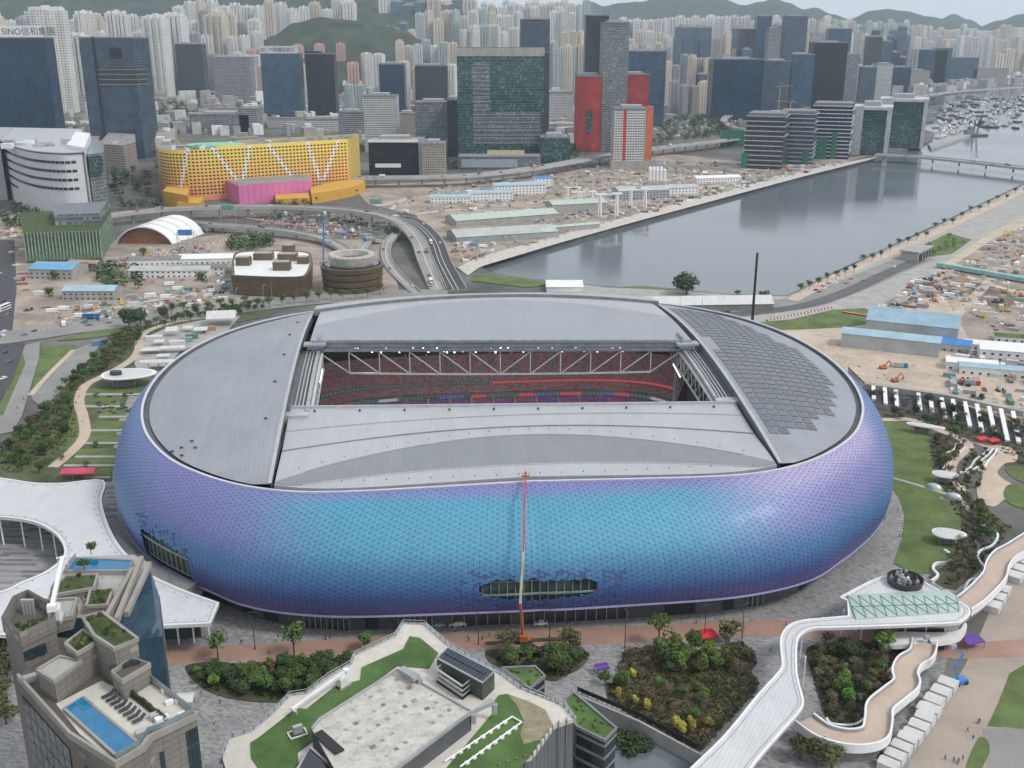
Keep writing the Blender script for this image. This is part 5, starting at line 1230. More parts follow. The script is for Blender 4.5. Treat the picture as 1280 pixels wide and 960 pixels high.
# --- hotel tower, bottom left
def htl(px, z): return rel(GP(px, z), ht)
ht = empty('hotel_tower', (*G(130, 860, 65), 0), 0, 'beige hotel tower with stepped roof gardens and two blue rooftop pools', 'building')
def hblock(name, px, z, z0, m, cap=None, par=0.0, parm=None):
    A_ = htl(px, z); b = MB(); b.prism(A_, z0, z); o = b.build(name, m, ht)
    if cap: n_ = len(A_); c = (sum(p[0] for p in A_)/n_, sum(p[1] for p in A_)/n_); b = MB(); b.prism([(c[0]+(p[0]-c[0])*.9, c[1]+(p[1]-c[1])*.9) for p in A_], z, z+.18); b.build('planted_roof' if cap is M['turfd'] else 'roof_deck', cap, ht)
    if par: b = MB(); b.ribbon(A_+A_[:1], .55, par+.3, z+par); b.build('parapet', parm or M['beiged'], ht)
    return A_
A0 = hblock('tower_wall', [(23,848),(88,921),(146,958),(180,937),(190,924),(211,914),(246,897),(190,853),(150,805),(60,795)], 65, -.5, M['beige'])
A1 = htl([(70,880),(127,851),(160,868),(187,853),(243,896),(205,915),(186,921),(176,936),(146,954),(100,918)], 65.0); b = MB(); b.prism(A1, 64.9, 65.06); b.build('pool_deck', M['cream'], ht)
b = MB(); b.ribbon(A0[:8], .5, 1.3, 66.0); b.build('parapet', M['beiged'], ht)
# glass on the two visible faces of the tower
def glaze(p0, p1, z0, z1, nc, nr, m, off=.12, name='window'):
    d = Vector((p1[0]-p0[0], p1[1]-p0[1], 0)); L = d.length; d.normalize(); nrm = Vector((d.y, -d.x, 0)); w, h = L/nc, (z1-z0)/nr
    b = MB(); b.box(-w*.46, -.1, -h*.46, w*.46, .1, h*.46); me = b.mesh(name, m); a = atan2(d.y, d.x)
    for i in range(nc):
        for j in range(nr):
            q = Vector((p0[0], p0[1], 0))+d*(w*(i+.5))+nrm*off; share(name, me, ht, (q.x, q.y, z0+h*(j+.5)), a)
def lerp2(a, c, t): return (a[0]+(c[0]-a[0])*t, a[1]+(c[1]-a[1])*t)
glaze(lerp2(A0[0], A0[1], .04), lerp2(A0[0], A0[1], .95), 20, 62, 7, 14, M['hglass']); glaze(lerp2(A0[1], A0[2], .25), lerp2(A0[1], A0[2], .7), 30, 61, 3, 10, M['hglass'])
glaze(lerp2(A0[5], A0[6], .55), lerp2(A0[5], A0[6], .98), 30, 63.5, 3, 10, M['hglass']); glaze(lerp2(A0[4], A0[5], .3), lerp2(A0[4], A0[5], .55), 40, 62, 1, 5, M['hglass'])
pool = htl([(80,886),(104,872),(171,928),(144,944)], 65.6); b = MB(); b.prism(pool, 65.06, 65.75); b.build('pool_water', M['pool'], ht)
b = MB(); b.ribbon(pool+pool[:1], .45, .8, 65.85); b.build('pool_coping', M['beiged'], ht)
b = MB(); sp = [lerp2(pool[0], pool[1], .55), pool[1], lerp2(pool[1], pool[2], .18), lerp2(lerp2(pool[0], pool[1], .55), lerp2(pool[3], pool[2], .55), .18)]; b.ribbon(sp+sp[:1], .16, .2, 65.9); b.build('spa_edge', mat('pool_tile', (.05, .25, .4), .4), ht)
B0 = hblock('upper_wall', [(6,787),(28,806),(70,786),(64,768),(36,752),(20,760)], 70.0, 0, M['beige'], None, 2.6, M['beige'])
for px in ([(14,785),(30,796),(40,790),(24,778)], [(36,792),(60,782),(54,774),(34,780)]): b = MB(); b.prism(htl(px, 70.3), 69.9, 70.5); b.build('planted_roof', M['turfd'], ht)
hblock('stair_block', [(47,839),(75,822),(101,828),(68,853)], 69.2, 65, M['beige'], M['conc'], .5)
hblock('lower_penthouse', [(82,806),(104,789),(122,803),(97,818)], 71, 65, M['beige'], M['turfd'], .5)
E0 = hblock('penthouse', [(104,773),(128,767),(172,800),(143,812),(118,796)], 72.5, 65, M['beige'], M['turfd'], .5)
glaze(lerp2(E0[2], E0[3], .12), lerp2(E0[2], E0[3], .9), 69, 71.8, 3, 1, M['hglass']); glaze(lerp2(E0[3], E0[4], .1), lerp2(E0[3], E0[4], .5), 66, 68.2, 3, 1, M['hglass'])
bal = htl([(140,843),(165,826),(188,833),(153,854)], 68.6); b = MB(); b.prism(bal, 65.1, 68.6); b.build('balcony_block', M['beige'], ht); b = MB(); b.ribbon(bal+bal[:1], .3, 1.0, 69.4); b.build('balcony_parapet', M['beiged'], ht)
glaze(lerp2(bal[2], bal[3], .05), lerp2(bal[2], bal[3], .95), 65.3, 68, 6, 1, M['hglass'])
F0 = hblock('rear_wall', [(60,747),(75,722),(88,697),(167,694),(187,705),(165,742),(142,777),(104,773),(64,770)], 65, 0, M['bglass'])
b = MB(); b.prism(F0, 64.95, 65.15); b.build('rear_roof', M['conc'], ht)
H0 = hblock('curtain_wall', [(187,709),(199,745),(203,795),(152,806),(141,777)], 58, 0, M['bglass'])
for i in range(5):
    a = lerp2(H0[0], H0[1], i/4); b = MB(); b.bar((*a, 0), (*a, 58.1), .22); b.build('mullion', M['steel'], ht)
for k in range(15): b = MB(); b.ribbon([H0[0], H0[1], H0[2]], .2, .25, 56-k*3.6); b.build('transom', M['dark'], ht)
for a, c, zz in (((146,775),(177,698),67.2), ((158,768),(187,705),66.4), ((133,772),(166,712),66.8)):
    q = htl([a, c], zz); b = MB(); b.bar((*q[0], zz), (*q[1], zz), .9, 1.2); b.build('roof_beam', M['beiged'], ht)
p2 = htl([(82,713),(95,697),(166,700),(160,713)], 66.2); b = MB(); b.prism(p2, 65, 66.1); b.build('pool_water', M['pool'], ht); b = MB(); b.ribbon(p2+p2[:1], .5, 1.2, 66.3); b.build('pool_coping', M['beiged'], ht)
for px, z in (([(64,741),(82,721),(122,719),(117,736),(72,744)], 67), ([(108,759),(113,739),(141,737),(134,757)], 67)): hblock('garden_block', px, z, 65, M['beige'], M['turfd'], .4)
hblock('plant_block', [(44,769),(56,752),(96,750),(90,772),(60,780)], 67.5, 65, M['beige'], M['conc'], .6)
bmu('white maintenance crane on the hotel roof gardens', (70,775), (84,733), 70, 6.5, 12)
for k in range(4): x, y = G(30+4*k, 762, 71); b = MB(); b.tube((0, 0, 0), (0, 0, 3.2), .35, n=8); o = b.build('flue', M['steel'], ht, (x-ht.location.x, y-ht.location.y, 70))
for k in range(60):
    pl = [htl([(64,741),(82,721),(122,719),(117,736)], 67), htl([(108,757),(113,741),(140,739),(133,755)], 67), htl([(107,774),(127,770),(165,799),(143,808)], 72.5), htl([(85,805),(104,792),(119,803),(97,815)], 71), htl([(14,785),(30,796),(40,790),(24,778)], 70.4), htl([(36,792),(60,782),(54,774),(34,780)], 70.4)]
    i = k % 6; zz = (67.1, 67.1, 72.6, 71.1, 70.4, 70.4)[i]; q = scatter(pl[i], 1, 0, RK)
    if q: share('shrub', TREE[RK.choice(['light', 'green'][:1]+['dark'])][0][0], ht, (q[0][0], q[0][1], zz), RK.uniform(0, 6), RK.uniform(.1, .26))
# small fittings of the terraces
def box_at(name, px, z, s, m, rz=.6): q = htl([px], z)[0]; b = MB(); b.obox(0, 0, 0, *s, rz); return b.build(name, m, ht, (q[0], q[1], z))
for k in range(16): t = k/15; box_at('planter', (163+t*44, 868+t*35), 65.1, (.7, .9, .7), M['dark']); q = htl([(163+t*44, 868+t*35)], 65.1)[0]; share('planter_shrub', TREE['dark'][0][0], ht, (q[0], q[1], 65.5), k, .18)
for px, s in (((196,898),(2.2,1.2,1.1)),((203,903),(2.2,1.2,1.1)),((199,909),(2.6,1.0,.6)),((228,897),(1.2,1.2,.9)),((205,866),(.8,.8,.75)),((215,872),(.8,.8,.75)),((222,879),(.8,.8,.75)),((212,880),(1.4,.8,.75)),((180,918),(2.5,1.4,1.0)),((38,852),(2.2,1.2,1.3))): box_at('roof_unit', px, 65.08, s, RK.choice([M['steel'], M['grey'], M['white']]))
for px, z in (((143,836),68.7),((160,832),68.7),((170,829),68.7)): box_at('terrace_seat', px, z, (1.6, 1.0, .6), M['dark'])
for P_ in (A1[3:6], A1[5:9]): b = MB(); b.ribbon(P_, .08, 1.1, 66.9); b.build('glass_balustrade', glass('balustrade', (.2, .25, .26)), ht)
for px, z, h in (((64,856),65.2,2.4),((75,852),65.2,2.4),((90,838),65.2,2.6),((103,832),65.2,2.6),((118,838),65.2,2.4),((108,822),66,2.2),((52,818),66.5,2.0),((38,824),66.5,2.0)): box_at('terrace_door', px, z, (2.0, .3, h), M['hglass'], .75)
for (a, c, zz) in (((82,713),(95,697),66.3),((64,741),(72,727),67.6),((60,770),(44,769),68)): q = htl([a, c], zz); b = MB(); b.bar((*q[0], zz+.6), (*q[1], zz+.6), .08, 1.1); b.build('railing', M['steel'], ht)
for k in range(9): box_at('service_pipe', (100+k*4, 745+k*1.5), 65.2, (.4, 5, .4), M['steel'], .3+k*.2)
# sun loungers on the pool deck
b = MB(); b.box(-.32, -.95, .28, .32, .35, .36); lse = b.mesh('seat', M['dark']); b = MB(); b.add([(-.32, .35, .3), (.32, .35, .3), (.32, .95, .72), (-.32, .95, .72), (-.32, .35, .38), (.32, .35, .38), (.32, .95, .8), (-.32, .95, .8)], [(4, 5, 6, 7), (0, 3, 2, 1), (0, 1, 5, 4), (2, 3, 7, 6), (1, 2, 6, 5), (0, 4, 7, 3)]); lba = b.mesh('backrest', M['dark'])
b = MB(); b.box(-.03, -.03, 0, .03, .03, .29); lle = b.mesh('leg', M['steel'])
d0, d1 = G(136, 871, 65), G(174, 902, 65); dr = atan2(d1[1]-d0[1], d1[0]-d0[0])
for k in range(8):
    e = empty('sun_lounger', (d0[0]+(d1[0]-d0[0])*k/7, d0[1]+(d1[1]-d0[1])*k/7, 65.07), dr, 'dark grey sun lounger in the row beside the large rooftop pool', 'sun lounger', 'sun loungers beside the rooftop pool'); e.scale = (1.25,)*3
    share('seat', lse, e); share('backrest', lba, e)
    for sx in (-.27, .27):
        for sy in (-.85, .3): share('leg', lle, e, (sx, sy, 0))
for px, lab in (((114,683),'small round-headed tree in a pot behind the hotel rear pool'), ((106,704),'small round-headed tree planted at the corner of the hotel rear pool')):
    x, y = G(px[0], px[1]+10, 66); tree('round', x, y, .55, lab, z=66)
# --- sloping wall of the garden above the sunken yard
wl = GP([(716,866),(800,902),(880,945)], .6); b = MB(); b.ribbon([(p[0]-wl[0][0], p[1]-wl[0][1]) for p in wl], .7, 8.4, .7); o = b.build('retaining_wall', M['conc'], None, (wl[0][0], wl[0][1], 0)); tag(o, 'long plain grey retaining wall between the planted garden and the sunken yard', 'wall')
fp = resample(GP([(722,866),(800,899),(876,941)], 0), 1.6); fe = empty('garden_fence', (*fp[0], 0), 0, 'dark picket fence along the top of the grey retaining wall', 'fence')
b = MB(); b.box(-.08, -.08, 0, .08, .08, 2.2); fm_ = b.mesh('picket', M['black'])
for q in fp: share('picket', fm_, fe, (q[0]-fp[0][0], q[1]-fp[0][1], .0))
b = MB(); b.ribbon([(q[0]-fp[0][0], q[1]-fp[0][1]) for q in fp], .1, 1.3, 2.0); b.build('mesh_panel', M['black'], fe)
# --- boom lift cleaning the cladding
x, y = G(652, 803); bl = empty('boom_lift', (x, y, 0), 0, 'orange telescopic boom lift reaching up the cladding to the roof edge', 'boom lift')
b = MB(); b.box(-2.2, -1.2, .7, 2.2, 1.2, 1.5); b.box(-1.4, -1.1, 1.5, 1.2, 1.1, 2.6); b.build('chassis', M['orange'], bl)
for wx in (-1.7, 1.7):
    for wy in (-1.2, 1.2): b = MB(); b.tube((wx, wy-.25, .7), (wx, wy+.25, .7), .7, n=14); b.build('wheel', TYRE, bl)
tipv = Vector((.6, 27.0, 43.6)); x = G(655, 803)[0]; bl.location.x = x
pts = [Vector((-.4, .5, 2.2)), Vector((-1.2, -2.4, 15)), Vector((-.3, .4, 30.5)), Vector((.2, 14.5, 42.6)), tipv]
for (a, c, r, m) in ((0, 1, .36, M['orange']), (1, 2, .30, mat('cream_boom', (.6, .55, .42), .5)), (2, 3, .26, M['red']), (3, 4, .22, M['red'])): b = MB(); b.bar(pts[a], pts[c], r*2, r*2.4); b.build('boom_section', m, bl)
b = MB(); b.box(tipv.x-1.2, tipv.y-1.4, tipv.z-.2, tipv.x+1.2, tipv.y-.2, tipv.z); 
for q in (-1.2, 1.2):
    b.bar((tipv.x+q, tipv.y-1.4, tipv.z), (tipv.x+q, tipv.y-1.4, tipv.z+1.1), .1); b.bar((tipv.x+q, tipv.y-.2, tipv.z), (tipv.x+q, tipv.y-.2, tipv.z+1.1), .1)
b.bar((tipv.x-1.2, tipv.y-1.4, tipv.z+1.1), (tipv.x+1.2, tipv.y-1.4, tipv.z+1.1), .1); b.build('basket', M['red'], bl)
person(x+tipv.x, y+tipv.y-.8, 'worker standing in the basket at the top of the boom', z=tipv.z)
for px, m, lab in (((1199,855),M['blue'],'blue articulated boom lift parked on the concrete yard'), ((1158,822),mat('teal_paint',(.03,.16,.2),.5),'teal boom lift working under the footbridge deck')):
    x, y = G(*px); e = empty('boom_lift', (x, y, 0), .4, lab, 'boom lift'); b = MB(); b.box(-2.2, -1.1, .6, 2.2, 1.1, 1.8); b.build('chassis', m, e)
    for wx in (-1.6, 1.6):
        for wy in (-1.1, 1.1): b = MB(); b.tube((wx, wy-.2, .6), (wx, wy+.2, .6), .6, n=12); b.build('wheel', TYRE, e)
    P3 = [(-1, 0, 1.8), (-2.2, .5, 6.0), (.8, .8, 9.0), (-3.5, 1, 12.5)] if m is M['blue'] else [(0, 0, 1.8), (1, 0, 4.5), (-1, 0, 7)]
    for a, c in zip(P3, P3[1:]): b = MB(); b.bar(a, c, .45); b.build('boom_section', m, e)
    b = MB(); q = P3[-1]; b.box(q[0]-.9, q[1]-.5, q[2]-.4, q[0]+.9, q[1]+.5, q[2]+.7); b.build('basket', M['grey'], e)
# rows of white tents along the ramp
for (a, c, n, row) in (((1158,893),(1184,860),4,'between the two boom lifts and the ramp bend'), ((1140,925),(1163,893),4,'against the middle bend of the ramp'), ((1110,962),(1134,930),4,'at the foot of the ramp'), ((1240,762),(1252,742),3,'under the raised walkway'), ((1268,725),(1288,700),4,'under the far end of the raised walkway')):
    p, q = G(*a), G(*c); an = atan2(q[1]-p[1], q[0]-p[0])
    for k in range(n): t = k/(n-1); tent(p[0]+(q[0]-p[0])*t, p[1]+(q[1]-p[1])*t, an+pi/2, 4.8, 2.6*hypot(q[0]-p[0], q[1]-p[1])/(n-1)/3.2, 2.3, .75, 'white gabled marquee in the row '+row, 'marquees '+row, False)
# small coloured canopies on the plaza
for px, m, lab, s in (((881,801),'red','bright red square canopy on the red path beside a lamp post',3.4), ((752,842),'purple','purple square canopy on the grey plaza by the planted bed',2.0), ((1240,556),'red','red parasol canopy at the rim of the winding plaza',2.6), ((1226,554),'red','red parasol canopy behind the curved seating walls',2.6), ((1146,540),'red','small red canopy under the narrow shell roof',2.2), ((1213,808),'purple','purple tarpaulin frame beside the footbridge pavilion',3.2)):
    x, y = G(*px); mm = mat('canopy_'+m, {'red': (.6, .02, .04), 'purple': (.12, .04, .3)}[m], .6); tent(x, y, .3, s*1.9, s*1.4, 2.6, .35, lab, None, True, mm, name='fabric_canopy')
for dx, lab in ((0, 'pink-red open canopy standing left of its twin beside the ring canopy'), (15, 'pink-red open canopy right of its twin below the terrace lawns')):
    x, y = G(93+dx, 598); tent(x, y, .05, 9, 6, 3.5, 1.2, lab, None, True, mat('canopy_pink', (.55, .06, .12), .6), name='fabric_canopy')
x, y = G(232, 882); tent(x, y, .1, 5, 4.5, 2.6, .8, 'small white marquee on the grey plaza beside the hotel', None, True)
# event things on the terrace left of the roof
for px, L, Wd, h, rh, lab in (((278,406),18,14,6,3.5,'large white gabled event marquee behind the roof rim'), ((216,420),7,6,4,2,'small white peaked tent near the sandy path'), ((193,425),10,4,2.6,.5,'flat white kiosk tent beside the sandy path bend'), ((222,431),9,4,2.6,.5,'flat white kiosk tent behind the canopy strip'), ((190,442),11,7,3,.5,'white flat-roofed kiosk with terrace tables'), ((205,450),7,5,3,.5,'little white kiosk next to the canopy strip'), ((217,441),14,5,3.4,1.0,'slanting long white tent pressed against the stadium side'), ((200,432),6,5,3,.8,'little white tent in front of the green container'), ((252,417),8,6,3,1.4,'white peaked tent left of the large marquee'), ((236,415),6,5,3,1.2,'small white tent by the sandy path top bend')):
    x, y = G(*px); tent(x, y, .15, L, Wd, h, rh, lab, None, h > 2.7)
for px, n, lab in (((262,414),'orange','colourful painted event container by the large marquee'), ((240,424),'green','green event container stacked on the terrace'), ((233,428),'teal','teal event container on the terrace edge'), ((124,432),'blue','blue container parked by the promenade hedge')):
    x, y = G(*px); container(x, y, .4, n, lab, None, s=1.2)
for k in range(26):
    x, y = G(RK.uniform(118,168), RK.uniform(503,510)+RK.uniform(-14,8)); e = empty('picnic_table', (x, y, 0), RK.uniform(0, 3), 'small dark picnic table on the terrace below the oval pavilion', 'table', 'picnic tables on the terrace')
    b = MB(); b.box(-1, -.5, .7, 1, .5, .8); share('table_top', b.mesh('table_top', M['dark']) if k == 0 else bpy.data.meshes['table_top'], e)
    if k == 0: b = MB(); b.box(-1, -1.0, .4, 1, -.7, .48); b.box(-1, .7, .4, 1, 1.0, .48); b.box(-.7, -.9, 0, -.6, .9, .7); b.box(.6, -.9, 0, .7, .9, .7); BEN = b.mesh('benches', M['dark'])
    share('benches', BEN, e)
# ---------------------------------------------------------------- lamp posts and people on the plaza
for px in ((319,812),(407,800),(358,785),(781,810),(880,803),(927,802),(598,806),(687,797)):
    x, y = G(*px); lamp(x, y, RK.uniform(0, 3), 'tall dark lamp post along the red path in front of the stadium', 'tall lamp posts along the red path', 0, 1.0)
for px in ((1065,905),(1105,857),(1228,700),(1264,690)):
    x, y = G(*px); lamp(x, y, 1, 'slim dark lamp post among the ramps and ponds', 'lamp posts among the ramps', 0, .6)
for a, c, n in (((30,421),(150,405),5),((160,400),(330,380),6),((340,372),(480,362),6),((850,395),(985,378),6)):
    for k in range(n):
        t = k/(n-1); x, y = G(a[0]+(c[0]-a[0])*t, a[1]+(c[1]-a[1])*t); lamp(x, y, 1.4, 'slender steel street lamp along the road behind the stadium', 'street lamps behind the stadium', 1, 1.1)
PPL = [((302,805),(1,1)),((345,802),(1,1)),((336,818),(1,1)),((413,797),(1,1)),((569,790),(1,1)),((586,802),(1,1)),((612,796),(1,1)),((603,800),(1,1)),((700,790),(1,1)),((870,780),(1,1)),((963,815),(1,1)),((982,782),(1,1)),((1122,640),(1,1)),((1125,642),(1,1)),((1128,671),(1,1)),((1106,650),(1,1)),((1095,716),(1,1)),((1124,672),(1,1)),((943,830),(1,1)),((570,788),(1,1)),((1222,905),(1,1)),((1209,915),(1,1)),((1216,925),(1,1)),((1181,950),(1,1)),((1192,952),(1,1)),((1198,954),(1,1)),((1203,950),(1,1)),((1196,956),(1,1)),((1224,904),(1,1)),((248,862),(1,1)),((252,868),(1,1)),((268,905),(1,1)),((275,880),(1,1)),((585,797),(1,1))]
for p, _ in PPL:
    x, y = G(*p); side = 'concrete yard by the marquees' if p[0] > 1140 else 'edge of the lawn beside the stadium' if p[0] > 1090 else 'grey plaza beside the hotel' if p[1] > 850 else 'red path in front of the stadium'
    person(x, y, 'person in casual clothes walking on the '+side, 'people on the '+side)
for p in ((95,505),(104,528),(99,497),(30,500),(22,512)): x, y = G(*p); person(x, y, 'person walking through the park beside the stadium', 'people in the park')
for p, l in ((( 572,779),'white van parked beside the glazed stadium front'),((548,780),'silver car parked beside the glazed stadium front'),((676,778),'white car half hidden behind the boom lift')):
    x, y = G(p[0], p[1]+3); car(x, y, .1, l, col=0 if 'white' in l else 1, s=1.25 if 'van' in l else 1, near=True)
# ---------------------------------------------------------------- mid-distance buildings
W_ = dict(
 navy=wmat('navy_curtain', (.028, .042, .066), (.011, .036, .08), 1.6, 3.8, .9, .86, blind=.12, grough=.08, wrough=.3, spec=.51),
 slate=wmat('slate_curtain', (.10, .12, .145), (.055, .083, .122), 1.5, 3.6, .92, .84, blind=.1, grough=.1, wrough=.3, spec=.51),
 green=wmat('green_curtain', (.05, .10, .095), (.02, .065, .06), 2.4, 4.0, .94, .72, blind=.35, grough=.08, wrough=.3),
 black=wmat('black_curtain', (.02, .022, .026), (.012, .014, .02), 1.5, 3.6, .9, .8, blind=.05, grough=.1, wrough=.35, spec=.51),
 blue=wmat('blue_curtain', (.065, .105, .15), (.032, .075, .13), 1.8, 3.8, .93, .82, blind=.2, grough=.08, wrough=.3, spec=.51),
 grey=wmat('grey_office', (.27, .265, .27), (.09, .095, .105), 1.3, 3.5, .95, .42, blind=.2),
 white=wmat('white_office', (.55, .55, .54), (.05, .055, .06), 3.4, 3.4, .72, .42, blind=.15),
 beige=wmat('beige_block', (.38, .34, .29), (.07, .07, .07), 2.8, 3.2, .62, .45, blind=.3),
 red=wmat('red_cladding', (.46, .055, .05), (.36, .045, .042), 3.0, 4.0, .96, .9, blind=.02, grough=.5, spec=.51),
 dgrey=wmat('dark_grey_tower', (.055, .06, .066), (.04, .048, .056), 1.4, 3.6, .9, .72, blind=.2, grough=.15, wrough=.4, spec=.51),
 lgrey=wmat('pale_curtain', (.2, .22, .23), (.12, .14, .145), 2.0, 3.6, .94, .62, blind=.25, grough=.1, wrough=.3))
ROOFM = mat('roof_felt', (.24, .235, .23), .9, var=.2, scale=.08, stain=(.33, .32, .3))
def spot(px0, px1, by):
    X0, Y = G((px0+px1)/2, by); w = (px1-px0)/CF*(Y*cos(CP)+CH*sin(CP)); return X0, Y, w
def hgt(px, ty, Y): return ZT(px, ty, Y)
def tower(px0, px1, by, ty, depth, style, label, name='office_tower', rot=0.0, crown=True, cat='building', edge=None, group=None):
    X, Y, w = spot(px0, px1, by); h = hgt((px0+px1)/2, ty, Y); e = empty(name, (X, Y+depth/2, 0), rot, label, cat, group)
    b = MB(); b.box(-w/2, -depth/2, 0, w/2, depth/2, h-.5); b.build('wall', W_[style] if isinstance(style, str) else style, e)
    b = MB(); b.box(-w/2+.8, -depth/2+.8, h-.5, w/2-.8, depth/2-.8, h-.3); b.build('roof', ROOFM, e)
    b = MB(); b.ribbon([(-w/2, -depth/2), (w/2, -depth/2), (w/2, depth/2), (-w/2, depth/2), (-w/2, -depth/2)], 1.2, 2.2, h+.9); b.build('parapet', edge or M['concd'], e)
    if crown:
        b = MB(); b.box(-w*.3, -depth*.25, h-.3, w*.25, depth*.3, h+4); b.build('roof_plant', M['grey'], e)
        for k in range(5): x, y = RK.uniform(-.4, .4)*w, RK.uniform(-.4, .4)*depth; b = MB(); b.obox(x, y, h-.3, 3, 2.4, 2.2); b.build('cooling_unit', M['steel'], e)
    return e, w, h
# navy tower with the rooftop sign
e, w, h = tower(-20, 72, 172, 47, 40, 'navy', 'deep blue glass tower with a white rooftop sign board, left of the slate tower', crown=False)
sb = MB(); sb.box(-w/2, -19, h+1, w/2-2, -18, h+20); sg = sb.build('sign_board', M['white'], e)
tx = text('SINO信和集團', 15.0, mat('sign_ink', (.06, .06, .07), .6), sg, (40, -19.1, h+5), (pi/2, 0, 0), .1)
b = MB(); b.tube((-24, -19.6, h+10.5), (-24, -19.05, h+10.5), 7, n=24); b.build('sign_logo', M['red'], sg)
for k in range(14): b = MB(); x = -w/2+2+k*(w-4)/13; b.bar((x, -18.4, h), (x, -18.4, h+2), .5); b.build('sign_strut', M['steel'], e)
# slate tower with slot and terrace
e, w, h = tower(118, 186, 198, 47, 52, 'slate', 'slate blue glass tower with a dark vertical slot and a recessed top terrace', rot=-.12, crown=False)
b = MB(); b.box(-w/2-.3, -26.6, 0, -w/2+w*.24, -25.9, h-9); b.build('lower_wing', W_['slate'], e)
b = MB(); b.box(-w/2+w*.245, -26.9, 16, -w/2+w*.285, -25.8, h+1.5); b.build('vertical_slot', M['black'], e)
b = MB(); b.box(-w/2+w*.29, -26.7, h-66, w/2+.5, 8, h-42); b.build('recessed_terrace', W_['dgrey'], e)
for k in range(4): b = MB(); b.box(-w/2+w*.29, -27.2, h-66+7*k, w/2+.8, 8.2, h-64.6+7*k); b.build('terrace_slab', M['concd'], e)
b = MB(); b.box(w*.05, -26.8, h-28, w*.27, -25.9, h-14); b.build('high_opening', M['black'], e)
tower(225, 258, 124, 55, 45, 'dgrey', 'dark charcoal tower standing between housing blocks behind the yellow mall')
tower(270, 316, 130, 72, 50, 'grey', 'plain grey gridded office block behind the yellow mall')
e, w, h = tower(331, 378, 148, 67, 45, 'blue', 'bright blue glass block with a dark sign on its roof', crown=False)
b = MB(); b.box(-w/2, -22, h, w/2, -21, h+16); sg = b.build('sign_board', mat('sign_grey', (.55, .56, .57), .5), e)
b = MB(); b.revolve(0, 0, [(3.6, 0), (3.6, .4), (2.4, .4), (2.4, 0)], 20); o = b.build('sign_logo', M['dark'], sg, (-w/2+7, -22.0, h+8)); o.rotation_euler = (pi/2, 0, 0)
text('中國建設銀行', 9.5, mat('sign_ink2', (.05, .06, .09), .6), sg, (6, -22.1, h+4.6), (pi/2, 0, 0), .1)
tower(335, 380, 160, 148, 30, 'white', 'low pale podium under the bright blue glass block', crown=False, name='podium_block')
e, w, h = tower(386, 421, 148, 67, 40, 'black', 'slim black glass tower beside the bright blue block', crown=False)
b = MB(); b.box(-w/2, -20, h, 0, 20, h+5); b.build('raised_corner', W_['black'], e)
tower(381, 429, 165, 149, 40, 'white', 'white low office block with window bands in front of the slim black tower', name='low_office')
tower(238, 312, 166, 143, 60, 'lgrey', 'stepped glass office complex with cluttered roof behind the yellow mall', name='low_office')
tower(300, 322, 166, 136, 50, 'grey', 'taller grey wing of the stepped office complex', name='low_office')
tower(457, 497, 190, 120, 45, 'white', 'white office tower with dark glass corners and ladder-like window bays')
tower(476, 507, 152, 80, 45, 'navy', 'slim navy tower behind the white ladder-windowed office')
tower(520, 560, 150, 82, 45, 'dgrey', 'dark office tower with pale plant floor behind the green slab')
tower(520, 566, 192, 128, 50, 'lgrey', 'grey gridded office tower left of the green glass slab')
tower(560, 574, 196, 125, 60, 'dgrey', 'narrow dark tower squeezed against the green glass slab')
tower(498, 520, 178, 142, 40, 'beige', 'brown brick loft block beside the white ladder-windowed office', name='low_office')
tower(424, 456, 172, 140, 40, 'grey', 'pale grey mid-rise beside the black tower podium', name='low_office')
e, w, h = tower(462, 528, 221, 175, 45, 'black', 'long black glass office with pale frame beside the viaduct', crown=True, name='low_office')
b = MB(); b.box(-w/2-.5, -23.2, h-3, w/2+6, -22.6, h+1); b.build('top_frame', M['white'], e); b = MB(); b.box(w/2-4, -23.6, 0, w/2+6, -20, h+2); b.build('end_frame', M['grey'], e); b = MB(); b.box(-w/2+8, -23.4, 12, w*.1, -22.6, 17); b.build('canopy_band', M['white'], e)
tower(528, 556, 222, 180, 40, 'beige', 'weathered brown office building between the black office and the green slab', name='low_office')
# green slab
e, w, h = tower(573, 679, 203, 60, 50, 'green', 'huge green glass office slab with a pale reflection pattern and a flat stone crown', crown=False)
b = MB(); b.box(-w/2-.6, -25.8, h-11, w/2+.6, 25.5, h+.2); b.build('stone_crown', M['conc'], e)
b = MB(); b.box(w/2, -24, 0, w/2+7, 24, h-6); b.build('end_fin', W_['dgrey'], e)
for k in range(20): b = MB(); z = 26+k*(h-44)/20; b.box(-w/2+w*.18, -25.35, z, -w/2+w*(.38 if k > 7 else .96), -25.05, z+4.6); b.build('reflection_band', W_['lgrey'], e)  # pale strips that imitate a reflection on the green glass
e, w, h = tower(573, 676, 212, 196, 36, 'lgrey', 'grey podium with a blank billboard below the green glass slab', crown=False, name='podium_block')
b = MB(); b.box(-w/2+4, -19, 3, w*.22, -18.1, 14); b.build('billboard', mat('billboard', (.5, .5, .52), .6, alt=(.25, .32, .42)), e); b = MB(); b.box(-w*.15, -18.7, h+3, w*.3, -18.1, h+9); b.build('sign_bar', mat('cream_sign', (.55, .5, .3), .6), e)
tower(650, 686, 168, 24, 45, 'slate', 'tall blue-grey tower rising behind the green glass slab')
tower(676, 712, 208, 172, 60, 'green', 'low dark green glass hall right of the green slab', name='low_office')
tower(684, 716, 150, 116, 40, 'white', 'white mid-rise with curved bands between the slab and the red mall', name='low_office')
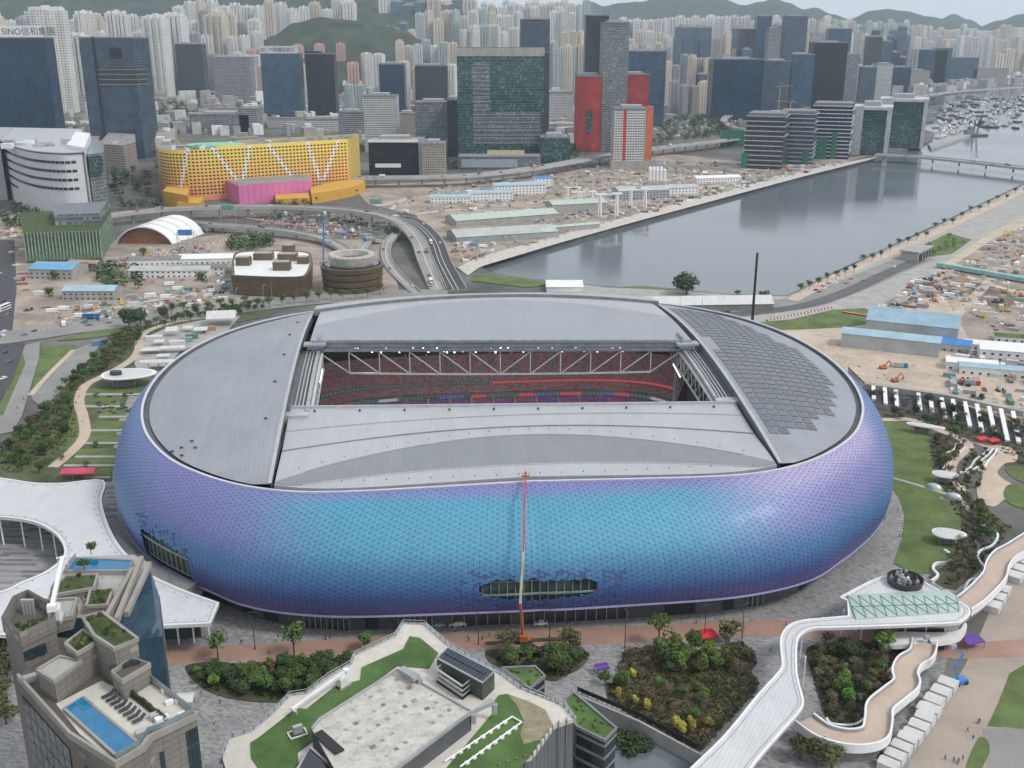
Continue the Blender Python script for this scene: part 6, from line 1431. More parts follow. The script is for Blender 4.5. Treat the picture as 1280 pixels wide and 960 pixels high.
# red mall and grey towers
e, w, h = tower(720, 754, 190, 95, 60, 'red', 'red clad shopping mall block with an arched window')
pts = [(3.5*cos(t)*1.5, 26+13*sin(t)+(12 if sin(t) > 0 else 0)) for t in [2*pi*i/24 for i in range(24)]]
b = MB(); n_ = len(pts); b.add([(p[0]-2, -30.6, p[1]+14) for p in pts]+[(p[0]-2, -29.9, p[1]+14) for p in pts], [tuple(range(n_))[::-1]]+[(i, n_+i, n_+(i+1) % n_, (i+1) % n_) for i in range(n_)]); b.build('arched_window', W_['green'], e)
tower(777, 809, 172, 93, 50, 'red', 'bright orange-red rear block of the shopping mall')
tower(729, 757, 178, 19, 40, 'dgrey', 'tall dark grey twin tower standing left of its paler twin')
tower(750, 781, 190, 28, 42, 'lgrey', 'tall greenish-grey glass tower rising in front of the red mall', rot=.05)
tower(783, 829, 158, 64, 45, 'blue', 'wide dark blue glass block behind the red mall')
e, w, h = tower(766, 813, 212, 136, 42, W_['white'], 'white industrial tower with red-orange stripes beside the viaduct', crown=True, name='industrial_tower')
b = MB(); b.box(-w*.26, -21.3, 12, -w*.18, -20.9, h+1); b.build('red_stripe', M['red'], e); b = MB(); b.box(w/2-9, -21.5, 12, w/2+.8, -12, h+3); b.build('orange_corner', mat('orange_render', (.5, .13, .05), .7), e); b = MB(); b.box(-w/2-3, -23, 0, w/2+4, 23, 12); b.build('podium', M['conc'], e)
# right bank offices
for a in ((888,950,150,74,60,'navy','broad navy office with horizontal sun fins behind the harbour viaduct'),(950,985,146,76,50,'slate','pale blue glass office joined to the broad navy one'),(984,1012,146,68,50,'blue','blue glass office between the navy block and the black tower'),(1010,1052,142,53,45,'black','tall black and grey tower dominating the far bank'),(975,1002,120,20,45,'slate','high blue-grey tower with a stepped shoulder on the far bank'),(940,958,118,20,40,'blue','blue tower with a flat top on the far bank skyline'),(920,940,120,36,40,'dgrey','dark tower with a construction hoist on the far bank'),(955,970,124,35,40,'grey','brownish tower under construction with green netting'),(1030,1058,112,36,40,'blue','blue glass block behind the tall black tower'),(1052,1068,132,68,40,'lgrey','pale striped tower right of the tall black tower'),(1075,1092,128,84,40,'slate','slate tower with white fins on the far bank'),(1092,1112,126,80,40,'white','white narrow office in the far bank row'),(1112,1136,116,84,40,'navy','navy block in the far bank row'),(1128,1160,114,88,40,'beige','red-brown and cream industrial block above the far quay'),(1130,1180,106,62,50,'navy','wide navy headquarters above the far quay'),(1165,1185,106,60,45,'blue','blue tower joined to the wide navy headquarters'),(1186,1220,104,72,45,'slate','grey-blue ribbed block beyond the boats'),(1215,1258,104,86,40,'beige','low cream housing slab beyond the boats'),(958,996,172,142,40,'blue','glassy half-built block with scaffold behind the waterfront offices'),(1080,1096,121,46,40,'dgrey','thin dark tower on the far bank skyline'),(1100,1110,118,52,40,'slate','thin slate tower on the far bank skyline')):
    tower(*a[:5], a[5], a[6])
# banded waterfront offices
def banded(px0, px1, by, ty, depth, rot, label, gm, bm, n, step=0.0, nets=()):
    X, Y, w = spot(px0, px1, by); h = hgt((px0+px1)/2, ty, Y); e = empty('waterfront_office', (X, Y+depth/2, 0), rot, label, 'building')
    b = MB(); b.box(-w/2, -depth/2, 0, w/2, depth/2, h); b.build('glass_body', gm, e); b = MB(); b.box(-w/2+2, -depth/2+2, h, w/2-2, depth/2-2, h+3.5); b.build('roof_plant', M['concd'], e)
    for k in range(n):
        z = h*(k+1)/n; i = step*max(0, k-n*.6); b = MB(); b.box(-w/2-1.2+i, -depth/2-1.4+i*.5, z-1.3, w/2+1.2-RK.uniform(0, 2), depth/2+1, z); b.build('floor_band', bm, e)
    for (a, c, z1) in nets: b = MB(); b.box(-w/2+w*a, -depth/2-2.2, 0, -w/2+w*c, -depth/2-1.6, h*z1); b.build('safety_net', mat('green_net', (.03, .17, .11), .8, var=.2, scale=.2), e)
    return e
bandm = mat('pale_band', (.42, .43, .44), .6)
banded(938, 985, 212, 145, 55, -.35, 'banded dark waterfront office with a netted corner, first of three by the quay', W_['dgrey'], bandm, 11, .5, ((-.06, .1, .3),))
banded(978, 1022, 206, 142, 55, -.35, 'banded blue-grey waterfront office, second of three by the quay', W_['slate'], bandm, 12, .3, ((.1, .35, .32), (.75, .9, .3)))
banded(1020, 1068, 199, 132, 60, -.35, 'banded white and navy waterfront office, third of three by the quay', W_['navy'], mat('white_band', (.6, .61, .62), .6), 14, .3, ((.2, .45, .42), (.55, .68, .5)))
def framed(px0, px1, by, ty, depth, rot, label):
    X, Y, w = spot(px0, px1, by); h = hgt((px0+px1)/2, ty, Y); e = empty('waterfront_office', (X, Y+depth/2, 0), rot, label, 'building')
    b = MB(); b.box(-w/2, -depth/2, 0, w/2, depth/2, h-4); b.build('glass_body', W_['green'], e); f = mat('frame_panel', (.5, .51, .52), .5)
    b = MB(); b.box(-w/2-1.5, -depth/2-3, 0, -w/2+w*.22, -depth/2+8, h); b.build('frame_leg', f, e); b = MB(); b.box(w/2-4, -depth/2-2, 0, w/2+2, -depth/2+6, h); b.build('frame_leg', f, e)
    b = MB(); b.box(-w/2-6, -depth/2-3.2, h-4.2, w/2+3, depth/2+2, h); b.build('roof_slab', f, e); b = MB(); b.box(-w*.3, -depth*.2, h, w*.2, depth*.3, h+7); b.build('roof_plant', M['grey'], e)
framed(1076, 1116, 194, 134, 70, -.35, 'pale framed glass headquarters by the bridge head, nearer of two')
framed(1110, 1160, 185, 124, 70, -.35, 'pale framed glass headquarters by the bridge head, farther of two')
X, Y, w = spot(900, 944, 183); b = MB(); b.box(-w/2, 0, 0, w/2, 1.5, 26)
for k in range(9): b.box(-w/2+w*k/8-.3, -.6, 0, -w/2+w*k/8+.3, 0, 26.5)
o = b.build('site_hoarding', MATS['green_net'], None, (X, Y, 0)); tag(o, 'tall dark green netted hoarding beside the waterfront offices', 'hoarding')
# --- yellow mall with its punched windows
def curve_wall(px, zs_top, zb, m, e, th=3.0, name='wall'):
    pass
ym = empty('yellow_mall', (*G(320, 258), 0), 0, 'long curved yellow and orange mall with rows of small dark windows and white slanting stripes', 'mall')
yp = rel(smooth_path([G(202,218),G(200,234),G(203,245),G(214,250),G(245,251),G(290,248),G(340,244),G(390,240),G(437,236)], 8), ym); yh = hgt(320, 184, G(320, 246)[1])
yt = [yh+9*max(0, 1-abs(i/len(yp)-.0)*2.5)*0+(3 if i > len(yp)*.58 else 0) for i in range(len(yp))]
def ymat():
    m, t, p = _nodes('yellow_orange_render'); tc = _n(t, 'ShaderNodeTexCoord'); sx = _n(t, 'ShaderNodeSeparateXYZ'); t.links.new(tc.outputs['Object'], sx.inputs[0])
    r = _n(t, 'ShaderNodeValToRGB'); e_ = r.color_ramp.elements; e_[0].position = 0; e_[0].color = (.66, .26, .13, 1); e_[1].position = 1; e_[1].color = (.84, .70, .15, 1); q = e_.new(.3); q.color = (.77, .43, .11, 1); q = e_.new(.62); q.color = (.82, .60, .12, 1)
    wn = _n(t, 'ShaderNodeTexNoise'); wn.inputs['Scale'].default_value = .12; t.links.new(tc.outputs['Object'], wn.inputs[0])
    t.links.new(_math(t, 'ADD', _math(t, 'DIVIDE', sx.outputs[2], 78.0), _math(t, 'MULTIPLY_ADD', wn.outputs[0], .3, -.15)), r.inputs[0]); t.links.new(r.outputs[0], p.inputs['Base Color']); p.inputs['Roughness'].default_value = .7; return m
b = MB(); b.loft([[(p[0], p[1], 0), (p[0], p[1], yt[i])] for i, p in enumerate(yp)], flip=False); b.build('wall', ymat(), ym)
back = [(p[0]+4, p[1]+70) for p in yp]; b = MB(); b.loft([[(p[0], p[1], yt[i]-1.5), (q[0], q[1], yt[i]-1.5)] for i, (p, q) in enumerate(zip(yp, back))], flip=True); b.build('roof', ROOFM, ym)
b = MB(); b.loft([[(q[0], q[1], 0), (q[0], q[1], yt[i])] for i, q in enumerate(back)]); b.add([(*yp[-1], 0), (*back[-1], 0), (*back[-1], yt[-1]), (*yp[-1], yt[-1])], [(0, 1, 2, 3)]); b.add([(*yp[0], 0), (*back[0], 0), (*back[0], yt[0]), (*yp[0], yt[0])], [(3, 2, 1, 0)]); b.build('side_walls', mat('mall_side', (.55, .4, .1), .7), ym)
win = MB(); wr = resample([(p[0], p[1]) for p in yp], 4.3); nr = 13
def wall_n(i): a, c = wr[max(i-1, 0)], wr[min(i+1, len(wr)-1)]; d = hypot(c[0]-a[0], c[1]-a[1]); return ((c[1]-a[1])/d, -(c[0]-a[0])/d, (c[0]-a[0])/d, (c[1]-a[1])/d)
wlist = []
for i, q in enumerate(wr):
    nx, ny, dx, dy = wall_n(i); top_ = yh+(3 if i > len(wr)*.58 else 0)
    for j in range(nr):
        z = top_-5-j*(top_-9)/nr
        if z < 4: continue
        wlist.append((q, nx, ny, dx, dy, z))
wlist.sort(key=lambda a: a[0][1])
wb = MB(); wb.box(-1.25, -.12, -.85, 1.25, .2, .85); wme = wb.mesh('window', M['black'])
for k, (q, nx, ny, dx, dy, z) in enumerate(wlist):
    if k < 300: share('window', wme, ym, (q[0]+nx*.05, q[1]+ny*.05, z), atan2(dy, dx))
    else:
        P = [(q[0]+dx*s*1.25+nx*.15, q[1]+dy*s*1.25+ny*.15, z+t*.85) for s, t in ((-1, -1), (1, -1), (1, 1), (-1, 1))]; win.add(P, [(0, 1, 2, 3)])
win.build('windows', M['black'], ym, kind='stuff')
for (f0, f1) in ((.14,.05),(.1,.2),(.23,.29),(.36,.27),(.42,.52),(.5,.43),(.60,.57),(.66,.72),(.75,.72),(.8,.86),(.9,.93),(.985,.94),(.04,.08)):
    b = MB(); i0, i1 = int(f0*(len(wr)-1)), int(f1*(len(wr)-1)); top_ = yh+(3 if f0 > .58 else 0); n_ = 10; rows = []
    for k in range(n_+1):
        i = i0+(i1-i0)*k/n_; ii = int(i); t = i-ii; a, c = wr[ii], wr[min(ii+1, len(wr)-1)]; nx, ny, dx, dy = wall_n(ii); x, y = a[0]+(c[0]-a[0])*t+nx*.09, a[1]+(c[1]-a[1])*t+ny*.09; z = top_-1-k*(top_-14)/n_; rows.append([(x-dx*2.2, y-dy*2.2, z), (x+dx*2.2, y+dy*2.2, z)])
    b.loft(rows); b.build('white_stripe', M['white'], ym)
b = MB(); xg, yg = G(262, 186, yh); b.revolve(xg-ym.location.x, yg+26-ym.location.y, [(0, yh+2.5), (33, yh+2.5), (33, yh-1.6)][::-1], 32, sy=.75); b.build('green_roof_terrace', mat('mint_terrace', (.22, .5, .3), .7), ym)
for k in range(40): i = RK.randrange(len(yp)); t = RK.uniform(.1, .9); b = MB(); b.obox(yp[i][0]+4*t, yp[i][1]+70*t, yt[i]-1.5, RK.uniform(3, 9), RK.uniform(3, 7), RK.uniform(1.5, 4.5)); b.build('roof_unit', RK.choice([M['grey'], M['conc'], M['white'], M['concd']]), ym)
pk = empty('pink_hall', (*G(330, 256), 0), 0, 'bright pink box hall with a grey flat roof in front of the yellow mall', 'building')
hp = hgt(330, 232, G(330, 256)[1]); pp = rel([G(300,256),G(391,248),G(386,234),G(266,240)], pk); b = MB(); b.prism(pp, 0, hp); b.build('wall', ribbed('pink_cladding', (.62, .17, .36), pitch=6, axis=0, rough=.6, metal=0, var=.08, seam=.2), pk)
b = MB(); c_ = (sum(p[0] for p in pp)/4, sum(p[1] for p in pp)/4); b.prism([(c_[0]+(p[0]-c_[0])*.97, c_[1]+(p[1]-c_[1])*.97) for p in pp], hp, hp+.25); b.build('roof', ROOFM, pk)
for k in range(6): b = MB(); b.obox(c_[0]+RK.uniform(-25, 25), c_[1]+RK.uniform(-8, 8), hp+.2, 2.5, 2, 1.4); b.build('roof_vent', M['steel'], pk)
yw = empty('yellow_annex', (*G(400, 254), 0), 0, 'low yellow and orange curved annex wrapping the pink hall', 'building')
ymm = mat('yellow_render', (.66, .43, .05), .7, alt=(.6, .27, .05)); 
for px, top_ in (([(390,255),(410,252),(440,246),(457,240),(452,233),(420,238),(388,246)], 11), ([(222,262),(250,262),(256,255),(230,253)], 7), ([(205,256),(236,262),(240,240),(222,236)], 15), ([(345,258),(388,256),(386,250),(345,252)], 8)): b = MB(); b.prism(rel(GP(px), yw), 0, top_); b.build('wall', ymm, yw)
for k in range(6): q = rel([G(396+k*10, 254-k*2)], yw)[0]; b = MB(); b.obox(q[0], q[1]-1.2, 5, 3, .6, 1.6, .3); b.build('window', M['black'], yw)
# --- white curved building with window bands, far left
wv = empty('white_curved_office', (*G(60, 262), 0), 0, 'white office with a bowed front, window bands and a metal roof beside green bushes', 'building')
h = hgt(60, 188, G(60, 262)[1]); cp = rel(smooth_path([G(8,238),G(20,252),G(48,265),G(85,270),G(112,268)], 6), wv); bk = rel([G(118,262),G(110,225),G(10,222)], wv)
b = MB(); b.prism(cp+bk, 0, h); b.build('wall', mat('white_tile', (.55, .56, .57), .6, var=.06), wv)
for k in range(5):
    z = h-9-k*(h-14)/5.4; sg = resample(cp, 5.6)
    for i in range(1, len(sg)-1 if k < 4 else len(sg)//2):
        a, c = sg[i-1], sg[i]; ang = atan2(c[1]-a[1], c[0]-a[0]); b = MB(); b.obox((a[0]+c[0])/2+sin(ang)*.1, (a[1]+c[1])/2-cos(ang)*.1, z, 4.6, .8, 2.6, ang); b.build('window', M['glassd'], wv)
rf = [(p[0]*1.04, p[1]*1.02) for p in cp]+bk; b = MB(); b.prism(rf, h+1.2, h+2.2, bottom=True); b.build('roof', M['steel'], wv); b = MB(); b.prism([(p[0]*.97, p[1]*.97) for p in cp]+bk, h, h+1.2); b.build('clerestory', M['dark'], wv)
tq = rel([G(94,262),G(116,268),G(122,240),G(104,236)], wv); b = MB(); b.prism(tq, 0, h+6); b.build('stair_tower', M['white'], wv)
b = MB(); b.prism(rel([G(118,266),G(138,262),G(138,240),G(122,240)], wv), 0, h-2); b.build('glass_wing', W_['lgrey'], wv); b = MB(); b.prism(rel([G(119,267),G(136,264),G(136,262),G(119,264)], wv), h-20, h-4); b.build('green_bay', W_['green'], wv)
b = MB(); b.prism(rel([G(-40,250),G(10,250),G(25,225),G(-40,222)], wv), 0, h+3); b.build('rear_wing', M['grey'], wv)
for k in range(10): x, y = RK.uniform(-50, 15), RK.uniform(15, 60); b = MB(); b.obox(x, y, h, RK.uniform(6, 16), RK.uniform(5, 9), RK.uniform(3, 8)); b.build('roof_house', RK.choice([M['white'], M['grey'], M['steel']]), wv)
def lowblock(px, ty, m, label, name='low_building', roof=None, units=6, cat='building'):
    P = GP(px); o = P[0]; h = hgt(px[0][0], ty, o[1]); e = empty(name, (*o, 0), 0, label, cat); A_ = rel(P, e); b = MB(); b.prism(A_, 0, h); b.build('wall', m, e)
    b = MB(); c = (sum(p[0] for p in A_)/len(A_), sum(p[1] for p in A_)/len(A_)); b.prism([(c[0]+(p[0]-c[0])*.97, c[1]+(p[1]-c[1])*.97) for p in A_], h, h+.2); b.build('roof', roof or ROOFM, e); b = MB(); b.ribbon(A_+A_[:1], .6, .9, h+.7); b.build('parapet', M['conc'], e)
    for k in range(units): q = scatter(A_, 1, 0, RK)[0]; q = (c[0]+(q[0]-c[0])*.75, c[1]+(q[1]-c[1])*.75); b = MB(); b.obox(q[0], q[1], h+.2, RK.uniform(2, 5), RK.uniform(2, 4), RK.uniform(1.2, 3)); b.build('roof_unit', RK.choice([M['grey'], M['white'], M['steel'], M['concd']]), e)
    return e, h, A_
lowblock([(128,215),(158,218),(173,212),(172,200),(140,198)], 180, W_['beige'], 'weathered beige school block with gridded windows left of the slate tower')
lowblock([(98,200),(125,205),(130,192),(104,190)], 172, W_['beige'], 'weathered beige low block behind the school block')
lowblock([(75,130),(92,133),(95,124),(78,122)], 117, W_['white'], 'grey-white institutional block behind the playing field'); lowblock([(92,138),(118,138),(118,126),(92,126)], 119, W_['white'], 'white banded institutional block beside the playing field')
lowblock([(188,170),(212,174),(214,160),(190,160)], 152, W_['white'], 'small white block between the slate tower and the office complex')
# louvred green building and arched hall
lv = empty('louvred_building', (*G(60, 330), 0), 0, 'boxy building wrapped in green vertical louvres with a planted roof', 'building')
h = hgt(40, 292, G(40, 329)[1]); bp = [G(34,330),G(128,326),G(142,300),G(142,292),G(30,300)]; A_ = rel(bp, lv); b = MB(); b.prism(A_, 0, h); b.build('wall', mat('louvre_back', (.08, .11, .09), .7), lv)
b = MB(); b.prism(A_, h, h+.3); b.build('roof', M['turfd'], lv); n_ = 44
for k in range(n_+1):
    t = k/n_; x, y = lerp2(A_[0], A_[1], t); b = MB(); b.bar((x, y-.6, 2.5), (x+.9*(-1 if k % 2 else 1), y-.6, h+1), .35, .7); b.build('louvre', mat('louvre_%d' % (k % 2), ((.30, .40, .30), (.16, .27, .13))[k % 2], .6), lv)
for k in range(13): t = k/12; x, y = lerp2(A_[1], A_[2], t); b = MB(); b.bar((x+.5, y, 1), (x+.5, y, h+1), .3, .6); b.build('louvre', MATS['louvre_0'], lv)
b = MB(); b.prism(rel([G(74,318),G(130,316),G(140,298),G(72,302)], lv), h, h+9); b.build('upper_storey', W_['lgrey'], lv); b = MB(); b.prism(rel([G(74,318),G(130,316),G(140,298),G(72,302)], lv), h+9, h+9.4); b.build('upper_roof', mat('pv_roof', (.12, .13, .15), .4), lv)
ah = empty('arched_hall', (*G(180, 306), 0), 0, 'hall under bright white ribbed arches with a brick-red front wall', 'hall'); Y0 = G(180, 306)[1]; sc = (Y0*cos(CP)+CH*sin(CP))/CF
wd = 72*sc; hh = hgt(180, 284, Y0)
def archp(t, d, k=1.0): return (wd*(t-.5)*k+d*.22, d, hh*(1-(2*t-1)**2)**.75*k*(1+d/450))
for i in range(4):
    d0, d1 = i*14, i*14+13; b = MB(); b.loft([[archp(t/18, d0), archp(t/18, d1)] for t in range(19)], flip=True); b.build('roof_shell', M['white'], ah)
    b = MB(); rows = [[(p[0], p[1]-.8, p[2]-.3), (p[0], p[1]-.8, p[2]+.9), (p[0], p[1]+.8, p[2]+.9), (p[0], p[1]+.8, p[2]-.3)] for p in [archp(t/18, d0) for t in range(19)]]; b.loft(rows, True); b.build('arch_rib', M['white'], ah)
b = MB(); P3 = [archp(t/18, 3, .9) for t in range(19)]; b.add(P3, [tuple(range(19))[::-1]]); b.build('brick_front', mat('brick_red', (.26, .11, .06), .8), ah)
# brown ribbed building and round building
bb = empty('brown_ribbed_building', (*G(340, 366), 0), 0, 'bronze-brown wavy-sided building with white roof and rooftop boxes', 'building')
h = hgt(345, 342, G(345, 368)[1]); A_ = rel(smooth_path([G(294,366),G(300,370),G(370,372),G(386,366),G(390,346),G(378,338),G(306,338),G(294,348)], 4, True), bb); brz = mat('bronze_cladding', (.13, .098, .058), .5, .3, var=.15, scale=.1)
for k in range(9): b = MB(); s = 1+.012*(k % 2)+.004*k; b.prism([(p[0]*s, p[1]*s) for p in A_], h*k/9+.02, h*(k+1)/9-.15); b.build('cladding_band', brz, bb)
b = MB(); b.prism([(p[0]*.99, p[1]*.99) for p in A_], 0, h-.5); b.build('core_wall', M['dark'], bb); b = MB(); b.prism([(p[0]*.96, p[1]*.96) for p in A_], h-.3, h); b.build('roof', M['white'], bb)
for px, s in (((305,331),(10,8,6)),((330,324),(14,9,5)),((360,325),(14,9,5)),((353,337),(12,8,6)),((379,329),(8,7,5)),((361,314),(9,7,5))):
    q = rel([G(*px, h)], bb)[0]; b = MB(); b.obox(q[0], q[1], h, *s); b.build('roof_box', brz, bb); b = MB(); b.obox(q[0], q[1], h+s[2], s[0]*.85, s[1]*.85, .3); b.build('roof_box_top', M['conc'], bb)
x, y = G(437, 367); sc = (y*cos(CP)+CH*sin(CP))/CF; R0 = 37*sc; h = hgt(437, 335, y); rb = empty('round_building', (x, y+R0*.8, 0), 0, 'round bronze-brown building with stacked rings and an open white roof crown', 'building')
for k in range(4): b = MB(); z = h*k/4; r = R0*(1+.02*k); b.revolve(0, 0, [(r*.97, z), (r, z+.6), (r*1.01, z+h/4-.9), (r*.97, z+h/4-.4), (r*.93, z+h/4-.4)], 40); b.build('ring_band', brz, rb)
b = MB(); b.revolve(0, 0, [(R0*.93, 0), (R0*.93, h), (0, h)], 40); b.build('core', M['glassd'], rb)
b = MB(); b.revolve(0, 0, [(R0*.72, h), (R0*.80, h+6), (R0*.78, h+7), (R0*.6, h+7), (R0*.56, h+3), (0, h+3)], 40); b.build('crown', mat('crown_ring', (.45, .43, .38), .6), rb)
b = MB(); b.revolve(0, 0, [(R0*.54, h+3.2), (0, h+3.3)], 30); b.build('crown_floor', M['dark'], rb)
for k in range(20): a = 2*pi*k/20; b = MB(); b.bar((R0*.58*cos(a), R0*.58*sin(a), h+5.5), (R0*.78*cos(a), R0*.78*sin(a), h+7.2), .5); b.build('crown_rib', M['grey'], rb)
# low buildings around the works
def sh(px, L, Wd, h, rz, rm, wm, label, **kw): x, y = G(*px); return shed(x, y, rz, L, Wd, h, rm, wm, label, **kw)
BR = mat('blue_sheet', (.13, .32, .52), .5, var=.15, scale=.2, stain=(.3, .42, .5)); LBR = mat('pale_blue_sheet', (.30, .44, .52), .5, var=.12, scale=.15, stain=(.42, .5, .54)); GR_ = mat('grey_sheet', (.42, .44, .43), .55, var=.12, scale=.1); MG = mat('mint_sheet', (.42, .5, .45), .55, var=.12)
sh((75,345), 34, 26, 8, -.1, BR, M['conc'], 'blue-roofed shed below the louvred building'); sh((108,338), 24, 12, 7, -.1, mat('rusty_sheet', (.34, .22, .18), .7, stain=(.45, .42, .4)), M['beige'], 'rust-roofed shed attached to the blue shed')
sh((117,372), 36, 18, 7, .0, LBR, M['conc'], 'pale blue barrel-roofed shed near the hedge road'); sh((215,345), 60, 16, 6, .02, GR_, M['white'], 'long white low station house with dark windows', win=True)
sh((262,328), 46, 18, 5, .1, M['white'], M['white'], 'white flat canopy row of the fire station yard'); sh((258,342), 30, 14, 6, .1, M['concd'], M['white'], 'dark-roofed bay of the fire station yard'); sh((196,330), 40, 14, 5, .1, M['concd'], M['white'], 'dark canopy near the red vehicles')
sh((165,290), 60, 18, 5, .1, GR_, M['concd'], 'flat grey canopy beside the white curved office') if False else None
sh((628,297), 96, 34, 6, .33, GR_, mat('metal_wall', (.3, .32, .33), .6), 'long grey depot shed facing the channel', vents=6, win=False); sh((628,276), 110, 30, 6, .42, MG, M['conc'], 'mint-roofed depot shed behind the car yard', vents=8, win=False); sh((700,289), 80, 9, 5, .42, MG, M['conc'], 'narrow mint canopy along the car yard', win=False); sh((720,262), 60, 24, 8, .3, MG, M['conc'], 'mint-roofed hall at the end of the car yard', win=False)
sh((648,243), 60, 20, 12, .2, LBR, M['white'], 'two-storey site office with a pale blue roof'); sh((612,250), 50, 18, 9, .2, LBR, M['white'], 'lower pale blue site office wing'); sh((563,253), 44, 16, 7, .1, LBR, M['white'], 'pale blue roofed site canteen beside the flyover'); sh((678,234), 22, 14, 12, .2, M['blue'], M['white'], 'small bright blue clad site block')
sh((800,247), 60, 26, 10, .25, GR_, M['grey'], 'grey portal shed with dark doors by the quay cranes'); sh((845,243), 46, 20, 9, .25, GR_, M['white'], 'second grey portal shed by the quay cranes'); sh((895,228), 60, 18, 7, .25, M['white'], M['white'], 'long white open shed near the waterfront works')
sh((1140,418), 52, 36, 11, -.42, mat('bright_blue_roof', (.24, .37, .47), .5, var=.14, scale=.1, stain=(.36, .45, .52)), GR_, 'large blue-roofed industrial shed in the sandy yard', pitch=.1, win=False); sh((1112,437), 54, 15, 9, -.42, LBR, GR_, 'long grey-walled shed with a pale blue roof in front of the large blue shed', win=False)
sh((1190,437), 20, 14, 5, -.42, M['blue'], M['steel'], 'deep blue lean-to canopy beside the large blue shed'); sh((1213,462), 26, 10, 5, -.3, M['white'], M['white'], 'white site hut row beside the blue canopy'); sh((1255,470), 46, 9, 5, -.3, LBR, M['white'], 'pale blue roofed site hut row'); sh((1258,450), 30, 12, 7, -.3, M['white'], M['white'], 'white two-storey site cabins'); sh((1250,438), 40, 10, 4, -.3, M['white'], M['white'], 'long white canopy roof by the green turf strip'); sh((1276,428), 30, 8, 4, -.3, M['turf'], M['white'], 'long hut with a bright green turf roof')
sh((880,386), 90, 16, 5, .06, M['canvas'], M['concd'], 'long white tented roof with peaks beyond the roof edge', pitch=.25, win=False); sh((705,361), 26, 22, 4, .0, M['white'], M['white'], 'low round-looking white kiosk roof at the channel head', pitch=.1, win=False)
# ---------------------------------------------------------------- flyovers, bridge
M['deck'] = mat('flyover_deck', (.27, .265, .255), .85, var=.12, scale=.05); M['fly'] = mat('flyover_concrete', (.40, .39, .37), .8, var=.12, scale=.08, stain=(.3, .29, .27))
def flyover(label, px, zs, w, deck=None, piers=28, cars=0, grp=None, lanes=1, name='flyover'):
    P = [(*G(p[0], p[1], z), z) for p, z in zip(px, zs)]; o = P[0]; e = empty(name, (o[0], o[1], 0), 0, label, 'bridge' if name != 'flyover' else 'flyover')
    C = smooth_path([(p[0]-o[0], p[1]-o[1], p[2]) for p in P], 8); b = MB(); b.ribbon(C, w, 1.8); b.build('deck', M['fly'], e)
    b = MB(); b.ribbon([(p[0], p[1], p[2]+.05) for p in C], w-1.4, .04); b.build('roadway', deck or M['deck'], e)
    for s in (-1, 1):
        E_ = [(q[0], q[1], p[2]) for q, p in zip(offset_path(C, s*(w/2-.2)), C)]; b = MB(); b.ribbon([(p[0], p[1], p[2]+1.1) for p in E_], .45, 1.1); b.build('parapet', M['fly'], e)
    for l in range(lanes):
        off = (l-(lanes-1)/2)*3.5; L_ = [(q[0], q[1], p[2]+.08) for q, p in zip(offset_path(C, off), C)]; b = MB(); b.ribbon(L_, .35, .02); b.build('lane_line', M['white'], e)
    for p in resample(C, piers)[1:]:
        if p[2] > 3: b = MB(); b.tube((p[0], p[1], -.5), (p[0], p[1], p[2]-1.7), 1.2, n=10); b.obox(p[0], p[1], p[2]-2.9, w*.5, 2.2, 1.2, 0); b.build('pier', M['fly'], e)
    S = resample(C, 9)
    for k in range(cars):
        i = RK.randrange(1, len(S)-1); a, c = S[i-1], S[i+1]; an = atan2(c[1]-a[1], c[0]-a[0]); s = RK.choice((-1, 1)); off = s*RK.uniform(.18, .34)*w
        x, y = o[0]+S[i][0]-sin(an)*off, o[1]+S[i][1]+cos(an)*off
        if RK.random() < .8: car(x, y, an if s < 0 else an+pi, 'car driving along the '+grp, 'cars on the '+grp, S[i][2]+.06)
        else: truck(x, y, an if s < 0 else an+pi, 'truck driving along the '+grp, 'trucks on the '+grp, RK.randrange(4), S[i][2]+.06)
    return e
flyover('long concrete viaduct running past the green slab and the red mall', [(440,222),(530,221),(600,218),(680,208),(760,194),(830,184),(900,176),(950,168)], [12]*8, 19, cars=34, grp='long viaduct', lanes=2)
flyover('curving concrete flyover sweeping from the arched hall to the channel', [(130,270),(200,262),(300,258),(400,260),(455,265),(495,275),(520,296),(532,325),(548,362)], [10,11,12,12,12,11,9,5,.4], 13, M['deck'], cars=14, grp='curving flyover', lanes=1)
flyover('dark asphalt road ramp descending beside the curving flyover', [(490,272),(515,276),(540,298),(552,328),(570,362)], [9,10,8,4,.5], 16, M['asphd'], cars=6, grp='dark road ramp', lanes=2)
flyover('lower concrete slip road lined with red and white barriers', [(195,274),(262,280),(337,286),(394,295),(425,308),(440,322)], [6,7,7,6,4,.6], 10, cars=5, grp='lower slip road')
flyover('narrow loop ramp beside the round building', [(440,360),(448,335),(452,312),(462,300),(474,300)], [.4,1,2,3,4], 8, grp='loop ramp', cars=2); flyover('outer loop ramp with pale walls beside the dark road', [(520,366),(498,345),(484,325),(484,305),(496,292)], [.4,1,2,3,4], 8, grp='outer loop ramp', cars=3)
flyover('covered concrete footbridge beside the white industrial tower', [(812,206),(860,208),(905,212),(935,222)], [9,9,9,3], 6, grp='footbridge', piers=36)
flyover('distant harbour-front viaduct beyond the waterfront offices', [(1068,136),(1120,126),(1180,116),(1260,110),(1330,106)], [14]*5, 24, cars=26, grp='harbour-front viaduct', piers=50)
flyover('curved ramp of pale concrete behind the green hoarding', [(935,162),(915,158),(905,150),(915,143),(945,138),(985,134)], [10]*6, 14, cars=12, grp='curved ramp behind the hoarding')
flyover('low concrete road bridge crossing the channel on stout piers', [(1094,193),(1150,196),(1220,203),(1290,211),(1400,224)], [7]*5, 22, cars=8, grp='channel bridge', piers=42, name='road_bridge')
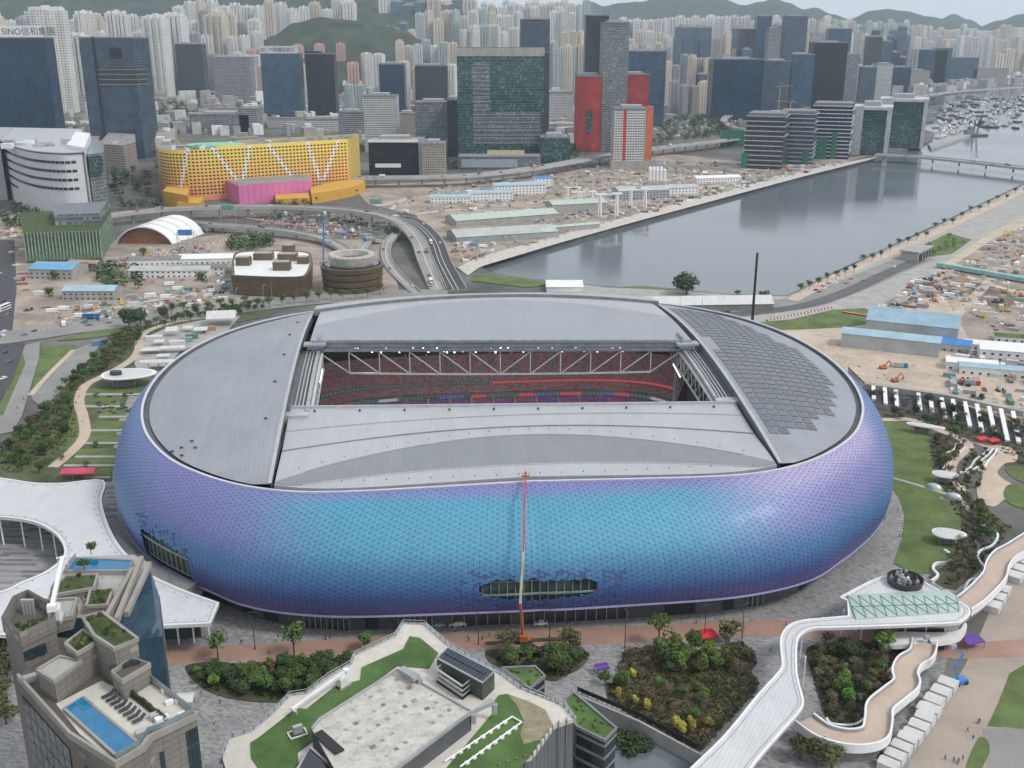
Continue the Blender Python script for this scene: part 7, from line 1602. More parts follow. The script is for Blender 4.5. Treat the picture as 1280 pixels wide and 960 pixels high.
# red and white barriers along the slip road
b = MB(); b.box(-.9, -.3, 0, 0, .3, .9); b.box(-.85, -.25, .9, -.05, .25, 1.0); br = b.mesh('barrier', M['red']); b = MB(); b.box(0, -.3, 0, .9, .3, .9); b.box(.05, -.25, .9, .85, .25, 1.0); bw_ = b.mesh('barrier_half', M['white'])
for (a, c, n, z, wh) in (((285,270),(430,292),60,0,'on the slip road'), ((1055,392),(1095,398),16,0,'beside the roundabout lawn'), ((960,402),(1040,386),20,0,'along the highway lawn'), ((150,330),(290,300),18,0,'by the fire station'), ((1150,350),(1180,345),12,0,'in the works by the tunnel')):
    for k in range(n):
        t = k/(n-1); x, y = G(a[0]+(c[0]-a[0])*t, a[1]+(c[1]-a[1])*t); e = empty('road_barrier', (x, y, z), .1+RK.uniform(-.1, .1), 'red and white plastic road barrier in the line '+wh, 'barrier', 'road barriers '+wh); e.scale = (1.4,)*3; share('red_half', br, e); share('white_half', bw_, e)
# tunnel mouth beside the channel
tn = empty('tunnel_portal', (*G(1155, 324), 0), .9, 'dark tunnel mouth with pale walls where the shore highway dives', 'tunnel'); b = MB(); b.box(-16, 0, .1, 16, 14, 7.5); b.build('portal_block', M['fly'], tn); b = MB(); b.box(-14, -.4, .1, 14, -.05, 6); b.build('portal_opening', M['black'], tn)
for k in range(3): b = MB(); b.box(-7+7*k-.5, -.9, .1, -7+7*k+.5, -.45, 6.2); b.build('portal_pier', M['fly'], tn)
b = MB(); b.box(-18, -1.2, 7.5, 18, 15, 8.6); b.build('portal_beam', M['conc'], tn)
for px, rz, lab in (((6,388),1.4,'white-roofed double-decker bus on the dark avenue'),): x, y = G(*px); bus(x, y, rz, lab, M['white'])
x, y = G(115, 400); bus(x, y, .05, 'blue bus on the cross road', M['blue'])
for k in range(16): x, y = G(RK.uniform(-10, 14), RK.uniform(310, 500)); car(x, y, 1.3, 'car driving on the dark avenue at the park', 'cars on the dark avenue', near=True)
for k in range(10): t = RK.random(); x, y = G(20+t*320, 419-t*36+RK.uniform(-3, 3)); car(x, y, .08, 'car on the cross road behind the park', 'cars on the cross road')
for k in range(14): t = RK.random(); x, y = G(900+t*220, 394-t*58+RK.uniform(-3, 5)); car(x, y, .9*t, 'car on the shore highway beyond the roof', 'cars on the shore highway')
for px, lab in (((262,290),'red fire engine on the yard road'), ((240,312),'red tanker truck near the fire station'), ((235,326),'red crew truck at the fire station bay')): x, y = G(*px); truck(x, y, .5, lab, None, 1)
# sign gantries and tall mast
for px, lab in (((285,268),'green overhead road sign on the curving flyover'), ((470,260),'green overhead road sign at the flyover fork'), ((232,300),'blue road sign board by the arched hall')):
    x, y = G(*px, 8); e = empty('road_sign', (x, y, 0), .1, lab, 'sign'); b = MB(); b.bar((-7, 0, 0), (-7, 0, 15), .5); b.bar((7, 0, 0), (7, 0, 15), .5); b.bar((-7, 0, 14.5), (7, 0, 14.5), .5); b.build('gantry', M['steel'], e); b = MB(); b.box(-6, -.4, 12, 6, -.2, 17); b.build('sign_face', mat('sign_green', (.12, .3, .25), .6) if 'green' in lab else M['blue'], e)
x, y = G(940, 405); e = empty('tall_mast', (x, y, 0), 0, 'very tall thin black mast beside the channel', 'mast'); top_z = hgt(944, 316, y); b = MB(); b.tube((0, 0, 0), (0, 0, top_z), .95, .7, 10); b.build('mast', M['black'], e); b = MB(); b.box(-1.4, -1.4, 0, 1.4, 1.4, 1.2); b.build('footing', M['conc'], e)
# ---------------------------------------------------------------- high-rise housing and far offices
RF = random.Random(21)
RM = dict(
 W=wmat('housing_white', (.68, .67, .635), (.17, .175, .18), 2.9, 3.0, .46, .46, rand=.12, blind=.4, grough=.3, hue=.02),
 C=wmat('housing_cream', (.67, .585, .47), (.2, .18, .16), 2.9, 3.0, .46, .46, rand=.12, blind=.4, grough=.3, hue=.03),
 P=wmat('housing_pink', (.60, .38, .31), (.24, .16, .14), 2.9, 3.0, .46, .46, rand=.08, blind=.4, grough=.3),
 R=wmat('housing_redtop', (.50, .44, .40), (.2, .14, .13), 2.9, 3.0, .46, .46, rand=.1, blind=.4, grough=.3),
 G=wmat('housing_grey', (.40, .40, .40), (.12, .12, .125), 2.9, 3.0, .5, .5, rand=.12, blind=.4, grough=.3),
 T=wmat('housing_teal', (.46, .52, .50), (.14, .17, .17), 2.9, 3.0, .46, .46, rand=.12, blind=.4, grough=.3),
 B=wmat('far_glass_blue', (.12, .155, .20), (.07, .105, .15), 1.8, 3.8, .92, .8, rand=.25, blind=.2, grough=.12, wrough=.3, spec=.51),
 D=wmat('far_glass_dark', (.06, .07, .085), (.04, .05, .065), 1.8, 3.8, .92, .8, rand=.25, blind=.15, grough=.12, wrough=.3, spec=.51))
def resi(k, m, seed):
    R = random.Random(seed); b = MB(); w, d, h = 34, 30, 120
    if k == 0:
        for x in (-13.5, -4.7, 4.7, 13.5): b.box(x-3.4, -d/2-R.uniform(0, 1.5), 0, x+3.4, d/2, h-R.uniform(0, 3))
        b.box(-w/2+1, -d/2+4, 0, w/2-1, d/2-4, h-4)
    elif k == 1:
        b.box(-5, -d/2, 0, 5, d/2, h); b.box(-w/2, -6, 0, w/2, 6, h-2); b.box(-11, -11, 0, -6, 11, h-3); b.box(6, -11.2, 0, 11, 11.2, h-3.5); b.box(-9.5, -d/2+1.5, 0, -5.5, d/2-1.5, h-1.5); b.box(5.5, -d/2+1.2, 0, 9.2, d/2-1.2, h-1.2)
    else:
        for i in range(6): x = -w/2+w*(i+.5)/6; b.box(x-2.1, -d/2+(2.2 if i % 2 else 0), 0, x+2.1, d/2-(2 if i % 2 else 0), h-(2.5 if i % 2 else 0))
        b.box(-w/2+.6, -d/2+5, 0, w/2-.6, d/2-5, h-5)
    t = MB(); t.box(-6, -5, h-4, 6, 5, h+2.6); t.box(-2.5, -3, h+2.6, 2.5, 3, h+4.2); t.box(-14, -4, h-4, -9, 4, h+2.5); t.box(9, -4.4, h-4, 14, 4.2, h+2.8)
    return b.mesh('tower_wall', m), t
RP = {}
for key in RM:
    L_ = []
    for k in range(3):
        if key in 'BD':
            b = MB(); w, d, h = 34, 30, 120; b.box(-w/2, -d/2, 0, w/2, d/2, h); b.box(-w/2+6*k, -d/2-2.2, 0, w/2-4, d/2-3, h-9*k-3); t = MB(); t.box(-10, -8, h, 9, 8, h+5); t.ribbon([(-w/2, -d/2), (w/2, -d/2), (w/2, d/2), (-w/2, d/2), (-w/2, -d/2)], 1, 2, h+1.5); L_.append((b.mesh('tower_wall', RM[key]), t.mesh('roof_core', M['grey'])))
        else: wm_, t = resi(k, RM[key], k+ord(key)); L_.append((wm_, t.mesh('roof_core', mat('redcap', (.42, .12, .09), .7) if key == 'R' else mat('roofcap_'+key, tuple(min(.7, c*1.05) for c in {'W': (.6, .6, .58), 'C': (.58, .5, .42), 'P': (.58, .36, .3), 'G': (.4, .4, .4), 'T': (.4, .5, .47)}[key]), .7))))
    RP[key] = L_
DESC = dict(W='white', C='cream', P='salmon pink', R='red-topped', G='grey', T='pale teal', B='blue glass', D='dark glass')
def far_tower(px, wpx, ty, by, key, where, uniq=None):
    X, Y = G(px, by); sc = (Y*cos(CP)+CH*sin(CP))/CF; w = wpx*sc; h = hgt(px, ty, Y)/1.05
    kind = 'office tower' if key in 'BD' else 'housing tower'
    e = empty(kind.replace(' ', '_'), (X, Y+w*.45, 0), RF.uniform(-.25, .25), uniq or ('%s high-rise %s %s' % (DESC[key], kind, where)), 'tower', None if uniq else '%s %ss %s' % (DESC[key], kind, where)); e.scale = (w/36, w/36, h/120)
    wm_, tm_ = RF.choice(RP[key]); share('wall', wm_, e); share('roof_core', tm_, e); return e
def cluster(x0, x1, ty, jit, wpx, by, keys, where, step=None, bj=2.0):
    x = x0+wpx/2
    while x < x1:
        far_tower(x, wpx*RF.uniform(.88, 1.1), ty+RF.uniform(-jit, jit), by+RF.uniform(-bj, bj), RF.choice(keys), where); x += step or wpx*1.02
for a in ((8,20,13,150,'C','cream housing tower with an orange cap behind the navy tower'),(65,50,4,142,'W','very broad white housing slab behind the navy tower'),(96,34,38,138,'W','white housing tower standing left of the slate tower'),(114,26,10,130,'W','white housing tower with a stepped cap left of the slate tower'),(154,28,10,128,'W','white housing tower with a stepped cap above the slate tower'),(200,28,15,126,'W','white housing tower with a bright blank core right of the slate tower'),(224,26,13,122,'W','white double housing tower above the charcoal tower'),(275,26,13,112,'C','pale cream housing tower at the foot of the wooded hill')):
    far_tower(*a[:5], '', a[5])
cluster(128, 240, 38, 3, 15, 122, 'W', 'behind the slate tower'); cluster(176, 228, 51, 2, 17, 119, 'G', 'right of the slate tower'); cluster(222, 440, 2, 7, 15, 96, 'WWC', 'above the left hill foot', 14); cluster(240, 325, 40, 4, 15, 112, 'GGW', 'below the left hill foot')
cluster(250, 325, 66, 3, 11, 118, 'WG', 'around the grey gridded office'); cluster(310, 332, 58, 2, 12, 116, 'P', 'flanking the bright blue block'); cluster(368, 438, 53, 2, 13, 112, 'P', 'behind the slim black tower'); cluster(312, 385, 80, 3, 10, 124, 'PC', 'low beside the bright blue block'); cluster(434, 452, 75, 2, 16, 122, 'P', 'right of the slim black tower')
cluster(452, 500, 52, 2, 9, 108, 'R', 'below the wooded hill'); cluster(452, 482, 66, 2, 15, 124, 'W', 'behind the white ladder-windowed office'); cluster(430, 478, 107, 3, 13, 138, 'T', 'low behind the white ladder-windowed office'); cluster(495, 575, 50, 5, 12, 116, 'WWTC', 'left of the green slab', 11); cluster(500, 575, 78, 6, 14, 130, 'WC', 'close left of the green slab')
cluster(520, 650, 14, 8, 13, 96, 'WWCT', 'on the skyline behind the green slab', 11); cluster(430, 600, -2, 5, 17, 90, 'WCB', 'on the skyline beyond the wooded hill', 15); cluster(575, 660, 33, 5, 14, 108, 'WCT', 'just above the green slab', 12); cluster(612, 702, 6, 5, 12, 92, 'CWG', 'on the skyline above the green slab', 10)
cluster(686, 728, 52, 6, 11, 122, 'CTW', 'between the green slab and the dark twin tower', 9); cluster(686, 722, 14, 6, 11, 98, 'CW', 'on the skyline left of the dark twin tower'); cluster(700, 732, 38, 3, 10, 108, 'C', 'left of the dark twin tower')
cluster(772, 832, 21, 2, 10, 98, 'W', 'on the skyline right of the dark twin tower', 8.6); cluster(776, 835, 54, 4, 10, 112, 'WCG', 'behind the wide dark blue block'); cluster(843, 886, 31, 1.5, 21, 116, 'B', 'beyond the wide dark blue block', 21); cluster(832, 925, 18, 3, 12, 96, 'W', 'on the skyline above the navy office', 9.5); cluster(828, 890, 72, 8, 11, 132, 'CGW', 'left of the navy office', 10); cluster(836, 888, 102, 5, 12, 142, 'CG', 'low left of the navy office'); cluster(900, 940, 62, 5, 12, 120, 'WGB', 'above the navy office')
cluster(925, 1060, 20, 4, 10, 94, 'WWT', 'on the skyline behind the black tower', 9); cluster(985, 1062, 40, 6, 12, 106, 'CGW', 'around the black tower', 11); cluster(1018, 1060, 26, 4, 9, 100, 'CW', 'right of the high blue-grey tower')
cluster(1058, 1130, 26, 4, 8, 90, 'TWG', 'below the right hill', 6.5); cluster(1060, 1140, 62, 8, 12, 112, 'BDG', 'right of the black tower', 12); cluster(1056, 1100, 80, 6, 10, 124, 'CWB', 'low right of the black tower'); cluster(1125, 1285, 33, 5, 9, 88, 'WWC', 'along the right skyline', 7); cluster(1138, 1285, 46, 5, 10, 92, 'WCW', 'in the second row of the right skyline', 9); cluster(1240, 1285, 62, 5, 12, 98, 'WC', 'above the boats'); cluster(1095, 1130, 44, 6, 9, 100, 'DBW', 'left of the wide navy headquarters')
cluster(870, 990, 88, 5, 11, 138, 'BG', 'behind the half-built block', 14); cluster(-10, 60, 60, 4, 14, 150, 'C', 'behind the navy tower', 16)
cluster(0, 330, 16, 9, 15, 104, 'WWGC', 'on the slope behind the left towers', 15); cluster(0, 130, 44, 8, 17, 128, 'WGC', 'close behind the navy tower', 20); cluster(520, 735, 2, 6, 10, 88, 'WTC', 'on the farthest skyline', 9); cluster(440, 520, 30, 5, 11, 100, 'WCB', 'at the right foot of the wooded hill', 10); cluster(780, 930, 40, 8, 12, 106, 'WBGC', 'in the haze left of the navy office', 12); cluster(930, 1130, 34, 7, 11, 100, 'BWGD', 'in the haze above the waterfront offices', 11)
# low fill between the towers: mid-rise blocks on the city floor
lowm = [mat('lowrise_%d' % i, c, .8, var=.2, scale=.05) for i, c in enumerate(((.45, .43, .4), (.3, .3, .3), (.5, .5, .48), (.36, .31, .27)))]
b = MB(); b.box(-12, -10, 0, 12, 10, 16); b.box(-5, -4, 16, 4, 4, 19); b.box(6, 2, 16, 10, 7, 18)
for k in range(5): b.box(-12.3, -10.3, 2.6+k*3, 12.3, 10.3, 3.3+k*3)
LOWM = []
for m in lowm: LOWM.append(b.mesh('mid_rise', m))
occ = [(o.location.x, o.location.y) for o in bpy.data.objects if o.parent is None and o.get('category') in ('tower', 'building')]
poly = GP([(-30,172),(180,190),(440,205),(560,200),(720,180),(840,150),(930,140),(1080,120),(1150,112),(1280,100),(1280,92),(600,88),(-30,92)])
for q in scatter(poly, 170, 42, RF):
    if min(hypot(q[0]-a, q[1]-c) for a, c in occ) < 48: continue
    o = share('mid_rise_block', RF.choice(LOWM), None, (q[0], q[1], 0), RF.uniform(-.5, .5), (RF.uniform(.9, 2.0), RF.uniform(.9, 1.8), RF.uniform(.6, 2.4))); tag(o, 'plain mid-rise block in the streets between the towers', 'building', 'mid-rise blocks between the towers')
# ---------------------------------------------------------------- hills
from mathutils import noise as mno
def hill(label, prof, Y, dpt, m, amp=18, n=110, seed=0.0):
    "ridge whose skyline follows the listed (pixel x, pixel y) points at distance Y"
    xs = [p[0] for p in prof]; rows = []; K = 26
    for i in range(n+1):
        px = xs[0]+(xs[-1]-xs[0])*i/n; j = max(k for k in range(len(prof)-1) if prof[k][0] <= px or k == 0); a, c = prof[j], prof[j+1]; t = (px-a[0])/(c[0]-a[0]); t = t*t*(3-2*t); py = a[1]+(c[1]-a[1])*t
        X, H_ = XT(px, py, Y), ZT(px, py, Y); row = []
        for k in range(K+1):
            s = k/K; f = (1-abs(2*s-1))**.85; nz = mno.fractal(Vector((X*.0016+seed, s*2.4*dpt/900, seed)), 1.0, 2.1, 6); nz2 = mno.fractal(Vector((X*.012+seed, s*9, seed+3)), .8, 2.2, 5)
            z = -6+(H_+6)*f+(amp*nz+amp*.35*nz2)*min(1, f*2)*(1.0 if abs(s-.5) > .06 else .35); row.append((X*(1+(s-.5)*dpt/Y), Y+(s-.5)*dpt, z))
        rows.append(row)
    b = MB(); b.loft(rows, flip=True); o = b.build('hill', m, smooth=True, kind='structure'); return o
M['forest'] = mat('forest_slope', (.036, .052, .030), .95, var=.45, scale=.012, stain=(.06, .07, .035), bump=3.0, bscale=.05, detail=9)
hill('', [(322,58),(340,44),(370,28),(400,21),(425,24),(450,26),(480,32),(505,38),(526,50),(540,62)], 3900, 900, M['forest'], 10, seed=1)
hill('', [(-80,-56),(20,-40),(90,-28),(160,-18),(240,-12),(330,-10),(420,-10),(500,-6),(560,4),(620,20),(680,40)], 5600, 1800, M['forest'], 30, seed=5)
hill('', [(660,44),(690,18),(720,8),(738,2),(755,8),(775,4),(800,2),(825,-4),(860,-8),(900,-2),(930,6),(950,2),(968,-2),(985,3),(1005,12),(1020,10),(1040,18),(1062,24),(1090,14),(1110,11),(1130,13),(1160,20),(1190,26),(1222,34),(1250,26),(1275,18),(1300,14),(1340,10),(1400,20)], 9200, 2600, M['forest'], 24, 170, seed=9)
hill('', [(1150,40),(1175,24),(1192,17),(1210,24),(1235,36),(1270,44)], 11600, 900, M['forest'], 20, seed=13)
# ---------------------------------------------------------------- trees and shrubs
RT_ = random.Random(31); FARB = [MB(), MB()]
def far_tree(x, y, s, g):
    "a distant tree of a wood that reads as one mass"
    b = FARB[g]; n = 34
    for i in range(n):
        a = RT_.uniform(0, 6.28); u = RT_.uniform(-.6, 1); r = 3.6*s*math.sqrt(max(.05, 1-u*u*.8))*RT_.uniform(.5, 1.05); p = Vector((x+r*cos(a), y+r*sin(a), (4.2+u*3)*s)); t = Vector((RT_.uniform(-1, 1), RT_.uniform(-1, 1), RT_.uniform(-.6, .6))).normalized()*1.25*s; q = Vector((-t.y, t.x, RT_.uniform(-.5, .5)*s))
        b.add([tuple(p-t), tuple(p+q), tuple(p+t), tuple(p-q)], [(0, 1, 2, 3)])
    b.tube((x, y, 0), (x, y, 4*s), .3*s, .2*s, 4, False)
def trees(px, n, mind, kinds, s0, s1, label, group, poly=None, **kw):
    for q in scatter(poly or GP(px), n, mind, RT_): 
        k = RT_.choice(kinds)
        if k in ('far', 'farg'): far_tree(q[0], q[1], RT_.uniform(s0, s1), k == 'farg'); continue
        tree(k, q[0], q[1], RT_.uniform(s0, s1), label % dict(round='green', dark='dark green', light='bright green', yellow='yellow', olive='olive', bare='bare brown', grey='grey-green', sparse='thin', far='dark green', farg='green')[k], group+' ('+k+')', **kw)
# round bed in front of the stadium
trees([(785,822),(830,812),(900,822),(938,818),(935,850),(900,880),(862,915),(800,875),(770,860)], 30, 3.4, ['olive','bare','bare','bare','grey','dark','round'], .6, 1.1, '%s tree in the large planted bed before the stadium', 'trees in the large planted bed')
trees([(815,815),(860,812),(905,835),(880,850),(830,840)], 10, 4, ['light','round','dark'], 1.1, 1.6, '%s leafy tree at the back of the large planted bed', 'leafy trees at the back of the large bed')
for p in ((790,848),(773,873),(793,882),(808,888),(852,918),(866,915),(886,912),(862,908),(845,912)): x, y = G(*p); tree('yellow', x, y, RT_.uniform(.9, 1.2), 'yellow conical shrub near the retaining wall edge of the large bed', 'yellow shrubs by the retaining wall')
for p in ((779,858),(757,858),(880,880)): x, y = G(*p); tree('light', x, y, 1.1, 'bright green conical tree at the plaza end of the large bed', 'bright green trees at the plaza end')
trees([(620,820),(690,818),(728,822),(700,844),(640,838)], 20, 2.6, ['olive','dark','round','bare'], .6, 1.1, '%s tree in the small bed behind the boom lift', 'trees in the small bed')
for p, s in (((697,845),1.5),((690,828),1.2),((640,836),1.1)): x, y = G(*p); tree('round', x, y, s, 'full green tree rising from the small bed behind the boom lift', 'full trees in the small bed')
trees([(236,838),(300,850),(345,832),(390,830),(436,832),(430,852),(380,872),(300,872),(255,860)], 40, 3.0, ['dark','dark','round','light'], .7, 1.15, '%s shrub in the dense hedge bed beside the red path', 'shrubs in the hedge bed', name='shrub')
for p, k, s, l in (((273,826),'sparse',1.7,'thin young street tree left of the orange play surface'),((368,822),'sparse',1.9,'taller thin young street tree right of the orange play surface'),((456,812),'round',1.2,'compact round green tree behind the rooftop railing'),((823,808),'sparse',1.9,'thin round-headed tree at the edge of the red path'),((911,805),'olive',1.6,'olive round-headed tree beside the red canopy'),((712,812),'olive',1.5,'olive tree right of the boom lift on the path edge'),((636,812),'olive',1.5,'olive tree directly behind the boom lift'),((1057,824),'dark',1.3,'dark round tree beside the footbridge columns'),((1101,820),'light',2.0,'tall bright green tree under the pavilion deck'),((1030,815),'bare',1.5,'bare bushy tree by the footbridge columns')):
    x, y = G(*p); tree(k, x, y, s, l)
trees([(1014,818),(1060,812),(1110,815),(1105,845),(1115,860),(1080,880),(1070,900),(1040,898),(1024,850)], 36, 3.2, ['bare','bare','bare','olive','grey','round'], .6, 1.1, '%s shrub in the garden inside the curved ramp', 'shrubs in the ramp garden', name='shrub')
for p in ((1048,868),(1055,858),(1060,882)): x, y = G(*p); tree('light', x, y, 1.2, 'bright green tree glowing in the ramp garden', 'bright trees in the ramp garden')
trees([(1170,552),(1195,545),(1205,560),(1190,580),(1200,605),(1240,650),(1250,670),(1230,705),(1195,730),(1175,722),(1200,690),(1210,650),(1192,605),(1172,585)], 42, 4.0, ['bare','olive','bare','bare','round'], .6, 1.15, '%s tree along the planted slope above the pond', 'trees on the planted slope')
trees([(1085,492),(1180,505),(1290,540),(1290,590),(1250,556),(1180,540),(1110,522)], 34, 4.5, ['bare','dark','olive'], .7, 1.2, '%s shrub below the white ribbed wall', 'shrubs below the ribbed wall', name='shrub')
trees([(1208,565),(1240,562),(1232,580),(1225,610),(1205,610),(1200,590)], 22, 3, ['olive','bare','dark'], .4, .7, '%s shrub between the curved seating walls', 'shrubs between the seating walls', name='shrub')
trees([(720,880),(745,890),(800,960),(840,960),(800,915)], 0, 4, ['dark'], 1, 1, '%s', 'x')
for p in ((765,948),(790,955),(805,950),(780,940)): x, y = G(p[0], p[1], -7.9); tree('dark', x, y, 1.5, 'dark shrub in the sunken yard below the retaining wall', 'shrubs in the sunken yard', z=-7.9)
for p in ((1000,950),(1020,955),(1040,960)): x, y = G(*p); tree('olive', x, y, 1.4, 'olive shrub beneath the footbridge at the ramp foot', 'shrubs under the footbridge')
for p in ((10,850),(5,880),(14,830),(0,820),(8,905)): x, y = G(*p); tree('olive', x, y, 1.6, 'olive-brown tree at the left foot of the hotel', 'trees at the hotel foot')
# park belt left
trees([(0,565),(60,508),(110,458),(150,420),(250,392),(330,381),(330,388),(250,400),(180,415),(160,445),(120,472),(95,490),(90,530),(80,560),(20,590)], 130, 4.2, ['olive','olive','dark','sparse','bare','round'], .7, 1.3, '%s shrub in the park belt beside the stadium', 'shrubs in the park belt', name='shrub')
for p, s in (((162,410),2.6),((176,406),2.2),((205,398),1.6)): x, y = G(*p); tree('dark', x, y, s, 'large dark round tree at the top of the park belt', 'large dark trees of the park belt')
for p in ((60,580),(78,576),(108,584),(150,452),(120,560)): x, y = G(*p); tree('grey', x, y, 1.0, 'grey-green shrub among the terrace lawns', 'shrubs among the terrace lawns')
for p in ((28,590),(50,592),(15,580)): x, y = G(*p); tree('round', x, y, 1.1, 'green tree at the round lawn behind the ring canopy', 'trees behind the ring canopy')
# behind the stadium
for k in range(18): t = k/17; x, y = G(215+t*260, 398-t*24-RT_.uniform(0, 5)); tree('sparse', x, y, 1.5, 'young roadside tree in the row behind the stadium', 'roadside trees behind the stadium')
trees([(282,306),(300,300),(330,300),(345,306),(320,316),(290,316)], 26, 6, ['far','far','farg'], .9, 1.3, '%s tree in the grove beside the fire station yard', 'grove by the fire station')
trees([(122,345),(150,335),(170,340),(175,362),(150,372),(130,365)], 20, 6, ['far','farg'], .9, 1.3, '%s tree in the clump beside the blue shed', 'clump by the blue shed')
for p in ((252,352),(180,320),(62,372),(70,350),(92,300),(60,300),(105,300)): x, y = G(*p); tree('farg', x, y, 1.0, 'single green tree among the low yard buildings', 'single trees among the yards')
trees([(-10,255),(45,268),(60,275),(40,290),(-10,290)], 26, 8, ['far'], .9, 1.4, '%s tree in the thicket below the white curved office', 'thicket below the white curved office')
trees([(140,240),(170,236),(168,225),(145,222)], 12, 9, ['far'], 1, 1.5, '%s tree beside the school block', 'trees beside the school block')
trees([(330,262),(350,264),(395,262),(390,256),(340,258)], 9, 8, ['far'], .9, 1.2, '%s tree below the pink hall', 'trees below the pink hall')
x, y = G(858, 369); e = tree('dark', x, y, 4.3, 'lone broad dark tree on the channel bank', sz=.72)
for k in range(26): t = k/25; x, y = G(1000+t*280, 368-t*132+RT_.uniform(-2, 6)); tree('sparse', x, y, 1.3, 'young tree in the row along the shore path', 'young trees along the shore path')
for k in range(10): x, y = G(905+RT_.uniform(0, 60), 380+RT_.uniform(-6, 3)); tree('sparse', x, y, 1.2, 'young tree on the bank beyond the white tented roof', 'young trees on the bank')
trees([(1145,314),(1185,294),(1212,302),(1165,320)], 12, 9, ['farg'], .4, .7, '%s shrub on the green tunnel roof', 'shrubs on the tunnel roof', name='shrub')
trees([(815,160),(850,148),(900,150),(930,160),(900,172),(840,176)], 60, 14, ['far','far','farg'], 1.2, 2.0, '%s tree in the wood behind the viaduct', 'wood behind the viaduct')
trees([(75,178),(112,185),(108,165),(80,160)], 22, 16, ['far'], 1.2, 1.8, '%s tree beside the playing field', 'trees by the playing field'); trees([(185,150),(235,150),(235,135),(190,128)], 40, 20, ['far'], 1.4, 2.2, '%s tree in the green belt behind the slate tower', 'green belt trees'); trees([(90,116),(113,118),(112,108),(90,106)], 14, 26, ['far'], 1.6, 2.4, '%s tree on the slope behind the housing', 'slope trees'); trees([(190,200),(215,190),(225,165),(200,170)], 20, 14, ['far'], 1.1, 1.6, '%s street tree near the slate tower foot', 'street trees near the slate tower')
trees([(690,190),(720,200),(720,188),(695,182)], 14, 12, ['far'], 1.2, 1.7, '%s tree below the red mall', 'trees below the red mall'); trees([(1210,88),(1270,86),(1280,82),(1215,82)], 30, 60, ['far'], 4, 7, '%s tree on the headland beyond the boats', 'headland trees'); trees([(550,214),(572,212),(572,206),(552,208)], 8, 12, ['far'], 1.1, 1.5, '%s street tree left of the billboard podium', 'street trees by the billboard')
trees([(190,150),(440,160),(440,140),(300,128),(190,128)], 90, 22, ['far'], 1.2, 2.0, '%s', 'x'); trees([(430,190),(470,215),(570,215),(570,190),(480,170)], 40, 14, ['far'], 1, 1.4, '%s', 'x'); trees([(0,210),(0,180),(120,200),(190,215),(200,200),(190,250),(150,250)], 70, 14, ['far'], .9, 1.5, '%s', 'x'); trees([(830,120),(930,118),(1060,126),(1060,118),(940,108),(840,110)], 60, 30, ['far'], 1.5, 2.4, '%s', 'x'); trees([(150,262),(200,262),(200,256),(150,256)], 14, 7, ['far'], .8, 1.1, '%s', 'x'); trees([(680,205),(760,190),(840,178),(900,172),(900,166),(800,176),(700,195)], 60, 10, ['far'], .8, 1.3, '%s', 'x')
for g in (0, 1): o = FARB[g].build('distant_trees', LEAF['green' if g else 'dark'], kind='stuff'); o['label'] = ('green' if g else 'dark green')+' distant trees between the buildings and roads'
# low planting on the beds
GC = MB(); gp_ = [LEAF['olive'], LEAF['brown'], LEAF['green'], LEAF['dark'], mat('dry_grass', (.19, .145, .085), .95, var=.3, scale=.4), LEAF['light']]
for px, n, wts in ((bed, 5200, (3, 4, 2, 1, 9, 1)), ([(607,815),(690,816),(737,818),(706,846),(640,840)], 1200, (3, 2, 3, 3, 2, 1)), ([(232,835),(300,832),(345,828),(440,826),(440,850),(360,878),(255,862)], 2200, (2, 1, 4, 5, 1, 2)), ([(1009,811),(1055,804),(1137,812),(1108,840),(1120,858),(1085,881),(1067,910),(1036,905),(1018,852)], 2400, (3, 4, 2, 4, 2, 1)), ([(1162,548),(1204,553),(1188,585),(1212,620),(1262,660),(1225,712),(1180,735),(1203,655),(1168,592)], 3000, (3, 4, 2, 3, 3, 1)), ([(-40,600),(70,497),(150,418),(260,388),(340,380),(230,397),(185,411),(160,446),(103,480),(91,505),(96,543),(56,588)], 5200, (4, 3, 4, 3, 2, 1)), ([(1085,488),(1180,500),(1300,530),(1300,600),(1240,556),(1140,524)], 1600, (2, 4, 1, 3, 2, 0))):
    P = GP(px); xs = [p[0] for p in P]; ys = [p[1] for p in P]; bag = [i for i, w_ in enumerate(wts) for _ in range(w_)]
    for _ in range(n):
        q = (RT_.uniform(min(xs), max(xs)), RT_.uniform(min(ys), max(ys)))
        if not inside(q, P): continue
        kk = mno.noise(Vector((q[0]*.09, q[1]*.09, 0))); GC.m = bag[int(min(.99, max(0, .5+kk*.7+RT_.uniform(-.25, .25)))*len(bag))]; z = RT_.uniform(.15, .7); e_ = RT_.uniform(.25, .7)
        for _2 in range(3): a = RT_.uniform(0, 6.28); x, y = q[0]+RT_.uniform(-.5, .5), q[1]+RT_.uniform(-.5, .5); GC.add([(x-cos(a)*e_, y-sin(a)*e_, .1), (x+cos(a)*e_, y+sin(a)*e_, .1), (x+cos(a)*e_*.6+RT_.uniform(-.3, .3), y+sin(a)*e_*.6+RT_.uniform(-.3, .3), z+.3), (x-cos(a)*e_*.5, y-sin(a)*e_*.5+RT_.uniform(-.4, .4), z+.2)], [(0, 1, 2, 3)])
o = GC.build('ground_cover', gp_, kind='stuff'); o['label'] = 'mixed dry grass and low plants covering the beds'
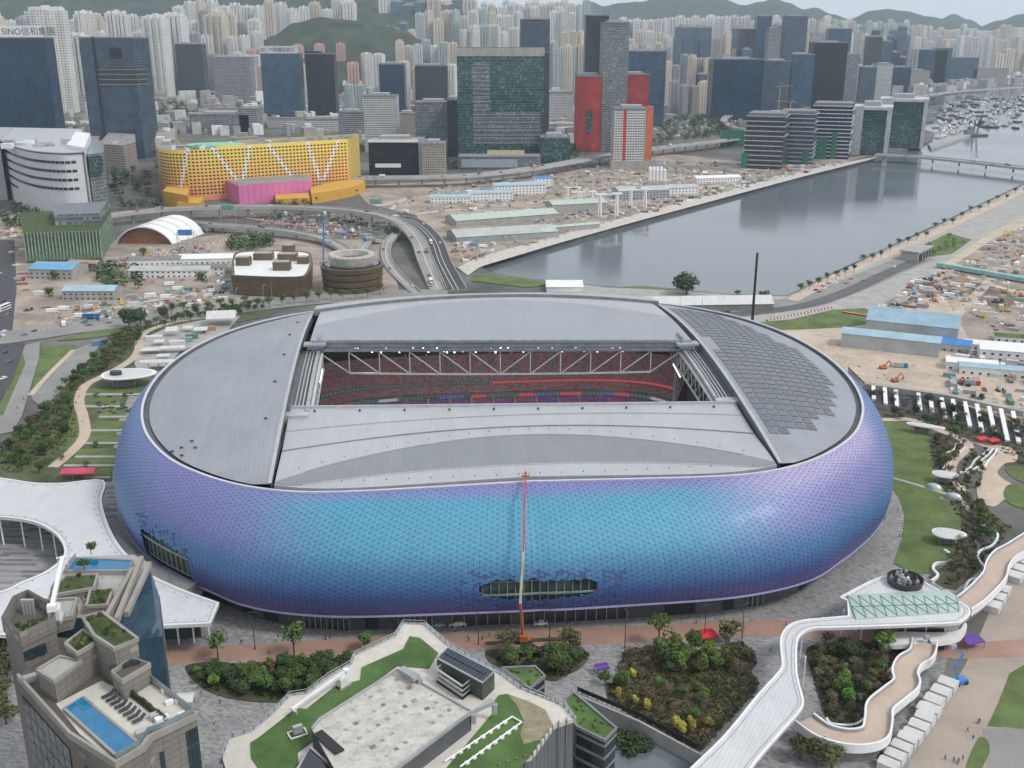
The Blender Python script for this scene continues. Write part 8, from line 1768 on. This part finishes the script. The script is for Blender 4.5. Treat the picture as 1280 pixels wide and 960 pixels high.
# ---------------------------------------------------------------- building sites, yards, boats
RS = random.Random(41)
def stack_mesh(kind, m):
    b = MB(); R = random.Random(kind)
    if kind == 0:
        for i in range(5): b.tube((-3, -1+i*.5, .25), (3, -1+i*.5+R.uniform(-.05, .05), .25), .24, n=6)
        for i in range(4): b.tube((-3, -.75+i*.5, .68), (3, -.75+i*.5, .68), .24, n=6)
    elif kind == 1:
        for i in range(6): b.obox(R.uniform(-2, 2), R.uniform(-1.5, 1.5), 0, R.uniform(1, 2.4), R.uniform(.8, 1.6), R.uniform(.5, 1.5), R.uniform(0, 3))
    else:
        for i in range(4): b.obox(0, 0, i*.5+.02, 5-.3*i, 2-.1*i, .4, R.uniform(-.05, .05))
    return b.mesh('stack', m)
STK = [(stack_mesh(0, M['steel']), 'bundle of steel pipes'), (stack_mesh(1, M['conc']), 'scatter of concrete blocks'), (stack_mesh(2, mat('timber', (.36, .25, .15), .85)), 'pile of timber boards'), (stack_mesh(2, M['grey']), 'stack of grey panels'), (stack_mesh(2, M['white']), 'stack of white panels'), (stack_mesh(1, M['dark']), 'scatter of dark scrap'), (stack_mesh(1, M['white']), 'scatter of white bags'), (stack_mesh(0, mat('rust', (.22, .1, .06), .9)), 'bundle of rusty bars')]
def clutter(px, n, mind, where, mix=(.42, .25, .10, .04, .19), rz=.3):
    for q in scatter(GP(px), n, mind, RS):
        r = RS.random(); a = rz+RS.choice((0, pi/2))+RS.uniform(-.15, .15)
        if r < mix[0]: me, d = RS.choice(STK); o = share('material_stack', me, None, (*q, .05), a, RS.uniform(.9, 1.9)); tag(o, d+' lying '+where, 'material stack', 'material stacks '+where+' ('+d+')')
        elif r < sum(mix[:2]): k = RS.choice(['white', 'white', 'white', 'grey', 'grey', 'blue', 'green', 'orange', 'teal']); container(*q, a, k, k+' site container standing '+where, k+' containers '+where, s=RS.uniform(.9, 1.15))
        elif r < sum(mix[:3]): k = RS.choice((0, 0, 0, 1, 2, 3)); truck(*q, a, ('white', 'red and grey', 'blue', 'orange')[k]+' truck parked '+where, ('white', 'red', 'blue', 'orange')[k]+' trucks '+where, k)
        elif r < sum(mix[:4]): k = RS.randrange(2); excavator(*q, RS.uniform(0, 6), ('orange', 'yellow')[k]+' excavator working '+where, ('orange', 'yellow')[k]+' excavators '+where, k)
        else: pile(*q, RS.uniform(2, 6), RS.uniform(.8, 2.2), RS.choice([M['sand'], MATS['bare_earth'], M['site'], M['conc']]), 'low spoil heap '+where, 'spoil heaps '+where, RS.randrange(999))
clutter([(470,262),(560,232),(700,216),(820,200),(930,206),(1000,214),(900,240),(800,266),(740,282),(700,270),(640,262),(580,262),(520,268)], 180, 13, 'on the long channel-side site')
clutter([(590,300),(640,312),(700,296),(800,270),(900,244),(1000,218),(1060,204),(1000,208),(900,232),(800,258),(740,280),(660,306),(600,308)], 90, 8, 'along the quay edge of the channel')
clutter([(560,305),(600,300),(620,312),(590,330),(570,325)], 20, 7, 'at the channel head'); clutter([(320,268),(430,268),(480,280),(470,296),(420,296),(330,280)], 50, 7, 'between the flyovers')
clutter([(60,390),(150,375),(290,352),(290,376),(200,392),(80,408)], 60, 7, 'behind the park hedge road'); clutter([(150,325),(230,310),(280,318),(285,350),(200,360),(160,352)], 30, 8, 'in the fire station yard', (.2, .2, .4, .05, .15)); clutter([(0,290),(30,280),(30,330),(60,385),(30,395),(20,330)], 24, 8, 'beside the dark avenue')
clutter([(1190,335),(1240,302),(1300,278),(1300,420),(1240,425),(1200,380)], 90, 9, 'in the right-hand earth works', (.45, .2, .08, .07, .2), -.4); clutter([(1150,348),(1190,338),(1200,372),(1130,392),(1100,385)], 50, 7, 'in the works beside the tunnel', (.5, .2, .1, .05, .15), -.4); clutter([(1180,470),(1290,492),(1290,515),(1190,495)], 30, 6, 'along the sandy haul road', (.5, .3, .1, .0, .1), -.3)
clutter([(1180,450),(1200,440),(1290,455),(1290,485),(1220,470)], 24, 7, 'around the site huts', (.2, .5, .3, 0, 0), -.3)
for p, l in (((1118,478),'orange excavator digging in the sandy yard'),((1103,462),'orange compactor truck in the sandy yard')): x, y = G(*p); excavator(x, y, .4, l, k=0)
for p, k, l in (((1195,480),3,'brown low-loader truck on the sandy haul road'),((1215,482),1,'dark flatbed on the sandy haul road'),((1125,460),2,'blue flatbed near the grey-walled shed')): x, y = G(*p); truck(x, y, -.2, l, None, k)
for k in range(60): t, u = RS.random(), RS.choice((0, 1, 2)); x, y = G(655+t*105, 292-t*24-u*5+RS.uniform(-1, 1)); car(x, y, .35+pi/2, 'parked car in the depot car yard', 'cars parked in the depot yard')
for k in range(26): x, y = G(RS.uniform(1205, 1245), RS.uniform(438, 452)); car(x, y, RS.choice((-.3, 1.2)), 'parked car beside the site huts', 'cars parked by the site huts')
for k in range(70): q = G(RS.uniform(820, 900), RS.uniform(128, 140)); car(*q, RS.uniform(0, 3), 'tiny parked vehicle in the far vehicle park', 'vehicles in the far vehicle park', s=1.5)
for k in range(40): q = G(RS.uniform(155, 290), RS.uniform(308, 356)); car(*q, RS.choice((.1, 1.6)), 'parked vehicle around the fire station yard', 'vehicles in the fire station yard')
# white gantry cranes by the quay
def gantry(px, s, label):
    x, y = G(*px); e = empty('gantry_crane', (x, y, 0), .25, label, 'crane'); e.scale = (s, s, s)
    for sx in (-1, 1):
        for sy in (-1, 1): b = MB(); b.bar((sx*9, sy*4.5, 0), (sx*9, sy*2.2, 22), 1.3); b.build('leg', M['white'], e)
    b = MB(); b.bar((-14, -1.6, 22.6), (14, -1.6, 22.6), 1.2, 1.6); b.bar((-14, 1.6, 22.6), (14, 1.6, 22.6), 1.2, 1.6); b.build('girder', M['white'], e); b = MB(); b.box(-2, -2.4, 23, 2.5, 2.4, 25.5); b.build('trolley', M['steel'], e); return e
for p, s, l in (((760,270),1.0,'white gantry crane nearest the mint canopy'),((797,260),.9,'white gantry crane beside the grey portal shed'),((733,258),.7,'small white gantry crane among the site frames'),((716,252),.7,'smallest white gantry crane behind the car yard')): gantry(p, s, l)
for k in range(9):
    x, y = G(812+(k % 5)*4.5, 233-(k//5)*3); e = empty('silo', (x, y, 0), 0, 'slim white silo of the batching plant by the quay', 'silo', 'silos of the batching plant'); b = MB(); b.revolve(0, 0, [(0, 4), (2, 7), (2, 20), (1.2, 21.5), (0, 21.5)], 12); b.build('tank', M['white'], e); b = MB()
    for a in range(4): b.bar((1.6*cos(a*pi/2), 1.6*sin(a*pi/2), 0), (1.6*cos(a*pi/2), 1.6*sin(a*pi/2), 8), .3)
    b.build('stand', M['steel'], e)
# blue lattice column and cranes
def tower_crane(px, h, jib, rz, m, label, z=0.0):
    x, y = G(*px); e = empty('tower_crane', (x, y, z), rz, label, 'crane'); b = MB(); n = int(h/4)
    for sx in (-.8, .8):
        for sy in (-.8, .8): b.bar((sx, sy, 0), (sx, sy, h), .25)
    for k in range(n): s = 1 if k % 2 else -1; b.bar((-.8*s, -.8, k*4), (.8*s, -.8, k*4+4), .18); b.bar((.8, -.8*s, k*4), (.8, .8*s, k*4+4), .18)
    b.build('mast', m, e); b = MB(); b.bar((-9, 0, h+1), (jib, 0, h+1), .5); b.bar((-6, 0, h+1.2), (0, 0, h+7), .3); b.bar((0, 0, h+7), (jib*.7, 0, h+1.5), .2)
    for k in range(int(jib/3)): b.bar((k*3, 0, h+1), (k*3+1.5, 0, h+2.2), .2); b.bar((k*3+1.5, 0, h+2.2), (k*3+3, 0, h+1), .2)
    b.build('jib', m, e); b = MB(); b.box(-10, -1, h-.5, -7.5, 1, h+1); b.build('counterweight', M['conc'], e); return e
x, y = G(404, 330); e = empty('drill_mast', (x, y, 0), 0, 'thin bright blue lattice mast beside the round building', 'mast'); b = MB(); b.bar((0, 0, 0), (2.5, 0, 36), 1.0); b.build('mast', M['blue'], e); b = MB(); b.box(-2.5, -2, 0, 2.5, 2, 2.6); b.build('base', M['grey'], e)
CY_ = mat('crane_yellow', (.55, .36, .08), .5)
for p, h, j, r, l in (((952,176),42,34,.6,'yellow tower crane over the half-built block'),((985,170),60,30,2.4,'yellow tower crane behind the banded offices'),((1000,170),48,36,.9,'orange tower crane leaning over the third banded office'),((962,118),150,34,1.0,'yellow crane on the netted tower'),((972,150),70,30,.2,'second crane over the half-built block')): tower_crane(p, h, j, r, CY_, l)
# teal pipe bridge and salmon apron on the right
P = GP([(1172,335),(1230,345),(1300,358)]); b = MB(); b.ribbon([(p[0]-P[0][0], p[1]-P[0][1]) for p in P], 5, 3, 4.5); o = b.build('pipe_bridge', mat('teal_deck', (.25, .45, .43), .6), None, (*P[0], 0)); tag(o, 'long pale teal hoarding crossing the right-hand earth works', 'hoarding')
b = MB(); b.sheet(GP([(1118,322),(1130,312),(1142,306),(1140,314),(1126,324)]), .4); b.build('salmon_apron', mat('salmon', (.55, .28, .2), .8), kind='structure')
# boats in the typhoon shelter
def boat_parts(L, m, cm, mast):
    b = MB(); n = 8; w = L*.16; rows = []
    for i in range(n+1): t = i/n; f = math.sin(pi*(.12+.62*t))*(1-.55*max(0, t-.6)/.4) if t < 1 else .08; rows.append([(L*(t-.5), -w*f, 1.6+t*.9), (L*(t-.5), -w*.5*f, -.4), (L*(t-.5), w*.5*f, -.4), (L*(t-.5), w*f, 1.6+t*.9)])
    b.loft(rows); b.loft([[r[0], r[3]] for r in rows], flip=True); c = MB(); c.box(-L*.28, -w*.55, 1.5, L*.1, w*.55, 3.8); c.box(-L*.1, -w*.4, 3.8, L*.08, w*.4, 5.6)
    q = MB(); q.tube((0, 0, 2), (0, 0, mast), .18, n=5); q.bar((0, 0, mast*.8), (-L*.3, 0, mast*.55), .15); return [('hull', b.mesh('hull', m)), ('cabin', c.mesh('cabin', cm)), ('mast', q.mesh('mast', M['dark']))]
BOATS = [boat_parts(18, M['white'], M['white'], 9), boat_parts(24, mat('hull_green', (.05, .14, .12), .6), M['white'], 13), boat_parts(30, mat('hull_brown', (.14, .07, .05), .7), M['grey'], 16), boat_parts(14, M['grey'], M['white'], 7)]
BN = ('small white', 'green-hulled', 'large brown', 'little grey')
shel = GP([(1166,168),(1172,150),(1165,138),(1190,126),(1290,118),(1290,160),(1235,158),(1200,162)])
for q in scatter(shel, 130, 24, RS):
    k = RS.randrange(4); e = empty('moored_boat', (*q, -3.2), RS.uniform(0, 6.28), BN[k]+' boat moored in the crowded typhoon shelter', 'boat', BN[k]+' boats in the typhoon shelter'); e.scale = (1.25,)*3
    for n, me in BOATS[k]: share(n, me, e)
x, y = G(1218, 168); e = empty('crane_barge', (x, y, -3.2), .3, 'dark derrick barge with a tall raised jib beside the boats', 'barge'); b = MB(); b.prism([(-28, -9), (24, -9), (30, 0), (24, 9), (-28, 9)], -.5, 3); b.build('hull', M['dark'], e); b = MB(); b.box(-20, -5, 3, -4, 5, 12); b.box(-14, -4, 12, -6, 4, 17); b.build('deckhouse', M['concd'], e); b = MB(); b.bar((4, -2, 3), (14, 0, 46), 1.0); b.bar((4, 2, 3), (14, 0, 46), 1.0); b.bar((-2, 0, 28), (14, 0, 46), .5); b.bar((-2, 0, 3), (-2, 0, 28), 1.6); b.build('derrick', M['black'], e)
# breakwater with yachts and rubble
b = MB(); b.prism(GP([(1160,180),(1200,168),(1222,161),(1226,164),(1205,172),(1164,186)]), -4, .5); b.build('breakwater', M['conc'], kind='structure')
for q in scatter(GP([(1164,176),(1200,165),(1205,158),(1180,150),(1168,160)]), 26, 14, RS): e = empty('moored_yacht', (*q, -3.2), RS.uniform(0, 6.28), 'white yacht packed beside the breakwater', 'boat', 'yachts beside the breakwater'); [share(n, me, e) for n, me in BOATS[0]]
# loose debris of the sites and the low roofs of the far streets: too small to tell apart
PAL = [M['white'], M['conc'], M['grey'], M['concd'], M['conc'], M['site'], M['site'], M['sand'], M['dark'], M['steel'], M['conc']]
def debris(name, label, jobs, pal):
    b = MB()
    for px, n, s0, s1, h0, h1 in jobs:
        P = GP(px); xs = [p[0] for p in P]; ys = [p[1] for p in P]; k = 0
        for _ in range(n*8):
            q = (RS.uniform(min(xs), max(xs)), RS.uniform(min(ys), max(ys)))
            if not inside(q, P): continue
            if name == 'low_roofs' and any(abs(q[0]-a) < w_ and abs(q[1]-c) < w_ for a, c, w_ in OCC): continue
            b.m = RS.randrange(len(pal)); sz = RS.uniform(s0, s1); b.obox(q[0], q[1], .03, sz, sz*RS.uniform(.25, .9), RS.uniform(h0, h1), RS.uniform(-.3, .3)+RS.choice((.3, 1.9))); k += 1
            if k >= n: break
    o = b.build(name, pal, kind='stuff'); o['label'] = label
debris('site_debris', 'pale scattered debris covering the building sites', [([(470,262),(560,232),(700,216),(820,200),(930,206),(1060,204),(900,240),(800,266),(740,282),(640,262),(520,268)], 1500, .8, 5, .3, 2.4), ([(590,300),(640,312),(800,270),(1060,202),(1000,208),(800,258),(660,296)], 700, .6, 3, .3, 1.4), ([(1190,335),(1240,302),(1300,278),(1300,420),(1240,425),(1200,380)], 700, .4, 3.2, .2, 1.3), ([(1150,348),(1190,338),(1200,372),(1130,392),(1100,385)], 380, .3, 2.4, .2, 1.2), ([(60,390),(150,375),(290,352),(290,376),(200,392),(80,408)], 700, .3, 2.6, .2, 1.4), ([(300,268),(430,268),(490,280),(490,300),(420,300),(330,284)], 700, .4, 3, .2, 1.6), ([(150,325),(230,300),(285,318),(285,350),(200,360),(160,352)], 300, .4, 3, .2, 1.6), ([(1000,430),(1060,420),(1180,470),(1290,495),(1290,510),(1100,480)], 260, .2, 1.6, .1, .7), ([(815,150),(900,140),(930,150),(900,168),(820,172)], 300, 2, 9, 1, 4), ([(560,300),(620,300),(610,325),(575,330)], 200, .4, 3, .2, 1.6)], PAL)
OCC = [(o.location.x, o.location.y, 44) for o in bpy.data.objects if o.parent is None and o.get('category') in ('tower', 'building', 'mall') and o.name != 'yellow_mall']
pal2 = lowm+[M['conc'], M['white'], M['grey'], ROOFM]
debris('low_roofs', 'low grey roofs filling the far streets between the towers', [([(-30,168),(110,172),(200,196),(200,150),(-30,140)], 60, 8, 26, 5, 16), ([(190,168),(440,172),(440,130),(190,122)], 240, 8, 30, 5, 22), ([(440,195),(570,195),(570,150),(440,150)], 110, 8, 24, 6, 26), ([(680,182),(720,182),(720,140),(680,140)], 40, 8, 24, 5, 18), ([(820,150),(1060,130),(1150,118),(1280,106),(1280,96),(820,110)], 420, 10, 40, 6, 30), ([(-30,140),(700,130),(840,118),(840,96),(-30,96)], 900, 10, 44, 6, 40)], pal2)
for k, (px, w_) in enumerate((([(470,258),(540,246),(620,258),(720,246),(820,228),(930,212),(1050,205)],9), ([(520,268),(580,262),(650,266),(760,252),(900,232)],7), ([(600,240),(700,226),(800,210),(860,204)],8), ([(1190,400),(1220,370),(1250,340),(1300,312)],7), ([(1205,345),(1250,360),(1300,372)],6), ([(1110,390),(1150,372),(1190,360),(1215,330)],6), ([(990,440),(1060,452),(1150,478),(1290,505)],10), ([(80,400),(160,382),(240,368),(300,352)],6))): path('dirt_track', (M['sand'], mat('pale_track', (.5, .44, .37), .95, var=.15, scale=.08), mat('mud_track', (.24, .19, .15), .95, var=.2, scale=.08))[k % 3], px, w_)
# ---------------------------------------------------------------- air
def haze_box(density=4.8e-5):
    b = MB(); b.box(-9000, -400, -12, 9000, 13000, 640)
    m = bpy.data.materials.new('haze'); m.use_nodes = True; t = m.node_tree; t.nodes.clear()
    v = t.nodes.new('ShaderNodeVolumePrincipled'); v.inputs['Color'].default_value = (.70, .85, 1.0, 1); v.inputs['Density'].default_value = density; v.inputs['Anisotropy'].default_value = .2
    o = t.nodes.new('ShaderNodeOutputMaterial'); t.links.new(v.outputs[0], o.inputs['Volume'])
    h = b.build('haze', m, kind='stuff'); h['label'] = 'pale blue haze hanging over the whole city'; return h
if HAZE: haze_box()
